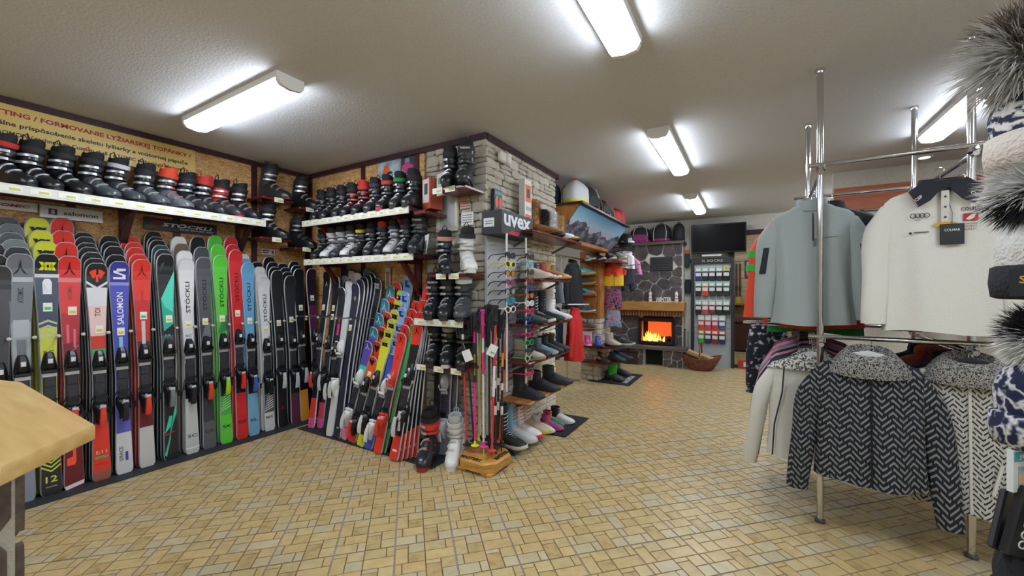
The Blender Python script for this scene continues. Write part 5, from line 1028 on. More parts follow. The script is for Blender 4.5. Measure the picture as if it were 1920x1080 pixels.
# boxes standing on the display header / shelf start
q = on(985, 420, x=XP + .1); t = thing('product_box', 'tall white and orange insole box standing above the header', 'box', (XP + .1, q.y, 1.86 if q.z < 1.9 else q.z))
t.location.z = on(985, 425, x=XP + .1).z; hb = on(985, 338, x=XP + .1).z - t.location.z
MB().box((0, 0, hb / 2), (.06, .13, hb)).build('carton', M('#dcd8d0', .5), t, smooth=False)
for z0, z1 in ((.52, .88), (.03, .25)):
    MB().box((.031, 0, hb * (z0 + z1) / 2), (.002, .1, hb * (z1 - z0))).build('print', M('#d2622c', .5), t, smooth=False); MB().box((.033, 0, hb * (z0 + z1) / 2), (.002, .045, hb * (z1 - z0) * .5)).build('picture', M('#2b2d33', .5), t, smooth=False)
MB().box((.031, .01, hb * .38), (.002, .1, hb * .08)).build('print', M('#9aa3ad', .5), t, smooth=False)
sb = face_shelf(2.95, 3.36, t.location.z, 'short hidden board carrying the insole box', depth=.2, x1=-1.7)

# ------------------------------------------------------------------ slanted poster cabinet between the pillars
CY0, CY1 = YP + .0, 6.13; CT, CB = 2.29, 1.95; XT, XB = -1.60, -1.86
cb = thing('poster_cabinet', 'wooden wall cabinet with a slanted mountain panorama front', 'cabinet', (XP, CY0, 1.9))
MB().loft([[Vector((x - XP, y - CY0, z - 1.9)) for x, z in ((XP - .25, CT), (XT, CT), (XB, CB), (XP - .25, CB))] for y in (CY0 + .01, CY1)]).build('carcass', noise_mat('cabinet_wood', [(.25, '#8a5423'), (.55, '#a96e35'), (.85, '#bd8347')], scale=5, stretch=(8, 8, 1), rough=.45, bump=.04), cb, smooth=False)
MB().box((XT - XP - .12, (CY1 - CY0) / 2, CT - 1.9 + .012), (.34, CY1 - CY0 + .02, .024)).build('top_board', DARKW, cb, smooth=False)
MB().rbox((-.02, (CY1 - CY0) * .42, CB - 1.9 - .03), (.24, (CY1 - CY0) * .84, .055), .01).build('bottom_beam', WOOD, cb)
def panorama_mat():
    m, N, L, b = new_mat('panorama_print')
    tc = N.new('ShaderNodeTexCoord'); sp = N.new('ShaderNodeSeparateXYZ'); L.new(tc.outputs['Object'], sp.inputs[0])
    # sky gradient printed on the poster, rock and snow by noise
    hg = N.new('ShaderNodeMapRange'); hg.inputs['From Min'].default_value = 0; hg.inputs['From Max'].default_value = .42; L.new(sp.outputs['Z'], hg.inputs[0])
    sky = ramp(N, [(.3, '#c2a6b2'), (.6, '#9fc0d6'), (.9, '#3f8bb5')]); L.new(hg.outputs[0], sky.inputs[0])
    mpn = N.new('ShaderNodeMapping'); mpn.inputs['Scale'].default_value = (1, 1, 2.2); L.new(tc.outputs['Object'], mpn.inputs[0])
    nz = N.new('ShaderNodeTexNoise'); nz.inputs['Scale'].default_value = 7; nz.inputs['Detail'].default_value = 10; nz.inputs['Roughness'].default_value = .7; L.new(mpn.outputs[0], nz.inputs['Vector'])
    rock = ramp(N, [(.38, '#262b38'), (.5, '#4c5264'), (.6, '#8a8ca0'), (.72, '#c5c6d2')]); L.new(nz.outputs['Fac'], rock.inputs[0])
    n2 = N.new('ShaderNodeTexNoise'); n2.inputs['Scale'].default_value = 2.6; n2.inputs['Detail'].default_value = 8; L.new(tc.outputs['Object'], n2.inputs['Vector'])
    ad = N.new('ShaderNodeMath'); ad.operation = 'MULTIPLY_ADD'; ad.inputs[1].default_value = .9; ad.inputs[2].default_value = .05; L.new(n2.outputs['Fac'], ad.inputs[0])
    gt = N.new('ShaderNodeMath'); gt.operation = 'GREATER_THAN'; L.new(hg.outputs[0], gt.inputs[0]); L.new(ad.outputs[0], gt.inputs[1])
    mx = N.new('ShaderNodeMix'); mx.data_type = 'RGBA'; L.new(gt.outputs[0], mx.inputs[0]); L.new(rock.outputs[0], mx.inputs[6]); L.new(sky.outputs[0], mx.inputs[7])
    L.new(mx.outputs[2], b.inputs['Base Color']); b.inputs['Roughness'].default_value = .3
    return m
n_ = Vector((CT - CB, 0, XB - XT)).normalized(); n_ = Vector((abs(n_.x), 0, -abs(n_.z)))
pp = [Vector((x - XP, y - CY0, z - 1.9)) + n_ * .002 for y, x, z in ((CY0 + .03, XB, CB), (CY1 - .03, XB, CB), (CY1 - .03, XT, CT - .01), (CY0 + .03, XT, CT - .01))]
MB().plate(pp, n_ * .004).build('panorama', panorama_mat(), cb, smooth=False)
# hanging rail and jackets in the passage come with the clothes
# ------------------------------------------------------------------ bags on top
def bag(name, label, cat, loc, size, colr, rz=0, accent=None, strap='#1b1c20', tilt=0, pipe=None, base=None, p=2.6, taper=.75):
    t = thing(name, label, cat, loc); t.rotation_euler = (Matrix.Rotation(rz, 3, 'Z') @ Matrix.Rotation(tilt, 3, 'X')).to_euler()
    sx, sy, sz = size; rr = random.Random(hash(label) % 1000 if False else len(label))
    rings = []
    for z, e in ((0, .8), (.06, .97), (.3, 1.0), (.6, .97), (.8, .5 + taper * .5), (.93, taper * .85), (1.0, taper * .45)):
        rings.append([Vector((q.x * sx / 2 * e * (1 + rr.uniform(-.03, .03)), q.y * sy / 2 * e * (1 + rr.uniform(-.03, .03)), z * sz)) for q in ell(0, 1, 1, 0, 20, p=p)])
    MB().loft(rings).build('body', M(colr, .75, bump=.25, scale=25), t, angle=70)
    if base: MB().loft([[Vector((q.x * sx / 2 * e, q.y * sy / 2 * e, z * sz)) for q in ell(0, 1, 1, 0, 20, p=p)] for z, e in ((0, .82), (.05, 1.0), (.16, 1.02), (.17, 1.0))]).build('base_panel', M(base, .6), t, angle=60)
    if accent: MB().loft([[Vector((x * sx, -sy / 2 * e, z * sz)) for x, z in ((-.3, .12), (.3, .12), (.33, .4), (.24, .5), (-.24, .5), (-.33, .4))] for e in (.9, 1.1, 1.13)]).build('front_pocket', M(accent, .7), t)
    MB().tube([(-.1 * sx, .0, sz * .96), (-.09 * sx, 0, sz * 1.08), (.09 * sx, 0, sz * 1.08), (.1 * sx, 0, sz * .96)], .009, 6).build('handle', M(strap, .8), t)
    if pipe:
        for s in (-1, 1): MB().tube([(s * .3 * sx, -sy * .52, sz * .06), (s * .33 * sx, -sy * .5, sz * .5), (s * .27 * sx, -sy * .4, sz * .85), (s * .1 * sx, -sy * .1, sz * 1.0)], .006, 6).build('piping', M(pipe, .5), t)
    for s in (-1, 1): MB().tube([(s * .2 * sx, sy * .45, sz * .85), (s * .24 * sx, sy * .62, sz * .7), (s * .24 * sx, sy * .6, sz * .3), (s * .2 * sx, sy * .48, sz * .15)], .012, 6, flat=.4).build('shoulder_strap', M(strap, .8), t)
    return t
ZT = CT + .026
bag('boot_bag', 'white and yellow boot bag on top of the poster cabinet', 'bag', (-1.72, 4.34, ZT), (.3, .24, .29), '#c9cacb', 1.2, base='#d8cf3a', strap='#c8432f', p=3.4, taper=.45)
bag('duffel_bag', 'navy duffel bag squeezed between the white bag and the stone', 'bag', (-2.0, 4.3, ZT), (.2, .2, .28), '#1d2434', 1.3, p=3)
bag('backpack', 'large black backpack with white cords on the poster cabinet', 'backpack', (-1.74, 4.68, ZT), (.34, .28, .29), '#26282d', 1.3, accent='#2d3036', pipe='#c9cbcd')
bag('backpack', 'black duffel with orange piping on the poster cabinet', 'backpack', (-1.74, 5.1, ZT), (.32, .3, .22), '#22252b', 1.4, pipe='#e07a35', accent='#2b3a40')
bag('backpack', 'dark teal duffel beside the orange piped one', 'backpack', (-1.74, 5.4, ZT), (.24, .28, .17), '#24343a', 1.5, pipe='#c9cbcd')
bag('duffel_bag', 'bright red duffel bag on the poster cabinet', 'bag', (-1.74, 5.72, ZT), (.34, .3, .19), '#c32f2f', 1.5, strap='#a82626', p=3.2)
bag('duffel_bag', 'crumpled red bag at the far end of the poster cabinet', 'bag', (-1.74, 6.0, ZT), (.24, .28, .24), '#b52a2c', 1.4, strap='#962222', p=3)
# ------------------------------------------------------------------ clothes on hangers (local: z = 0 on the rail, front towards -y)
def fabric(h, rough=.8): return M(h, rough, vary=.05, bump=.25, scale=180)
def herringbone(name, c0, c1, sc=26.0, thr=.42):
    """zigzag rows of slanted dashes, knitted in two colours"""
    m, N, L, b = new_mat(name); tc = N.new('ShaderNodeTexCoord'); sp = N.new('ShaderNodeSeparateXYZ'); L.new(tc.outputs['Object'], sp.inputs[0])
    def math_(op, a, b_=None, v=None):
        n = N.new('ShaderNodeMath'); n.operation = op
        if hasattr(a, 'links'): L.new(a, n.inputs[0])
        else: n.inputs[0].default_value = a
        if b_ is not None:
            if hasattr(b_, 'links'): L.new(b_, n.inputs[1])
            else: n.inputs[1].default_value = b_
        return n.outputs[0]
    x = math_('MULTIPLY', sp.outputs['X'], sc); z = math_('MULTIPLY', sp.outputs['Z'], sc)
    tri = math_('PINGPONG', x, 1.0)                               # zigzag across
    s = math_('ADD', math_('MULTIPLY', z, 1.0), math_('MULTIPLY', tri, 1.1))
    f = math_('FRACT', math_('MULTIPLY', s, 1.35)); line = math_('GREATER_THAN', f, thr)
    lvl = math_('FLOOR', math_('MULTIPLY', s, 1.35))
    dash = math_('FRACT', math_('ADD', math_('MULTIPLY', x, 1.0), math_('MULTIPLY', lvl, .37))); gap = math_('GREATER_THAN', dash, .16)
    fac = math_('MULTIPLY', line, gap)
    nz = N.new('ShaderNodeTexNoise'); nz.inputs['Scale'].default_value = 320; L.new(tc.outputs['Object'], nz.inputs['Vector'])
    mx = N.new('ShaderNodeMix'); mx.data_type = 'RGBA'; mx.inputs[6].default_value = lin(c0); mx.inputs[7].default_value = lin(c1); L.new(fac, mx.inputs[0])
    m2 = N.new('ShaderNodeMix'); m2.data_type = 'RGBA'; m2.blend_type = 'MULTIPLY'; m2.inputs[0].default_value = .5; L.new(mx.outputs[2], m2.inputs[6]); L.new(nz.outputs['Color'], m2.inputs[7])
    L.new(mx.outputs[2], b.inputs['Base Color']); b.inputs['Roughness'].default_value = .9
    bp = N.new('ShaderNodeBump'); bp.inputs['Strength'].default_value = .4; bp.inputs['Distance'].default_value = .004; L.new(fac, bp.inputs['Height']); L.new(bp.outputs[0], b.inputs['Normal'])
    return m
def speckle(name, c0, c1, scale=160, bump=.8):
    return noise_mat(name, [(.4, c0), (.5, c1), (.6, c0)], scale=scale, detail=4, rough=.95, bump=bump, dist=.01)
_G = {}
def garment_meshes(wd, ln, sl, seed, puffy=0.0, thick=.055, spread=.07, collar=.055, nolong=False, bulge=0.0, sleeve_r=.062, drop=0.0):
    """body, sleeves and collar of a top hanging on a hanger: width wd, length ln, sleeve length sl"""
    k = (wd, ln, sl, seed, puffy, thick, spread, collar, bulge, sleeve_r, drop)
    if k in _G: return _G[k]
    r = random.Random(seed); hw = wd / 2; ph = [r.uniform(0, 6.3) for _ in range(6)]
    prof = [(-.075, .065, .05), (-.085, .09, .052), (-.1, .55 * hw, .05), (-.125, .85 * hw, .05), (-.15, .97 * hw, .05), (-.19, hw * 1.0, thick)]
    n = max(8, int((ln - .2) / .045)); zs = [-.19 - (ln - .19) * (i + 1) / n for i in range(n)]
    for i, z in enumerate(zs):
        f = (i + 1) / n; prof.append((z, hw * (1.0 - .05 * math.sin(f * PI) + .03 * f), thick * (1 + .35 * f)))
    rings = []; NP = 40
    for j, (z, a, d) in enumerate(prof):
        f = max(0, (-z - .19) / (ln - .19)); rg = []
        quilt = puffy * abs(math.sin(z * PI / .075)) if puffy else 0
        for q in ell(0, 1, 1, 0, NP, p=2.6):
            ang = math.atan2(q.y, q.x)
            wv = (.012 * math.sin(ang * 5 + ph[0] + z * 3) + .009 * math.sin(ang * 9 + ph[1]) + .004 * math.sin(ang * 15 + ph[2] + z * 9)) * (.25 + f)
            rg.append(Vector((q.x * (a + quilt), q.y * (d + quilt + wv + bulge * math.sin(f * PI)) , z + .008 * math.sin(q.x * 3 + ph[3]) * f)))
        rings.append(rg)
    last = rings[-1]; rings.append([Vector((p.x * .97, p.y * .9, p.z + .004)) for p in last]); rings.append([Vector((p.x * .95, p.y * .86, p.z + .06)) for p in last])
    out = {'body': MB().loft(rings, cap=False).mesh('body', True, 80)}
    sls = []
    for s in (-1, 1):
        rr = []; m = 16
        for i in range(m + 1):
            f = i / m; g = min(1, f * 5)
            c = Vector((s * (hw * .82 + (hw * .1 + .03) * math.sin(min(1, f * 2.5) * PI / 2) + spread * f), .008 * math.sin(f * 5 + ph[4]) - .012 * f - drop * 0, -.145 - f * sl))
            rad = sleeve_r * (1.0 - .28 * f) * (1 + (puffy * 5 * abs(math.sin(f * sl * PI / .075)) if puffy else 0)); rad *= (.72 + .28 * g)
            tilt = (1 - g) * .5
            rr.append([c + Vector((math.cos(a) * rad * (1 + .05 * math.sin(a * 3 + f * 9 + ph[5])), math.sin(a) * rad * .62, s * math.cos(a) * rad * -tilt)) for a in [2 * PI * q / 16 for q in range(16)]])
        e = rr[-1]; cc = sum(e, Vector()) / 16; rr.append([cc + (p - cc) * .85 + Vector((0, 0, .03)) for p in e])
        sls.append(MB().loft(rr, cap=False).mesh('sleeve', True, 80))
    out['sleeve'] = sls
    if collar:
        cr = [ell(.0, .075, .058, -.088, 24, zf=-.035), ell(.0, .078, .06, -.088 + collar * .5, 24, zf=-.03, zb=.01), ell(.0, .07, .052, -.088 + collar, 24, zf=-.02, zb=.012), ell(.0, .062, .045, -.088 + collar, 24, zf=-.02, zb=.012), ell(.0, .06, .043, -.1, 24, zf=-.03)]
        out['collar'] = MB().loft(cr, cap=False).mesh('collar', True, 70)
    _G[k] = out; return out
HBLK = M('#1a1b1e', .4)
def hanger(loc, rz, label, colr=HBLK, w_=.4, text_=None, group='clothes hangers', small=False, rail=.0):
    t = thing('clothes_hanger', label, 'hanger', loc, (0, 0, rz), group)
    pts = [(.0, 0, -.055), (.0, 0, -.03)] + [(math.sin(a) * .016 + .0, 0, .0 + math.cos(a) * .016 - .008) for a in [math.radians(d) for d in (140, 110, 70, 30, -10, -50, -80)]]
    MB().tube(pts, .002, 6).build('hook', CHROME, t)
    if not small:
        MB().loft([[Vector((x, y, z)) for y, z in ((-.006, zc - h), (.006, zc - h), (.008, zc), (.004, zc + h), (-.004, zc + h), (-.008, zc))] for x, zc, h in ((-w_ / 2, -.145, .012), (-w_ * .3, -.112, .014), (-.06, -.082, .02), (0, -.072, .024), (.06, -.082, .02), (w_ * .3, -.112, .014), (w_ / 2, -.145, .012))]).build('arms', colr, t)
        if text_: text(text_, M('#c9cacb', .4), t, (0, -.0095, -.072), (1, 0, 0), (0, 0, 1), width=.07, height=.016, bold=.02)
    return t
def garment(loc, rz, label, body, sleeve=None, collar=None, cat='jacket', name='jacket', group=None, wd=.44, ln=.68, sl=.5, seed=1, puffy=0.0, thick=.055, spread=.07, ch=.055, zip_=None, hang=True, hem=None, cuffs=None, bulge=0, sr=.062, scale=1.0, hlabel=None, hcol=HBLK, htext=None):
    fm = lambda c: c if not isinstance(c, str) else fabric(c)
    t = thing(name, label, cat, loc, (0, 0, rz), group, scale); g = garment_meshes(wd, ln, sl, seed, puffy, thick, spread, ch, bulge=bulge, sleeve_r=sr)
    mk('body', g['body'], fm(body), t)
    for k, me in enumerate(g['sleeve']):
        c = sleeve if sleeve is not None else body
        s = mk('sleeve', me, fm(c[k] if isinstance(c, (list, tuple)) else c), t)
        if cuffs:
            sg = -1 if k == 0 else 1; cc = Vector((sg * (wd * .46 + .03 + spread), -.012, -.145 - sl))
            MB().lathe([(.042, .0), (.047, .01), (.047, .035), (.042, .045)], 14, c=cc, sy=.62).build('cuff', fm(cuffs), s)
    if ch: mk('collar', g['collar'], fm(collar or body), t)
    if zip_: MB().tube([(0, -thick * 1.05 - .004 - .02 * f, -.11 - (ln - .12) * f) for f in (0, .1, .25, .4, .55, .7, .85, 1)], .0045, 6).build('zipper', M(zip_, .4), t)
    if hem: MB().loft([[Vector((q.x * wd / 2 * 1.02 * e, q.y * thick * 1.42 * e, z)) for q in ell(0, 1, 1, 0, 28, p=2.6)] for z, e in ((-ln + .0, 1.0), (-ln + .03, 1.02), (-ln + .035, .97))], cap=False).build('hem_band', fm(hem), t)
    if hang: hanger(loc, rz, hlabel or ('hanger carrying the ' + ' '.join(label.split()[:8])), colr=hcol, w_=wd * .85, text_=htext)
    return t
def trousers(loc, rz, label, c, ln=.9, group=None, wd=.3, cat='trousers', waist=None, name='trousers'):
    t = thing(name, label, cat, loc, (0, 0, rz), group)
    fm = c if not isinstance(c, str) else fabric(c)
    MB().loft([[Vector((q.x * wd / 2 * e, q.y * .05, z)) for q in ell(0, 1, 1, 0, 20, p=2.4)] for z, e in ((-.06, .8), (-.1, .85), (-.2, .97), (-.3, 1.0))]).build('seat', fm, t)
    for s in (-1, 1): MB().loft([[Vector((s * wd * .255 + s * .02 * f + q.x * wd * .26 * (1 - .25 * f), q.y * (.048 + .008 * math.sin(f * 12)), -.26 - (ln - .26) * f)) for q in ell(0, 1, 1, 0, 16, p=2.4)] for f in (0, .2, .4, .6, .8, 1)]).build('leg', fm, t)
    if waist: MB().loft([[Vector((q.x * wd * .41, q.y * .053, z)) for q in ell(0, 1, 1, 0, 20, p=2.4)] for z in (-.06, -.1)]).build('waistband', fabric(waist), t)
    return t
def pattern(name, cols, scale=30):
    return noise_mat(name, [(i / (len(cols) - 1) * .4 + .3, c) for i, c in enumerate(cols)], scale=scale, detail=2, rough=.8, bump=.1)
# ------------------------------------------------------------------ far end: second pillar with shoes
X20, X21, Y20 = -2.19, -1.93, 5.78
wc = struct('wall_column', MB().box(((X20 + X21) / 2, (Y20 + 6.35) / 2, .96), (X21 - X20, 6.35 - Y20, 1.92)), M('#b5aa98', .9, bump=.3))
clad(wc, X20 - .01, X21 + .01, 0, .92, lambda u, z: ((u, Y20, z), 0), .07, .12, .09, .2, 60)
clad(wc, Y20, 6.35, 0, .92, lambda u, z: ((X21, u, z), R90), .07, .12, .09, .2, 60)
MB().box(((X20 + X21) / 2, Y20 - .012, 1.42), (X21 - X20 + .03, .03, 1.0)).build('wood_panel', WOOD, wc, smooth=False)
MB().box((X21 + .012, (Y20 + 6.35) / 2, 1.42), (.03, 6.35 - Y20, 1.0)).build('wood_panel', WOOD, wc, smooth=False)
for k, (py, u, so, lc, lb, ac) in enumerate(((512, '#39b3b8', '#d8c26a', '#dfe0e0', 'turquoise running shoe with yellow sole', '#d9e0e0'), (530, '#3a4356', '#b98a4a', '#55607a', 'navy running shoe with tan sole', None), (550, '#2fa3ab', '#d8602f', '#cfd6d6', 'turquoise running shoe with orange sole', '#20303a'), (582, '#3a444c', '#c9ccc8', '#7d8a92', 'slate trekking shoe with white sole', '#5f7d8a'), (612, '#43484c', '#55585b', '#d8473a', 'grey trekking shoe with red laces', '#c93a3a'))):
    p = on(1101, py, y=Y20 - .09); z = p.z - .02
    ld = thing('shoe_ledge', 'small wooden ledge under the %s' % lb, 'shelf', (p.x, Y20 - .028, z)); MB().rbox((0, -.06, -.006), (.27, .12, .012), .003).build('board', WOOD, ld)
    shoe((p.x - .04, Y20 - .09, z), R90, lb + ' on the second pillar', u, so, lace=lc, accent=ac, group='single shoes on the second pillar', scale=.95)
def round_shelf(px0, px1, py, label):
    a = on(px0, py, y=Y20 - .1); z = a.z; x1 = -1.62
    s = thing('shoe_shelf', label, 'shelf', (a.x, Y20, z)); w_ = x1 - a.x
    MB().loft([[Vector((x, y, zz)) for x, y in ((0, -.2), (w_ - .14, -.2), (w_ - .04, -.15), (w_, -.04), (w_, .5), (w_ - .28, .5), (w_ - .28, -.03), (0, -.03))] for zz in (-.03, 0)]).build('board', MAROON_GLOSS, s, smooth=False)
    return a.x, z
x0, z0 = round_shelf(1093, 1148, 490, 'top rounded shelf of the second pillar under the cabinet')
for k, (u, so, lb) in enumerate((('#4a4540', '#c9c2b2', 'brown grey trainer on the top rounded shelf'), ('#23262b', '#d9d8d2', 'black trainer with white sole on the top rounded shelf'), ('#2f3a3a', '#e0ddd6', 'green black trainer on the top rounded shelf'), ('#b8b3a8', '#d9d2c2', 'beige trainer at the corner of the top rounded shelf'))):
    shoe((x0 + .1 + .15 * k, Y20 - .09, z0), .75, lb, u, so, group='trainers on the top rounded shelf', scale=1.0, lace='#c9c9c4')
x0, z0 = round_shelf(1093, 1166, 646, 'middle rounded shelf of the second pillar with child boots')
bx = thing('shoe_box', 'white shoe carton behind the pink child boot', 'box', (x0 + .06, Y20 - .07, z0)); MB().box((0, 0, .1), (.13, .07, .2)).build('carton', M('#dedbd3', .6), bx, smooth=False)
shoe((x0 + .09, Y20 - .14, z0), .5, 'hot pink child snow boot', '#d8207f', '#c9c6c0', tall='low', shaft='#e02a8a', lace='#f0b8d6', group='child boots on the rounded shelf', scale=.95)
shoe((x0 + .25, Y20 - .14, z0), .5, 'royal blue child snow boot', '#2a49a8', '#23356a', tall='low', shaft='#3058b8', lace='#b9c8ea', group='child boots on the rounded shelf', scale=.9)
shoe((x0 + .42, Y20 - .05, z0), .9, 'cream hiking boot leaning on the rounded shelf', '#c9c3ae', '#3a3d38', tall='low', lace='#8a8570', group='child boots on the rounded shelf', scale=1.25)
shoe((x0 + .5, Y20 + .2, z0), R90, 'dark grey trainer with white sole beside the cream hiking boot', '#33383c', '#d5d4cf', group='child boots on the rounded shelf', scale=1.1)
x0, z0 = round_shelf(1093, 1166, 674, 'lower rounded shelf of the second pillar')
shoe((x0 + .3, Y20 - .12, z0), .8, 'black shoe with yellow laces panel on the lower rounded shelf', '#2a2b2d', '#2b2c2e', lace='#e0b42a', accent='#e0b42a', group='shoes on the lower rounded shelf', scale=1.1)
shoe((x0 + .45, Y20 + .02, z0), 1.2, 'slate trainer on the lower rounded shelf', '#3a4c54', '#2c3236', lace='#7d9aa5', group='shoes on the lower rounded shelf', scale=1.05)
shoe((x0 + .47, Y20 + .22, z0), R90, 'navy trainer on the lower rounded shelf', '#2d3a4c', '#33383c', lace='#6f8496', group='shoes on the lower rounded shelf', scale=1.05)
# mat with logo, bucket boot
MC = [on(1112, 713, z=0), on(1180, 724, z=0), on(1208, 701, z=0)]
ux = (MC[1] - MC[0]); uy = (MC[2] - MC[1])
mat_w, mat_h = .62, .86
mo = MC[1] + Vector((-.31, .43, 0)); m2 = thing('door_mat', 'dark mat with white logo and lettering at the second pillar', 'mat', (mo.x, mo.y, 0))
MB().rbox((0, 0, .004), (mat_w - .03, mat_h - .03, .008), .003).build('carpet', M('#23262c', .9, bump=.4, scale=300), m2); MB().rbox((0, 0, .002), (mat_w, mat_h, .004), .002).build('border', M('#17181b', .7), m2)
text('SALOMON', M('#d0d2d3', .7), m2, (.2, -.05, .0085), (0, 1, 0), (-1, 0, 0), width=.5, height=.09, bold=.03)
MB().tube([(.06 * math.cos(a) - .02, .22 * math.sin(a) - .05, .009) for a in [math.radians(d) for d in range(-80, 81, 20)]], [.004, .012, .016, .018, .018, .016, .012, .008, .004], 6, flat=.15).build('logo', M('#d0d2d3', .7), m2)
p = on(1136, 705, z=0); bk = thing('rubber_boot', 'bright green rubber boot standing under the lower rounded shelf', 'boot', (-1.76, 5.93, .008))
MB().lathe([(.06, .07), (.075, .22), (.08, .235), (.072, .235), (.055, .1)], 18).build('shaft', M('#2fc23a', .35), bk)
mk('sole', SH['sole'], M('#3a3c3e', .5), bk, rot=(0, 0, 1.0), scale=1.35); mk('upper', SH['upper'], M('#4d5052', .5), bk, rot=(0, 0, 1.0), scale=1.3)
p = on(1163, 703, z=0); shoe((p.x, p.y, .008), 1.1, 'taupe snow boot on the logo mat', '#5b4d52', '#45484a', tall='low', group='boots on the logo mat', scale=1.2)

# ------------------------------------------------------------------ fireplace
FSTONE = noise_mat('fireplace_stone', [(.2, '#332d2f'), (.5, '#4b4446'), (.8, '#6a5d58')], scale=9, detail=8, rough=.75, bump=.5, dist=.01, rnd=.28)
MORTAR = M('#cfccc4', .9, bump=.3)
fp = thing('fireplace', 'rubble stone fireplace with wooden mantel and burning fire', 'fireplace', (-1.5, 7.65, 0))
FX0, FX1, FYF = -2.45, -1.02, 7.65
zt = 2.17; fx = lambda x: x + 1.5
MB().box((fx((FX0 + FX1) / 2), .175, (1.13 + zt) / 2), (FX1 - FX0, .35, zt - 1.13)).build('chimney_breast', MORTAR, fp, smooth=False)
ops = [(FX0, -1.74), (-1.17, FX1)]
for a, b in ops: MB().box((fx((a + b) / 2), .175, .45), (b - a, .35, .9)).build('side_pier', MORTAR, fp, smooth=False)
MB().box((fx(-1.455), .29, .45), (.57, .12, .9)).build('fire_back', M('#1d1512', .9), fp, smooth=False)
MB().box((fx(-1.455), .14, .17), (.57, .42, .34)).build('fire_floor', M('#2a2422', .9), fp, smooth=False)
gx0, gx1, gz0, gz1 = on(1220, 508, y=FYF).x, on(1262, 508, y=FYF).x, on(1240, 508, y=FYF).z, on(1240, 482, y=FYF).z
for pl in voronoi(FX1 - FX0, zt - 1.13, 40, 21, .009):
    cx = sum(q[0] for q in pl) / len(pl) + FX0; cz = sum(q[1] for q in pl) / len(pl) + 1.13
    if gx0 < cx < gx1 and gz0 < cz < gz1: continue
    MB().loft([[Vector((fx(FX0 + u), d, 1.13 + v)) for u, v in pl] for d in (.01, -.012, -.02)]).build('stone', FSTONE, fp)
for a, b, sd in ((FX0, -1.76, 31), (-1.15, FX1, 32)):
    for pl in voronoi(b - a, .88, 12 if b - a > .3 else 7, sd, .009):
        MB().loft([[Vector((fx(a + u), d, v)) for u, v in pl] for d in (.01, -.012, -.02)]).build('stone', FSTONE, fp)
MB().rbox((fx((gx0 + gx1) / 2), -.02, (gz0 + gz1) / 2), (gx1 - gx0, .02, gz1 - gz0), .004).build('grille', M('#24262b', .5), fp)
for k in range(6): MB().box((fx((gx0 + gx1) / 2), -.033, gz0 + (gz1 - gz0) * (k + .5) / 6), (gx1 - gx0 - .03, .01, .012)).build('grille_slat', M('#3a3d44', .4), fp, smooth=False)
MB().box((fx((FX0 + FX1) / 2), .15, zt + .02), (FX1 - FX0 + .06, .46, .05)).build('top_slab', M('#5a504a', .7), fp, smooth=False)
mx0, mx1 = -2.5, -.97
MB().rbox((fx((mx0 + mx1) / 2), -.02, 1.05), (mx1 - mx0, .36, .16), .01).build('mantel', CREAM if False else noise_mat('mantel_wood', [(.3, '#9a6a34'), (.6, '#b58447'), (.85, '#c99b5d')], scale=5, stretch=(1, 8, 8), rough=.4, bump=.05), fp)
MB().box((fx((mx0 + mx1) / 2), .0, .925), (mx1 - mx0 - .06, .28, .1)).build('mantel_apron', WOOD, fp, smooth=False)
for k in range(30): MB().box((fx(mx0 + .05 + (mx1 - mx0 - .1) * k / 29), -.145, .925), (.012, .012, .1)).build('batten', DARKW, fp, smooth=False)
# firebox frame, glass, fire
for c, d in (((-1.455, .80), (.62, .07)), ((-1.455, .375), (.62, .06)), ((-1.745, .59), (.06, .42)), ((-1.165, .59), (.06, .42))):
    MB().rbox((fx(c[0]), -.02, c[1]), (d[0], .06, d[1]), .006).build('door_frame', M('#1a1b1e', .4), fp)
MB().box((fx(-1.4), .22, .62), (.5, .01, .36)).build('fire_glow', M('#e0401a', .6, emit=1.6, vary=.25, scale=5), fp, smooth=False)
rf = random.Random(5)
for k in range(3): MB().tube([(fx(-1.66 + .05 * k), .06 + .04 * k, .37 + .03 * k), (fx(-1.35 + .06 * k), .08 + .04 * k, .385 + .04 * k)], .035, 8).build('log', M('#4a2c18', .9, bump=.5), fp)
for k in range(22):
    x = fx(-1.68 + .34 * rf.random()); h = .07 + .14 * rf.random(); y = .04 + .1 * rf.random(); s_ = rf.uniform(-.04, .04)
    MB().lathe([(.003, 0), (.02, h * .2), (.018, h * .45), (.008, h * .8), (.001, h)], 8, sy=.4).build('flame', M(rf.choice(('#ffd46a', '#ffb23a', '#ff8a2a')), .5, emit=rf.choice((2.5, 4.0)), vary=.2), fp, loc=(x, y, .38), rot=(rf.uniform(-.1, .1), rf.uniform(-.3, .3), 0))
# hearth
hx0, hx1 = -1.92, -.95
MB().box((fx((hx0 + hx1) / 2), -.14, .315), (hx1 - hx0 + .06, .34, .05)).build('hearth_slab', M('#5c5553', .7, bump=.2), fp, smooth=False)
for a, b, sd in ((hx0 + .05, -1.62, 41), (-1.3, hx1 - .03, 42)):
    MB().box((fx((a + b) / 2), -.13, .145), (b - a, .28, .29)).build('hearth_pier', MORTAR, fp, smooth=False)
    for pl in voronoi(b - a, .29, 6, sd, .009): MB().loft([[Vector((fx(a + u), d, v)) for u, v in pl] for d in (-.265, -.28, -.288)]).build('stone', FSTONE, fp)
MB().box((fx(-1.46), -.06, .14), (.34, .1, .28)).build('hearth_recess', M('#1b1918', .9), fp, smooth=False)
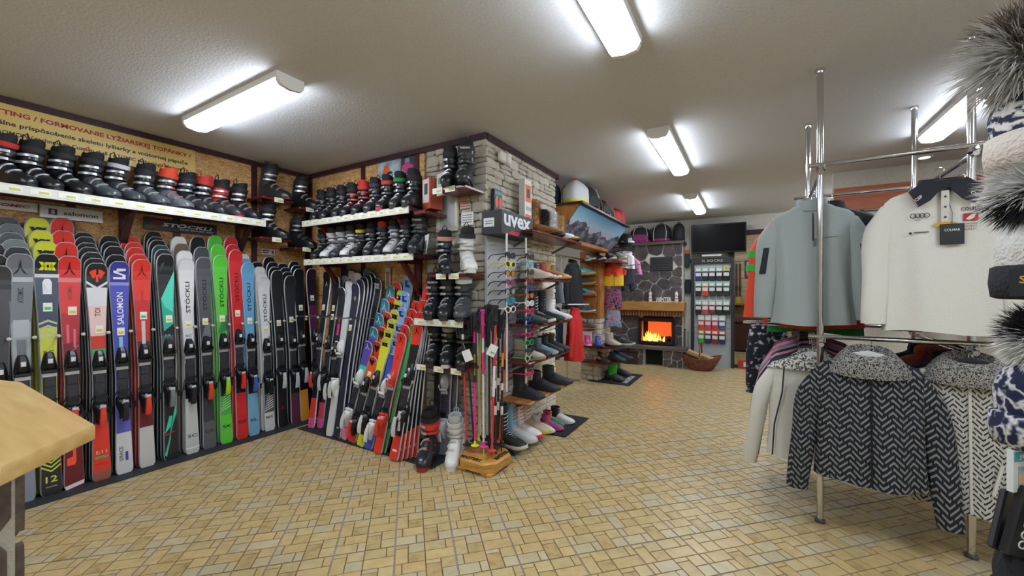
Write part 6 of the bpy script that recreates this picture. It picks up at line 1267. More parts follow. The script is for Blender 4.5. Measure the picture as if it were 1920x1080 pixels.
# letters on the mantel
x = on(1226, 566, y=7.52).x; dl = thing('letter_decoration', 'white WINTER wooden letters on the mantel', 'decoration', (x, 7.55, 1.131))
text('WINTER', M('#e6e3dc', .6), dl, (.16, 0, .045), (1, 0, 0), (0, 0, 1), width=.27, height=.075, bold=.03)
MB().box((.16, .012, .004), (.38, .05, .008)).build('base', M('#e0ddd5', .6), dl, smooth=False)
for k, (px, lb) in enumerate(((1219, 'white and red lantern figure beside the letters'), (1268, 'white and red figure at the mantel end'))):
    q = on(px, 560, y=7.55); d = thing('mantel_figure', lb, 'figure', (q.x, 7.56, 1.131)); MB().lathe([(.03, 0), (.035, .05), (.02, .1), (.03, .12), (.025, .16), (.002, .19)], 12).build('body', M('#ddd8d2', .6), d); MB().lathe([(.036, .05), (.036, .065)], 12).build('scarf', M('#b8383a', .6), d)
# bags on the chimney
zc = zt + .046
bag('backpack', 'black and pink ski bag lying on the chimney top', 'bag', (on(1203, 450, y=7.75).x - .02, 7.75, zc), (.38, .3, .3), '#25262c', .2, accent='#8a2a66', pipe='#c9cbcd', base='#a03078')
bag('backpack', 'tall black backpack with white piping on the chimney top', 'backpack', (on(1240, 450, y=7.75).x + .0, 7.76, zc), (.34, .32, .33), '#22242a', .0, pipe='#d2d3d6', base='#8e2a66')
bag('backpack', 'plain black backpack at the chimney end', 'backpack', (on(1262, 450, y=7.75).x + .1, 7.74, zc), (.2, .3, .32), '#1b1c20', .1)
# back wall left of chimney keeps going; gloves and tools
def gloves(px, py, c, lb, lbl='#d8d5cf'):
    q = on(px, py, y=7.95); t = thing('glove_pack', lb, 'gloves', (q.x, 7.93, q.z))
    MB().box((0, .01, .05), (.1, .006, .08)).build('header_card', M(lbl, .6), t, smooth=False)
    MB().loft([[Vector((p_.x * w_, p_.y * .02 - .01, z)) for p_ in ell(0, 1, 1, 0, 12)] for z, w_ in ((.02, .045), (-.05, .055), (-.12, .06), (-.17, .05), (-.2, .03))]).build('palm', fabric(c), t)
    for s in range(4): MB().tube([(-.04 + .026 * s, -.01, -.16), (-.042 + .028 * s, -.012, -.24 + .01 * abs(s - 1.5))], [.013, .01], 6).build('finger', fabric(c), t)
    MB().tube([(.05, -.01, -.08), (.075, -.012, -.13), (.078, -.012, -.16)], [.014, .013, .009], 6).build('thumb', fabric(c), t)
gloves(1275, 478, '#262c44', 'navy glove pack under orange card', '#c8683a'); gloves(1288, 478, '#27403d', 'dark green glove pack under orange card', '#c8683a'); gloves(1277, 522, '#20262b', 'black glove pack with teal print', '#6fa59a'); gloves(1290, 526, '#24272d', 'black glove pack beside the teal one', '#b9bcc0')
q = on(1284, 640, y=7.8); ft = thing('fireside_tools', 'iron fireside tool set on a stand beside the hearth', 'fire tools', (q.x, 7.82, 0))
MB().lathe([(.09, 0), (.09, .015), (.02, .03), (.008, .06), (.008, .62), (.02, .64)], 14).build('stand', M('#1b1b1d', .5), ft)
for k in range(3): a = 2.1 * k; MB().tube([(.05 * math.cos(a), .05 * math.sin(a), .12), (.05 * math.cos(a), .05 * math.sin(a), .6)], .006, 6).build(('shovel', 'poker', 'brush')[k], M('#242426', .5), ft); 
bn2 = thing('storage_box', 'dark brown wooden box beside the hearth', 'box', (on(1180, 660, y=7.5).x - .0, 7.45, 0)); MB().rbox((0, 0, .11), (.36, .22, .22), .008).build('body', M('#33211f', .5), bn2); MB().rbox((0, 0, .23), (.38, .24, .02), .005).build('lid', M('#261a19', .5), bn2)

# ------------------------------------------------------------------ television, sock display, basket
SCREEN = M('#080a10', .18, vary=0); SCREEN.node_tree.nodes['Principled BSDF'].inputs['Specular IOR Level'].default_value = .25
tv = thing('television', 'black flat screen television on a wall arm above the sock display', 'television', (-.46, 7.74, 1.98), (.08, 0, .05))
MB().rbox((0, 0, .25), (.84, .05, .5), .012).build('housing', M('#0d0e10', .3), tv); MB().box((0, -.027, .255), (.80, .004, .45)).build('screen', SCREEN, tv, smooth=False); MB().box((0, .12, .25), (.12, .2, .1)).build('wall_arm', M('#1b1c1f', .5), tv, smooth=False)
MB().box((-.1, -.03, -.035), (.3, .05, .03)).build('sound_bar', M('#c9cbcc', .4), tv, smooth=False)
sd = thing('sock_display', 'slatted sock display panel with dark frame and black header', 'display', (-.56, 7.9, 0))
SX0, SX1 = -.31, .29
MB().box((0, .02, .95), (.62, .03, 1.9)).build('back_panel', M('#b9bcbe', .5), sd, smooth=False)
for s in (-1, 1): MB().rbox((s * .315, -.02, .95), (.05, .1, 1.9), .006).build('side_post', M('#26282d', .4), sd)
MB().box((0, -.03, 1.86), (.6, .05, .09)).build('header', M('#1a1b1f', .4), sd, smooth=False); text('X SOCKS', M('#d5d6d7', .4), sd, (0, -.056, 1.86), (1, 0, 0), (0, 0, 1), width=.34, height=.045, bold=.03)
MB().box((0, -.0, .2), (.6, .06, .4)).build('base_panel', M('#a5abb0', .4), sd, smooth=False)
for k in range(14): MB().box((0, .003, .48 + .095 * k), (.58, .006, .006)).build('slot', M('#8b8f93', .5), sd, smooth=False)
HC = ['#e3e4e0', '#dfe1de']
rows_ = [(1.76, 5, ['#39396a', '#26272b', '#2b2d31', '#2a2c31', '#17181b'], '#a9c4b8'), (1.5, 5, ['#23252a', '#c9492f', '#2f3a38', '#26302f', '#24302e'], '#9fbfb2'), (1.17, 5, ['#22252a', '#b9505a', '#7a3038', '#262b2e', '#20262a'], '#b5c8bf'), (.9, 4, ['#d8453a', '#cf4a5e', '#c93a55', '#3a5a8a'], '#bccbc4'), (.66, 4, ['#43a33a', '#26324f', '#7d2a33', '#2a2f55'], '#e0703a')]
cn = {'#39396a': 'indigo', '#26272b': 'black', '#2b2d31': 'charcoal', '#2a2c31': 'dark grey', '#17181b': 'jet black', '#23252a': 'black', '#c9492f': 'orange', '#2f3a38': 'dark green', '#26302f': 'bottle green', '#24302e': 'forest green', '#22252a': 'black', '#b9505a': 'rose', '#7a3038': 'wine red', '#262b2e': 'charcoal', '#20262a': 'black green', '#d8453a': 'scarlet', '#cf4a5e': 'pink red', '#c93a55': 'raspberry', '#3a5a8a': 'blue', '#43a33a': 'green', '#26324f': 'navy', '#7d2a33': 'maroon', '#2a2f55': 'indigo'}
for ri, (z, n, cs, hc) in enumerate(rows_):
    for k in range(n):
        x = -.22 + .44 * (k / 4 if n == 5 else (k + .4) / 4)
        t = thing('sock_pack', '%s sock pack in the %s row of the sock display' % (cn[cs[k]], ['top', 'second', 'middle', 'fourth', 'bottom'][ri]), 'sock pack', (-.56 + x, 7.85, z), group='sock packs on the display', scale=1.2)
        MB().box((0, 0, -.04), (.085, .02, .08)).build('header_card', M(hc, .6), t, smooth=False); MB().box((0, -.011, -.05), (.06, .002, .035)).build('print', M('#e6e7e4', .6), t, smooth=False)
        MB().loft([[Vector((p_.x * w_, p_.y * .016 - .004, zz)) for p_ in ell(0, 1, 1, 0, 12, p=3)] for zz, w_ in ((-.075, .04), (-.1, .043), (-.18, .042), (-.215, .036))]).build('sock', fabric(cs[k]), t)
        MB().box((0, -.022, -.12), (.07, .002, .05)).build('label_band', M('#d5d6d2', .6), t, smooth=False)
        MB().tube([(0, .03, .01), (0, -.02, .01)], .003, 5).build('peg', CHROME, t)
yl_ = thing('round_badge', 'yellow round badge on a black pack of the sock display', 'badge', (-.56 + .22, 7.82, 1.72)); MB().lathe([(.035, 0), (.035, .004)], 18).build('disc', M('#e0b92a', .5), yl_, rot=(PI / 2, 0, 0)); MB().box((0, -.006, 0), (.02, .002, .012)).build('print', M('#26272b', .5), yl_, smooth=False)
# wicker basket with logs
q = on(1320, 683, z=0); WK = noise_mat('wicker', [(.3, '#5a2d1c'), (.6, '#8a4f30'), (.85, '#a96b42')], scale=30, rough=.6, bump=.4)
wk = thing('wicker_basket', 'shallow brown wicker basket of firewood in front of the sock display', 'basket', (q.x, 7.42, 0))
ring = lambda a, z, w_, o=0: Vector((math.cos(a) * w_, math.sin(a) * w_ * .62, z + .06 * abs(math.cos(a)) ** 2 * (z / .2)))
for k in range(12):
    z = .015 + .017 * k; w_ = .15 + .16 * (z / .2) ** .7
    MB().tube([ring(2 * PI * i / 32, z + (.003 if (i + k) % 2 else -.003), w_ + (.005 if (i + k) % 2 else -.005)) for i in range(33)], .0085, 5, cap=False).build('weave', WK, wk)
for k in range(24): a = 2 * PI * k / 24; MB().tube([ring(a, z, .15 + .16 * (z / .2) ** .7 - .002) for z in (.01, .06, .11, .16, .21)], .006, 5).build('stake', WK, wk)
MB().lathe([(.001, .008), (.15, .008), (.15, .016)], 24, sy=.62).build('base', WK, wk)
MB().tube([(0, -.19 * math.cos(a), .21 + .25 * math.sin(a)) for a in [PI * i / 10 for i in range(11)]], .012, 6).build('handle', WK, wk)
rl = random.Random(8)
for k in range(6):
    a = rl.uniform(-.4, .4); c = Vector((-.13 + .05 * k, rl.uniform(-.06, .06), .2 + rl.uniform(0, .06)))
    l = thing('firewood_log', 'split log lying in the wicker basket, %s along' % ORD[k], 'log', (wk.location.x + c.x, wk.location.y + c.y, c.z), (rl.uniform(-.2, .2), .3, a), group='logs in the basket'); MB().loft([[Vector((x, y, z)) for y, z in ((-.04, -.03), (.04, -.035), (.05, .01), (.0, .045), (-.045, .02))] for x in (-.12, .12)]).build('wood', M('#b59468', .8, bump=.3), l, smooth=False); MB().box((0, -.03, -.036), (.22, .05, .006)).build('bark', M('#4a3424', .9, bump=.5), l, smooth=False)
# ------------------------------------------------------------------ room beyond the doorway
PK = noise_mat('pale_plank', [(.2, '#9a8768'), (.5, '#bda988'), (.85, '#d2c2a4')], scale=3, detail=9, rough=.7, stretch=(1, 6, 8), bump=.25, rnd=.12)
wbey = bpy.data.objects['wall_beyond']
for k in range(13): MB().box((.3 + rl.uniform(-.05, .05), 10.69, .1 + .2 * k), (3.2, .03, .19)).build('plank', PK, wbey, smooth=False)
a = on(1392, 488, y=10.6); b = on(1440, 520, y=10.6)
pc = thing('picture', 'framed winter landscape picture on the plank wall beyond the doorway', 'picture', ((a.x + b.x) / 2 + .05, 10.66, b.z)); w_ = b.x - a.x; h = a.z - b.z
MB().box((0, 0, h / 2), (w_, .02, h)).build('frame', M('#4a3a30', .5), pc, smooth=False); MB().box((0, -.012, h / 2), (w_ - .07, .006, h - .07)).build('canvas', noise_mat('picture_print', [(.35, '#4a4a52'), (.5, '#8d8f98'), (.65, '#c9c5c0')], scale=9, rough=.6, bump=0), pc, smooth=False)
q = on(1395, 650, y=10.2); cab = thing('storage_chest', 'dark brown chest on the floor beyond the doorway', 'chest', (q.x + .05, 10.25, 0)); MB().rbox((0, 0, .33), (.62, .5, .62), .02).build('body', M('#4a2a22', .5), cab); MB().rbox((0, 0, .665), (.66, .54, .05), .01).build('lid', M('#5a352a', .5), cab)
sh2 = thing('work_shelf', 'wooden wall shelf above the chest beyond the doorway', 'shelf', (q.x + .1, 10.5, 1.02)); MB().rbox((0, 0, 0), (.8, .32, .04), .005).build('board', WOOD, sh2); MB().box((-.3, .1, -.12), (.04, .12, .2)).build('bracket', WOOD, sh2, smooth=False); MB().box((.3, .1, -.12), (.04, .12, .2)).build('bracket', WOOD, sh2, smooth=False)
cn2 = thing('paint_can', 'yellow can standing on the shelf beyond the doorway', 'can', (q.x - .12, 10.5, 1.041)); MB().lathe([(.06, 0), (.06, .14), (.055, .145)], 14).build('body', M('#c9b03a', .4), cn2); MB().lathe([(.062, .145), (.062, .16), (.03, .162)], 14).build('lid', STEEL, cn2)
bt = thing('tool_box', 'dark green tool case on the shelf beyond the doorway', 'case', (q.x + .2, 10.5, 1.041)); MB().rbox((0, 0, .06), (.26, .16, .12), .01).build('body', M('#26352f', .5), bt); MB().tube([(-.05, 0, .12), (-.05, 0, .15), (.05, 0, .15), (.05, 0, .12)], .008, 6).build('handle', M('#1a1b1c', .5), bt)
q = on(1382, 500, y=10.6); 
for k in range(3): t = thing('old_ski', 'old wooden ski hanging on the plank wall, %s of three' % ORD[k], 'ski', (q.x - .08 + .07 * k, 10.66, .95), group='old skis beyond the doorway'); MB().rbox((0, 0, .5), (.045, .012, 1.0), .005).build('board', M('#5a3a28', .6), t); MB().rbox((0, -.012, .45), (.05, .012, .12), .004).build('binding', M('#3a2c22', .6), t)
q = on(1391, 690, z=0); rbx = thing('cardboard_box', 'small red box on the floor at the doorway', 'box', (q.x + .02, q.y, 0)); MB().rbox((0, 0, .07), (.16, .12, .14), .004).build('carton', M('#a8392f', .6), rbx); MB().box((.03, -.061, .075), (.05, .002, .08)).build('print', M('#e0d8cf', .6), rbx, smooth=False)

# ------------------------------------------------------------------ clothes in the passage and on the second pillar
rl2 = thing('clothes_rail', 'chrome clothes rail in the passage behind the pillar', 'rail', (-2.35, 4.9, 0))
MB().tube([(0, -.6, 1.83), (0, .7, 1.83)], .014, 10).build('rail_bar', CHROME, rl2)
for y in (-.6, .7): MB().tube([(0, y, .01), (0, y, 1.83)], .014, 10).build('post', CHROME, rl2); MB().rbox((0, y, .012), (.4, .06, .024), .006).build('foot', CHROME, rl2)
JK = [(4.5, '#2b2f3c', 'dark blue jacket', 0), (4.68, '#6f7d86', 'blue grey jacket', 0)]
for k, (y, c, lb, _) in enumerate(JK): garment((-2.35, y, 1.825), R90 * 0, lb + ' hanging in the passage', c, cat='jacket', group='jackets in the passage', seed=20 + k, wd=.46, ln=.75, zip_='#888c90')
q = on(1073, 470, y=5.3); garment((-2.1, 5.2, 1.80), 1.6, 'black quilted puffer jacket in the passage', '#1c1e26', cat='jacket', group=None, seed=31, wd=.42, ln=.72, puffy=.012, thick=.075, sl=.5)
rl3 = thing('clothes_rail', 'chrome wall arm carrying the quilted jackets', 'rail', (-2.15, 5.5, 1.8)); MB().tube([(0, .27, .0), (0, -.75, .0), (0, -.78, .03)], .012, 8).build('arm', CHROME, rl3); MB().tube([(0, -.6, -.65), (.3, -.35, -.65)], .012, 8).build('cross_arm', STEEL, rl3); MB().tube([(0, -.6, 0), (0, -.6, -.65)], .012, 8).build('drop_post', CHROME, rl3)
garment((-2.02, 5.08, 1.15), 1.72, 'long bright red quilted coat in the passage', '#cc2a26', cat='coat', name='coat', seed=32, wd=.36, ln=.74, puffy=.010, thick=.08, sl=.52)
garment((-2.22, 4.9, 1.15), 1.72, 'dark blue quilted coat beside the red coat', '#24324a', cat='coat', name='coat', seed=33, wd=.34, ln=.7, puffy=.010, thick=.06)
hk = thing('hook_rail', 'wooden hook board on the side of the second pillar', 'hook rail', (-1.82, 6.2, 1.72)); MB().rbox((0, .0, 0), (.2, .3, .05), .008).build('board', WOOD, hk)
for x in (.1,): MB().tube([(x, -.1, .0), (x + .12, -.1, -.01), (x + .13, -.1, .03)], .008, 6).build('hook', CHROME, hk); MB().tube([(x, .12, .0), (x + .3, .12, .02), (x + .31, .12, .05)], .008, 6).build('hook', CHROME, hk)
p = on(1150, 486, y=6.08); garment((p.x, 6.08, p.z), .5, 'red and yellow child ski vest hanging on the second pillar', '#d9451f', cat='vest', name='vest', seed=41, wd=.3, ln=.26, sl=.1, thick=.06, sr=.035, spread=.0, ch=.05)
vb = thing('ski_vest', 'yellow lower half of a child ski jacket under the red vest', 'jacket', (p.x, 6.08, p.z - .24), (0, 0, .5)); MB().loft([[Vector((q_.x * .155, q_.y * .07, z)) for q_ in ell(0, 1, 1, 0, 24, p=2.6)] for z in (0, -.08, -.17)], cap=False).build('body', fabric('#e3b91f'), vb); MB().tube([(0, -.072, 0), (0, -.074, -.17)], .005, 6).build('zipper', M('#b88a1a', .5), vb)
trousers((p.x, 6.08, p.z - .40), .5, 'dark floral child trousers under the yellow jacket', pattern('floral_dark', ['#1c2236', '#2a3150', '#b9587a', '#232a44', '#5fa5b5'], 28), ln=.36, wd=.27)
trousers((p.x + .0, 6.06, p.z - .72), .5, 'turquoise and pink patterned leggings under the floral trousers', pattern('floral_teal', ['#2b3250', '#4fa8bd', '#d06a8e', '#7cc3cf'], 24), ln=.32, wd=.25)
p = on(1176, 466, y=6.42); garment((p.x, 6.42, p.z), .45, 'pink child jacket with white front', '#e0e0df', sleeve='#d98ab5', cat='jacket', seed=43, wd=.24, ln=.32, sl=.27, thick=.05, sr=.045, spread=.06, zip_='#3a3d48', ch=.04)
trousers((p.x + .02, 6.42, p.z - .27), .45, 'dark denim child trousers below the pink jacket', '#2c3444', ln=.42, wd=.2)
hp = thing('ski_helmet', 'black helmet with goggles above the pink jacket', 'helmet', (on(1172, 462, y=6.3).x, 6.3, on(1172, 462, y=6.3).z - .02)); MB().lathe([(.1, 0), (.125, .05), (.125, .12), (.1, .18), (.05, .215), (.001, .225)], 20).build('shell', M('#1b1c21', .3), hp); MB().tube([(math.cos(a) * .13, math.sin(a) * .13, .08) for a in [PI * i / 12 for i in range(12, 25)]], .018, 8).build('goggle_strap', M('#cfc9bd', .6), hp)
mk('goggle', MB().rbox((0, -.125, .075), (.16, .04, .075), .018).mesh('goggle'), M('#24303a', .1, .4), hp)
hb_ = thing('helmet_hook', 'iron bracket carrying the black helmet', 'hook', hp.location); MB().tube([(0, .02, .19), (-.02, .05, -.01), (-.12, .05, -.05), (-.2, -.02, -.06)], .008, 6).build('arm', M('#222', .5), hb_)
# ------------------------------------------------------------------ chrome clothes rack, floor to ceiling
RX0, RX1, RY0, RY1, ZU, ZL = .355, .965, 2.92, 3.85, 2.07, 1.08
rk = thing('clothes_rack', 'chrome clothes rack with four posts from floor to ceiling', 'clothes rack', (RX0, RY0, 0))
for x, y in ((RX0, RY0), (RX1, RY0), (RX0 + .04, RY1), (RX1 + .03, RY1)):
    MB().lathe([(.0165, .012), (.0165, CEIL - .012)], 14).build('post', CHROME, rk, loc=(x - RX0, y - RY0, 0))
    MB().lathe([(.026, 0), (.026, .012), (.02, .02)], 14).build('foot', M('#4a4a48', .5), rk, loc=(x - RX0, y - RY0, 0)); MB().lathe([(.02, CEIL - .025), (.024, CEIL - .012), (.024, CEIL)], 14).build('ceiling_flange', CHROME, rk, loc=(x - RX0, y - RY0, 0))
def rail(a, b, nm='rail'):
    a = Vector(a) - Vector((RX0, RY0, 0)); b = Vector(b) - Vector((RX0, RY0, 0)); MB().tube([a, b], .0125, 12).build(nm, CHROME, rk)
    for p in (a, b): pass
def clamp(x, y, z):
    MB().rbox((x - RX0, y - RY0, z), (.045, .05, .05), .012).build('clamp', CHROME, rk)
    MB().lathe([(.012, 0), (.014, .01), (.008, .022)], 10).build('clamp_bolt', CHROME, rk, loc=(x - RX0 - .0, y - RY0 - .02, z), rot=(PI / 2, 0, 0))
YR = RY0 - .03
for z in (ZU, ZL):
    rail((RX0 - .06, YR, z), (RX1 + .1, YR, z)); rail((RX0 - (.4 if z == ZL else .05), RY1 + .03, z), (RX1 + .09, RY1 + .03, z))
    rail((RX0 - .0, RY0 - .05, z - .045), (RX0 + .04, RY1 + .06, z - .045)); rail((RX1, RY0 - .05, z - .045), (RX1 + .03, RY1 + .06, z - .045))
    for x, y in ((RX0, YR + .01), (RX1, YR + .01), (RX0 + .04, RY1 + .02), (RX1 + .03, RY1 + .02)): clamp(x, y, z - .02)
rail((RX0, RY0, .3), (RX1, RY0, .3), 'stretcher')
def front_y(o, x, z, r=.05):
    me = [c for c in o.children if c.name.startswith('body')][0].data
    ys = [v.co.y for v in me.vertices if abs(v.co.x - x) < r and abs(v.co.z - z) < r and v.co.y < 0]
    return min(ys) - .002 if ys else -.07
def patch(o, c, x, z, w_, h, name='print', mt=None):
    y = front_y(o, x, z, max(w_, h, .04)); return MB().box((x, y, z), (w_, .0015, h)).build(name, mt or M(c, .6), o, smooth=False), y
# grey half-zip shirt, behind the post
NAVY = '#1f2330'
gs = garment((.325, 3.01, 1.94), 0, 'grey half zip sports shirt with navy underarm panels hanging on the rack', '#9aa5a4', cat='shirt', name='sports_shirt', seed=51, wd=.41, ln=.8, sl=.62, spread=.03, thick=.05, ch=.05, sr=.07, hlabel='black hanger carrying the grey half zip shirt')
y = front_y(gs, 0, -.2); MB().tube([(0, y + .012, -.1), (0, y - .001, -.17), (0, y - .002, -.3)], .004, 6).build('half_zip', M('#1d1f24', .5), gs)
for s in (-1, 1):
    MB().loft([[Vector((s * (.232 + .02 * f) + math.cos(a) * .026, math.sin(a) * .052 - .012 * f, -.33 - .16 * f)) for a in [2 * PI * k / 12 for k in range(12)]] for f in (0, .3, .7, 1)]).build('underarm_panel', fabric(NAVY), gs)
p_, y = patch(gs, '#8d9896', .075, -.28, .09, .004, 'pocket_seam')
p_, y = patch(gs, '#6a7378', .012, -.31, .02, .05, 'print')
# white polo with printed badges, in front of the rail
wp = garment((.825, 2.83, 1.955), 0, 'white long sleeved polo shirt with printed badges on the rack', '#dcdbd3', cat='shirt', name='polo_shirt', seed=52, wd=.43, ln=.82, sl=.64, spread=.03, thick=.05, ch=.0, sr=.07, hlabel='black lettered hanger carrying the white polo shirt', htext='COLMAR')
cg = fabric('#20222c')
MB().loft([ell(.0, .078, .058, -.088, 24, zf=-.02), ell(.0, .082, .062, -.06, 24, zf=-.02, zb=.01), ell(.0, .07, .05, -.045, 24, zf=-.02, zb=.01), ell(0, .062, .044, -.09, 24, zf=-.02)], cap=False).build('collar', cg, wp, angle=70)
yf = front_y(wp, .07, -.14, .04)
for s in (-1, 1):
    f = MB().plate([(s * .012, yf - .014, -.105), (s * .075, yf - .002, -.062), (s * .135, yf - .006, -.115), (s * .1, yf - .016, -.195), (s * .055, yf - .018, -.165)], (0, -.008, 0)).build('collar_flap', cg, wp, smooth=False)
    for k, c in enumerate(('#d8d6cf', '#a82a35')): MB().plate([(s * (.135 + .002 * k), yf - .0148, -.118 + .008 * k), (s * (.1 - .001 * k), yf - .0248, -.196 + .009 * k), (s * (.1 - .001 * k), yf - .0248, -.192 + .009 * k), (s * (.135 + .002 * k), yf - .0148, -.114 + .008 * k)], (0, -.001, 0)).build('stripe', M(c, .6), f, smooth=False)
    text('CSF', M('#d8d8d6', .5), f, (s * .098, yf - .022, -.15), (1, 0, -s * .9), (s * .9, 0, 1), width=.035, height=.014, bold=.03)
p_, y = patch(wp, '#cfcec6', 0, -.2, .028, .16, 'placket'); p_, y2 = patch(wp, '#26272c', .0, -.115, .045, .018, 'neck_label')
for k in range(3): MB().lathe([(.005, 0), (.005, .002)], 10).build('button', M('#26272c', .4), wp, loc=(0, y - .001, -.15 - .05 * k), rot=(PI / 2, 0, 0))
yb = front_y(wp, -.09, -.25, .09) - .001
for k in range(4):
    cx = -.115 + .0165 * k; MB().tube([(cx + .0105 * math.cos(a), yb, -.235 + .0105 * math.sin(a)) for a in [2 * PI * i / 16 for i in range(17)]], .0016, 5, cap=False).build('ring_logo', M('#1d1e22', .5), wp)
text('Audi', M('#1d1e22', .5), wp, (-.098, yb, -.258), (1, 0, 0), (0, 0, 1), width=.02, height=.008)
MB().loft([[Vector((q.x * .042, yy, q.y * .012 - .285)) for q in ell(0, 1, 1, 0, 16)] for yy in (yb, yb - .001)]).build('print', M('#c9a23a', .6), wp)
MB().lathe([(.006, 0), (.006, .001)], 12).build('print', M('#1d1e22', .6), wp, loc=(-.125, yb, -.322), rot=(PI / 2, 0, 0)); MB().box((-.085, yb, -.318), (.055, .0012, .005)).build('print', M('#5a5c60', .6), wp, smooth=False)
yb2 = front_y(wp, .09, -.25, .08) - .001
text('COLMAR', M('#1d1e22', .5), wp, (.095, yb2, -.215), (1, 0, 0), (0, 0, 1), width=.075, height=.017, bold=.02)
MB().box((.09, yb2, -.255), (.05, .0012, .036)).build('print', M('#b0202c', .6), wp, smooth=False); MB().plate([(.072, yb2 - .001, -.265), (.09, yb2 - .001, -.245), (.107, yb2 - .001, -.242), (.1, yb2 - .001, -.26), (.085, yb2 - .001, -.27)], (0, -.0008, 0)).build('print', M('#e3dfd8', .6), wp, smooth=False)
for k, s_ in enumerate(('CAISSE', 'MONT', 'BLANC')): text(s_, M('#7a2a2e', .5), wp, (.088, yb2, -.287 - .013 * k), (1, 0, 0), (0, 0, 1), width=.048, height=.008)
yt_ = min(front_y(wp, .01, -.3, .07), yb, yb2) - .004
tg = MB().rbox((.022, yt_, -.335), (.085, .004, .1), .002).build('swing_tag', M('#1d1f24', .5), wp); text('COLMAR', M('#d8d8d6', .4), tg, (.022, yt_ - .003, -.315), (1, 0, 0), (0, 0, 1), width=.055, height=.012, bold=.02)
MB().tube([(.022, yt_, -.285), (.024, yt_ + .004, -.23), (.005, yt_ + .01, -.14)], .0016, 5).build('tag_cord', M('#6a6c70', .7), tg)
# herringbone knit jackets in front
HB1 = herringbone('herringbone_dark', '#14161d', '#7d8084', 24, .6); HB2 = herringbone('herringbone_light', '#bdbab1', '#2b2d34', 30, .6)
SPK = speckle('boucle_dark', '#17181c', '#b5b3ac', 130); SPK2 = speckle('boucle_light', '#2b2b2e', '#b9b5ac', 130)
def boucle(o, m):
    rg = [[Vector((q.x * a + .004 * math.sin(k * 2.3 + z * 90), q.y * b - .012, z + (zf if q.y < 0 else zb) * abs(q.y))) for k, q in enumerate(ell(0, 1, 1, 0, 30))] for a, b, z, zf, zb in ((.17, .085, -.155, -.03, 0), (.165, .09, -.13, -.02, .01), (.125, .085, -.08, -.03, .02), (.095, .072, -.045, -.03, .02), (.08, .058, -.04, -.03, .02), (.075, .05, -.09, -.03, 0))]
    MB().loft(rg, cap=False).build('fluffy_collar', m, o, angle=80)
dj = garment((.54, 2.785, 1.075), 0, 'dark herringbone knit jacket with fluffy speckled collar', HB1, cat='jacket', seed=53, wd=.45, ln=.74, sl=.69, spread=.07, thick=.062, ch=0, zip_='#101116', sr=.07, hlabel='white oval hanger of the dark herringbone jacket', hcol=M('#dddcd6', .4)); boucle(dj, SPK)
lj = garment((.94, 2.875, 1.06), -.1, 'light herringbone knit jacket with fluffy collar and white zip', HB2, cat='jacket', seed=54, wd=.41, ln=.80, sl=.7, spread=.05, thick=.06, ch=0, sr=.07, hlabel='dark hanger of the light herringbone jacket'); boucle(lj, SPK2)
[c for c in lj.children if c.name.startswith('sleeve')][0].scale.z = .88
[c for c in dj.children if c.name.startswith('sleeve')][1].scale.z = 1.07
y = front_y(lj, -.0, -.4, .05)
MB().tube([(-.01, front_y(lj, 0, z, .04) - .002, z) for z in (-.12, -.25, -.4, -.55, -.7, -.79)], .006, 6).build('zipper', M('#d8d5cc', .5), lj); MB().tube([(.09, front_y(lj, .1, -.6, .06), -.54), (.06, front_y(lj, .06, -.68, .06), -.68)], .007, 6).build('pocket_zip', M('#d8d5cc', .5), lj)
# clothes behind on the upper side rails
OR = [((.34, 3.15), '#d8452c', ['#e0502f', '#e0502f'], 'orange red ski jacket with green sleeve stripes behind the grey shirt', .5, .82), ((.36, 3.27), '#1f8a45', None, 'bright green jacket behind the orange red jacket', .5, .86), ((.38, 3.42), '#23262f', None, 'navy black jacket behind the green jacket', .47, .8), ((.38, 3.56), '#8d2a30', None, 'dark red jacket on the upper side rail', .46, .78), ((.39, 3.72), '#2b2f38', None, 'charcoal jacket at the end of the upper side rail', .46, .8)]
for k, ((x, y), c, sl, lb, wd, ln) in enumerate(OR):
    o = garment((x, y, 1.93), 0, lb, c, sleeve=sl, cat='jacket', seed=60 + k, wd=wd, ln=ln, sl=.62, spread=.07, sr=.06, group='jackets on the upper side rail')
    if k == 0:
        for s in (-1, 1):
            for zz in (.2, .29): MB().lathe([(.066, -.022), (.067, 0), (.065, .022)], 16, c=(s * (wd * .41 + wd * .05 + .03 + .07 * zz / .62 * 1.0), -.004, -.145 - zz), sy=.64).build('green_stripe', fabric('#35b84a'), o)
STR = noise_mat('striped_sleeve', [(.3, '#c9ccd0'), (.7, '#c9ccd0')], rough=.8)
def stripes(name, c0, c1, f=55):
    m, N, L, b = new_mat(name); tc = N.new('ShaderNodeTexCoord'); wv = N.new('ShaderNodeTexWave'); wv.bands_direction = 'Z'; wv.inputs['Scale'].default_value = f / 6.28 * 2; L.new(tc.outputs['Object'], wv.inputs[0])
    r = ramp(N, [(.45, c0), (.55, c1)]); L.new(wv.outputs['Fac'], r.inputs[0]); L.new(r.outputs[0], b.inputs['Base Color']); b.inputs['Roughness'].default_value = .85; return m
garment((.42, 3.085, 1.92), 0, 'black and white striped sweater behind the grey shirt', '#23262c', sleeve=stripes('knit_stripes', '#1c1e24', '#c9cbce', 60), cat='sweater', name='sweater', seed=66, wd=.45, ln=.74, sl=.66, spread=.05, sr=.05, hlabel='hanger of the striped sweater')
RB = [((.96, 3.02), '#1d2130', 'navy jacket behind the white polo'), ((.98, 3.2), '#2a2c33', 'charcoal jacket with red collar behind the polo'), ((.98, 3.42), '#17181d', 'black jacket on the upper wall side rail'), ((.99, 3.64), '#3a2026', 'dark burgundy jacket on the upper wall side rail')]
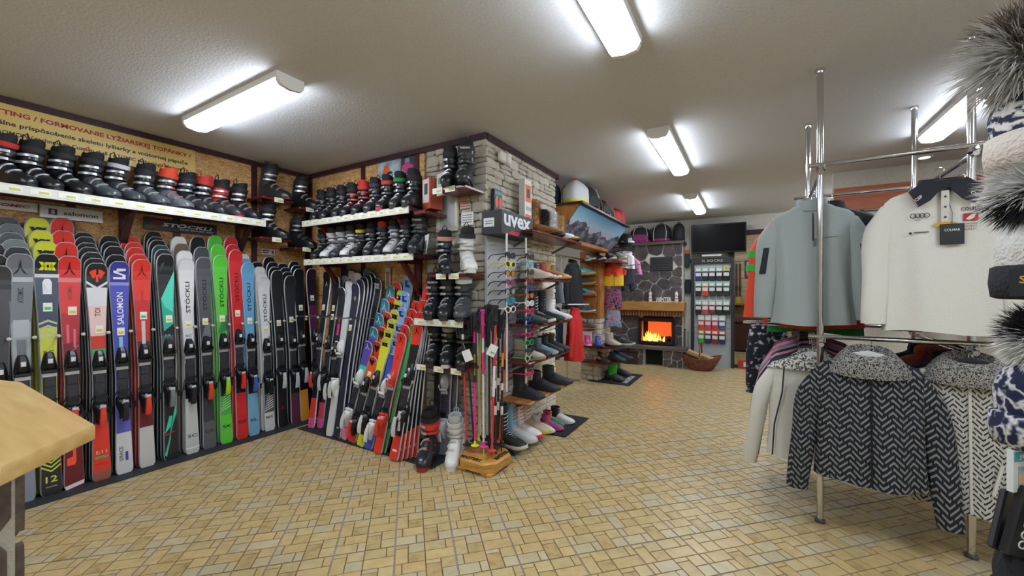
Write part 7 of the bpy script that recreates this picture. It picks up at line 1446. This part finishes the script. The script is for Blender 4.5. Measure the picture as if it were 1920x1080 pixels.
for k, ((x, y), c, lb) in enumerate(RB): garment((x, y, 1.95), 0, lb, c, collar='#b8302f' if k == 1 else None, cat='jacket', seed=70 + k, wd=.48, ln=.82, sl=.62, spread=.05, group='jackets behind the polo')
# lower side rail: row of tops seen from their shoulder
DOT = noise_mat('dotted_knit', [(.45, '#cfcdc4'), (.6, '#3a3a3c')], scale=90, detail=1, rough=.9, bump=.1)
LWR = [('#d6d6cc', 'cream cardigan with dotted shoulders and black seams', DOT, '#1f2024'), ('#23252a', 'black patterned cardigan behind the cream cardigan', '#6a6c70', None), ('#1d1e22', 'black sweater with white edge on the lower side rail', None, None), ('#c98aa5', 'pale pink sweater on the lower side rail', None, None), ('#24262b', 'plain black sweater between the pink ones', None, None), ('#8f8f96', 'heather grey sweater on the lower side rail', None, None), ('#c86a98', 'rose pink sweater on the lower side rail', None, None), ('#9a9aa5', 'lilac grey sweater next to the red top', None, None), ('#b52a38', 'red sweater on the lower side rail', None, None), ('#232a40', 'navy sweater at the end of the lower side rail', None, None)]
for k, (c, lb, slv, seam) in enumerate(LWR):
    o = garment((.33 + .006 * k, 3.01 + .068 * k, ZL - .055 + .008 * k), .05, lb, c, sleeve=None, collar=slv, cat='sweater', name='sweater', seed=80 + k, wd=.46, ln=.70 if k == 0 else .64 + .02 * (k % 3), sl=.63, spread=.085, thick=.032, sr=.052, group='tops on the lower side rail', ch=.04, hlabel='hanger of the ' + ' '.join(lb.split()[:6]), hcol=M('#d9d9d6', .4) if k < 2 else HBLK)
    if k == 0:
        MB().loft([[Vector((q.x * a, q.y * d, z)) for q in ell(0, 1, 1, 0, 28, p=2.6)] for z, a, d in ((-.082, .1, .054), (-.1, .135, .054), (-.127, .204, .054), (-.16, .235, .054))], cap=False).build('yoke', DOT, o)
        for s in (-1, 1): MB().tube([(s * .15, -.06, -.14), (s * .16, -.06, -.3), (s * .2, -.055, -.5), (s * .21, -.055, -.69)], .004, 6).build('seam', M('#1f2024', .7), o)
trousers((.13, 3.88, 1.12), 0, 'navy snowflake patterned trousers at the rack end', noise_mat('snowflake_print', [(.55, '#171b2b'), (.66, '#c9ced6')], scale=26, detail=2, rough=.8, bump=0), ln=.62, wd=.3)
RT_ = [((.94, 3.02), '#2a2530', 'dark plum sweater on the lower wall side rail'), ((.96, 3.15), '#17181c', 'black sweater behind the plum sweater'), ((.97, 3.3), '#7d2a35', 'wine red sweater on the lower wall side rail'), ((.97, 3.46), '#c25a2f', 'rust orange sweater on the lower wall side rail'), ((.98, 3.62), '#22252c', 'charcoal sweater at the end of the lower wall side rail')]
for k, ((x, y), c, lb) in enumerate(RT_): garment((x, y, ZL - .055), 0, lb, c, cat='sweater', name='sweater', seed=95 + k, wd=.46, ln=.68, sl=.6, spread=.06, thick=.04, group='tops on the lower wall side rail')
# orange pelmet and clothes along the partition
pl_ = thing('wooden_pelmet', 'orange wooden pelmet board high on the partition', 'pelmet', (1.7, 5.58, 2.2)); MB().rbox((0, 0, .12), (1.8, .03, .26), .004).build('board', noise_mat('pelmet_wood', [(.3, '#9a4a25'), (.7, '#b8663a')], scale=4, stretch=(1, 8, 8), rough=.5), pl_); MB().tube([(-.88, -.32, -.05), (.88, -.32, -.05)], .012, 8).build('rail', CHROME, pl_); MB().bar((-.8, 0, -.0), (-.8, -.32, -.05), .02, .02).build('bracket', CHROME, pl_); MB().bar((.8, 0, -.0), (.8, -.32, -.05), .02, .02).build('bracket', CHROME, pl_)
for k, (c, lb) in enumerate((('#1b1d26', 'black ski jacket'), ('#a8282e', 'red ski jacket'), ('#20283c', 'navy ski jacket'), ('#1c1d21', 'jet black ski jacket'), ('#3a3d45', 'grey ski jacket'), ('#1a2030', 'midnight blue ski jacket'))):
    garment((1.0 + .24 * k, 5.26, 2.14), 1.35, lb + ' hanging below the orange pelmet', c, cat='jacket', seed=110 + k, wd=.46, ln=.8, group='ski jackets below the pelmet', puffy=.006)

# ------------------------------------------------------------------ knitted hats beside the visitor
def fur_ball(n, r0, l0, l1, seed, split=None, droop=.25, wid=.0016):
    rr = random.Random(seed); mb = MB()
    mb.lathe([(.001, -r0)] + [(r0 * math.sin(PI * k / 8), -r0 * math.cos(PI * k / 8)) for k in range(1, 8)] + [(.001, r0)], 14)
    for _ in range(n):
        u = rr.uniform(-1, 1); a = rr.uniform(0, 2 * PI); s = math.sqrt(1 - u * u); d = Vector((s * math.cos(a), s * math.sin(a), u))
        L_ = rr.uniform(l0, l1); p = d * r0 * .96; j = Vector((rr.gauss(0, .25), rr.gauss(0, .25), rr.gauss(0, .25))); d2 = (d + j * .6).normalized()
        m = p + d2 * L_ * .55; e = m + (d2 + j * .3 + Vector((0, 0, -droop))).normalized() * L_ * .45; sd = d2.cross(Vector((rr.gauss(0, 1), rr.gauss(0, 1), rr.gauss(0, 1)))).normalized() * wid
        mi = 0 if split is None else (1 if split(d) * 1.0 + rr.uniform(-.35, .35) > 0 else 0)
        mb.add([p - sd, p + sd, m + sd * .7, m - sd * .7, e], [(0, 1, 2, 3), (3, 2, 4)], mi)
    return mb
def hat(loc, label, body, brim, cols, seed, split=None, r0=.055, l0=.05, l1=.095, knit=None, scale=1.0, n=5200, rz=0, badge=None, off=.11, pdx=-.06):
    t = thing('knitted_hat', label, 'hat', loc, (0, 0, rz), group='knitted hats on the stand', scale=scale)
    rg = []
    for k in range(15):
        f = k / 14; z = .02 + .17 * f; a = .105 * math.sqrt(max(.0, 1 - max(0, (f - .35) / .66) ** 2.2)) if f > .35 else .105 * (.95 + .05 * f / .35)
        rg.append([Vector((math.cos(q) * (a + .004 * abs(math.sin(q * 10))), math.sin(q) * (a + .004 * abs(math.sin(q * 10))), z)) for q in [2 * PI * i / 60 for i in range(60)]])
    MB().loft(rg).build('crown', body, t, angle=80)
    MB().loft([[Vector((math.cos(q) * (a + .002 * math.sin(q * 40)), math.sin(q) * (a + .002 * math.sin(q * 40)), z)) for q in [2 * PI * i / 80 for i in range(80)]] for a, z in ((.1, -.04), (.113, -.035), (.117, 0), (.114, .04), (.104, .045))]).build('brim', brim, t, angle=80)
    pm = fur_ball(n, r0, l0, l1, seed, split).build('pompom', [M(c, .85, vary=.25, scale=30) for c in cols], t, loc=(pdx * math.cos(.9), pdx * math.sin(.9), .17 + off * .5), smooth=False); pm['kind'] = 'stuff'
    return t
HD_ = .97
def hp_(px, py, d=HD_): return Vector((0, 0, EYE)) + ray(px, py) * d
hs = thing('hat_stand', 'steel hat stand with pegs beside the visitor', 'hat stand', (hp_(2060, 543).x + .02, hp_(2060, 543).y, 0)); B0 = hs.location.copy()
MB().lathe([(.18, 0), (.18, .02), (.03, .03), (.016, .06), (.016, 2.2), (.02, 2.22)], 16).build('post', STEEL, hs)
KW = noise_mat('knit_white_navy', [(.46, '#2a3248'), (.54, '#d9d9d6')], scale=34, detail=3, rough=.95, bump=.9, stretch=(1, 1, 1.6)); KP = M('#d9cfc6', .95, bump=.9, scale=90); KWH = M('#dcdcd8', .95, bump=.8, scale=120); KN = noise_mat('knit_floral', [(.42, '#1c2240'), (.5, '#d9dadd'), (.56, '#1c2240')], scale=26, detail=2, rough=.95, bump=.6); KB = M('#22242b', .9, bump=.6, scale=120)
SPECS = [(1980, 240, 'knit hat with large grey brown fur pompom and navy white pattern', KW, KP, ['#cfcdca', '#6a5f55'], 1, lambda d: d.x * .6 + d.z * .6, .055, .11, -.06), (1992, 492, 'white knit beanie with pompom half white half black and dark patch', KWH, KB, ['#e4e4e2', '#1a1b20'], 2, lambda d: -d.z - .25, .04, .085, -.045), (1990, 775, 'navy and white flower knit hat with black and white pompom', KN, KN, ['#1b1c20', '#e2e2df'], 3, lambda d: -d.z + .1, .03, .07, -.02)]
for px, py, lb, bd, br, cols, sd_, sp_, l0_, l1_, pd_ in SPECS:
    q = hp_(px, py); z = q.z - .05
    h_ = hat((q.x, q.y, z), lb, bd, br, cols, sd_, sp_, r0=.06 if sd_ == 1 else .05, l0=l0_, l1=l1_, pdx=pd_, rz=YAW - .9)
    MB().tube([B0 * 0 + Vector((0, 0, z + .1)), Vector((q.x, q.y, z + .1)) - Vector((B0.x, B0.y, 0))], .007, 8).build('peg', STEEL, hs)
    if sd_ == 2:
        MB().box((-.03, -.119, 0), (.1, .003, .062)).build('patch', M('#26282d', .8), h_, smooth=False); text('SPORT', M('#c9a23a', .6), h_, (-.03, -.1215, .008), (1, 0, 0), (0, 0, 1), width=.07, height=.018, bold=.02)
        for zz in (.062, .078): MB().lathe([(.009, 0), (.009, .003)], 12, sx=1.6).build('logo', M('#d8862a', .6), h_, loc=(-.045, -.107, zz), rot=(PI / 2, 0, 0))
# packs hanging below the hats
q = hp_(1912, 885); t = thing('product_pack', 'turquoise picture pack hanging below the flower hat', 'pack', (q.x + .02, q.y + .03, q.z), (0, 0, YAW + .2)); MB().box((0, 0, 0), (.1, .012, .1)).build('carton', M('#dfe6e6', .5), t, smooth=False); MB().box((0, -.0068, .035), (.095, .002, .022)).build('print', M('#2fa3b0', .5), t, smooth=False); MB().box((0, -.0068, -.015), (.07, .002, .05)).build('picture', noise_mat('pack_photo', [(.35, '#4fb0bd'), (.55, '#d9b59a'), (.7, '#b53a35')], scale=30, rough=.5, bump=0), t, smooth=False); text('JOOP', M('#e8eeee', .5), t, (0, -.008, .035), (1, 0, 0), (0, 0, 1), width=.07, height=.014, bold=.03)
pk = MB().tube([(0, .006, .05), (0, .03, .06), (.08, .05, .06)], .004, 6).build('peg', STEEL, t)
q = hp_(1940, 985); t = thing('product_pack', 'black pack with column of white round symbols', 'pack', (q.x, q.y, q.z), (0, .28, YAW)); MB().rbox((0, 0, 0), (.12, .02, .17), .004).build('carton', M('#1b1d21', .4), t)
for k in range(5): MB().tube([(-.03 + .009 * math.cos(a), -.0105, .045 - .024 * k + .009 * math.sin(a)) for a in [2 * PI * i / 14 for i in range(15)]], .002, 5, cap=False).build('symbol', M('#d8d9da', .5), t)
MB().box((.03, -.0106, .06), (.05, .001, .012)).build('print', M('#c9cbcd', .5), t, smooth=False); MB().tube([(0, .01, .08), (.06, .05, .1), (.1, .06, .1)], .004, 6).build('peg', STEEL, t)
q = hp_(1922, 985); t = thing('product_pack', 'black and grey folded pack behind the symbol pack', 'pack', (q.x - .01, q.y + .05, q.z - .02), (0, .4, YAW + .3)); MB().rbox((0, 0, 0), (.1, .015, .15), .004).build('carton', M('#2a2c31', .4), t); MB().box((.02, -.0085, .0), (.03, .001, .1)).build('print', M('#b9bcc0', .5), t, smooth=False)
hat(hp_(1990, 1150) + Vector((0, 0, -.02)), 'plain black knit hat at the bottom of the hat stand', KB, KB, ['#17181b'], 4, None, n=1500, l0=.01, l1=.02, r0=.03, rz=YAW)
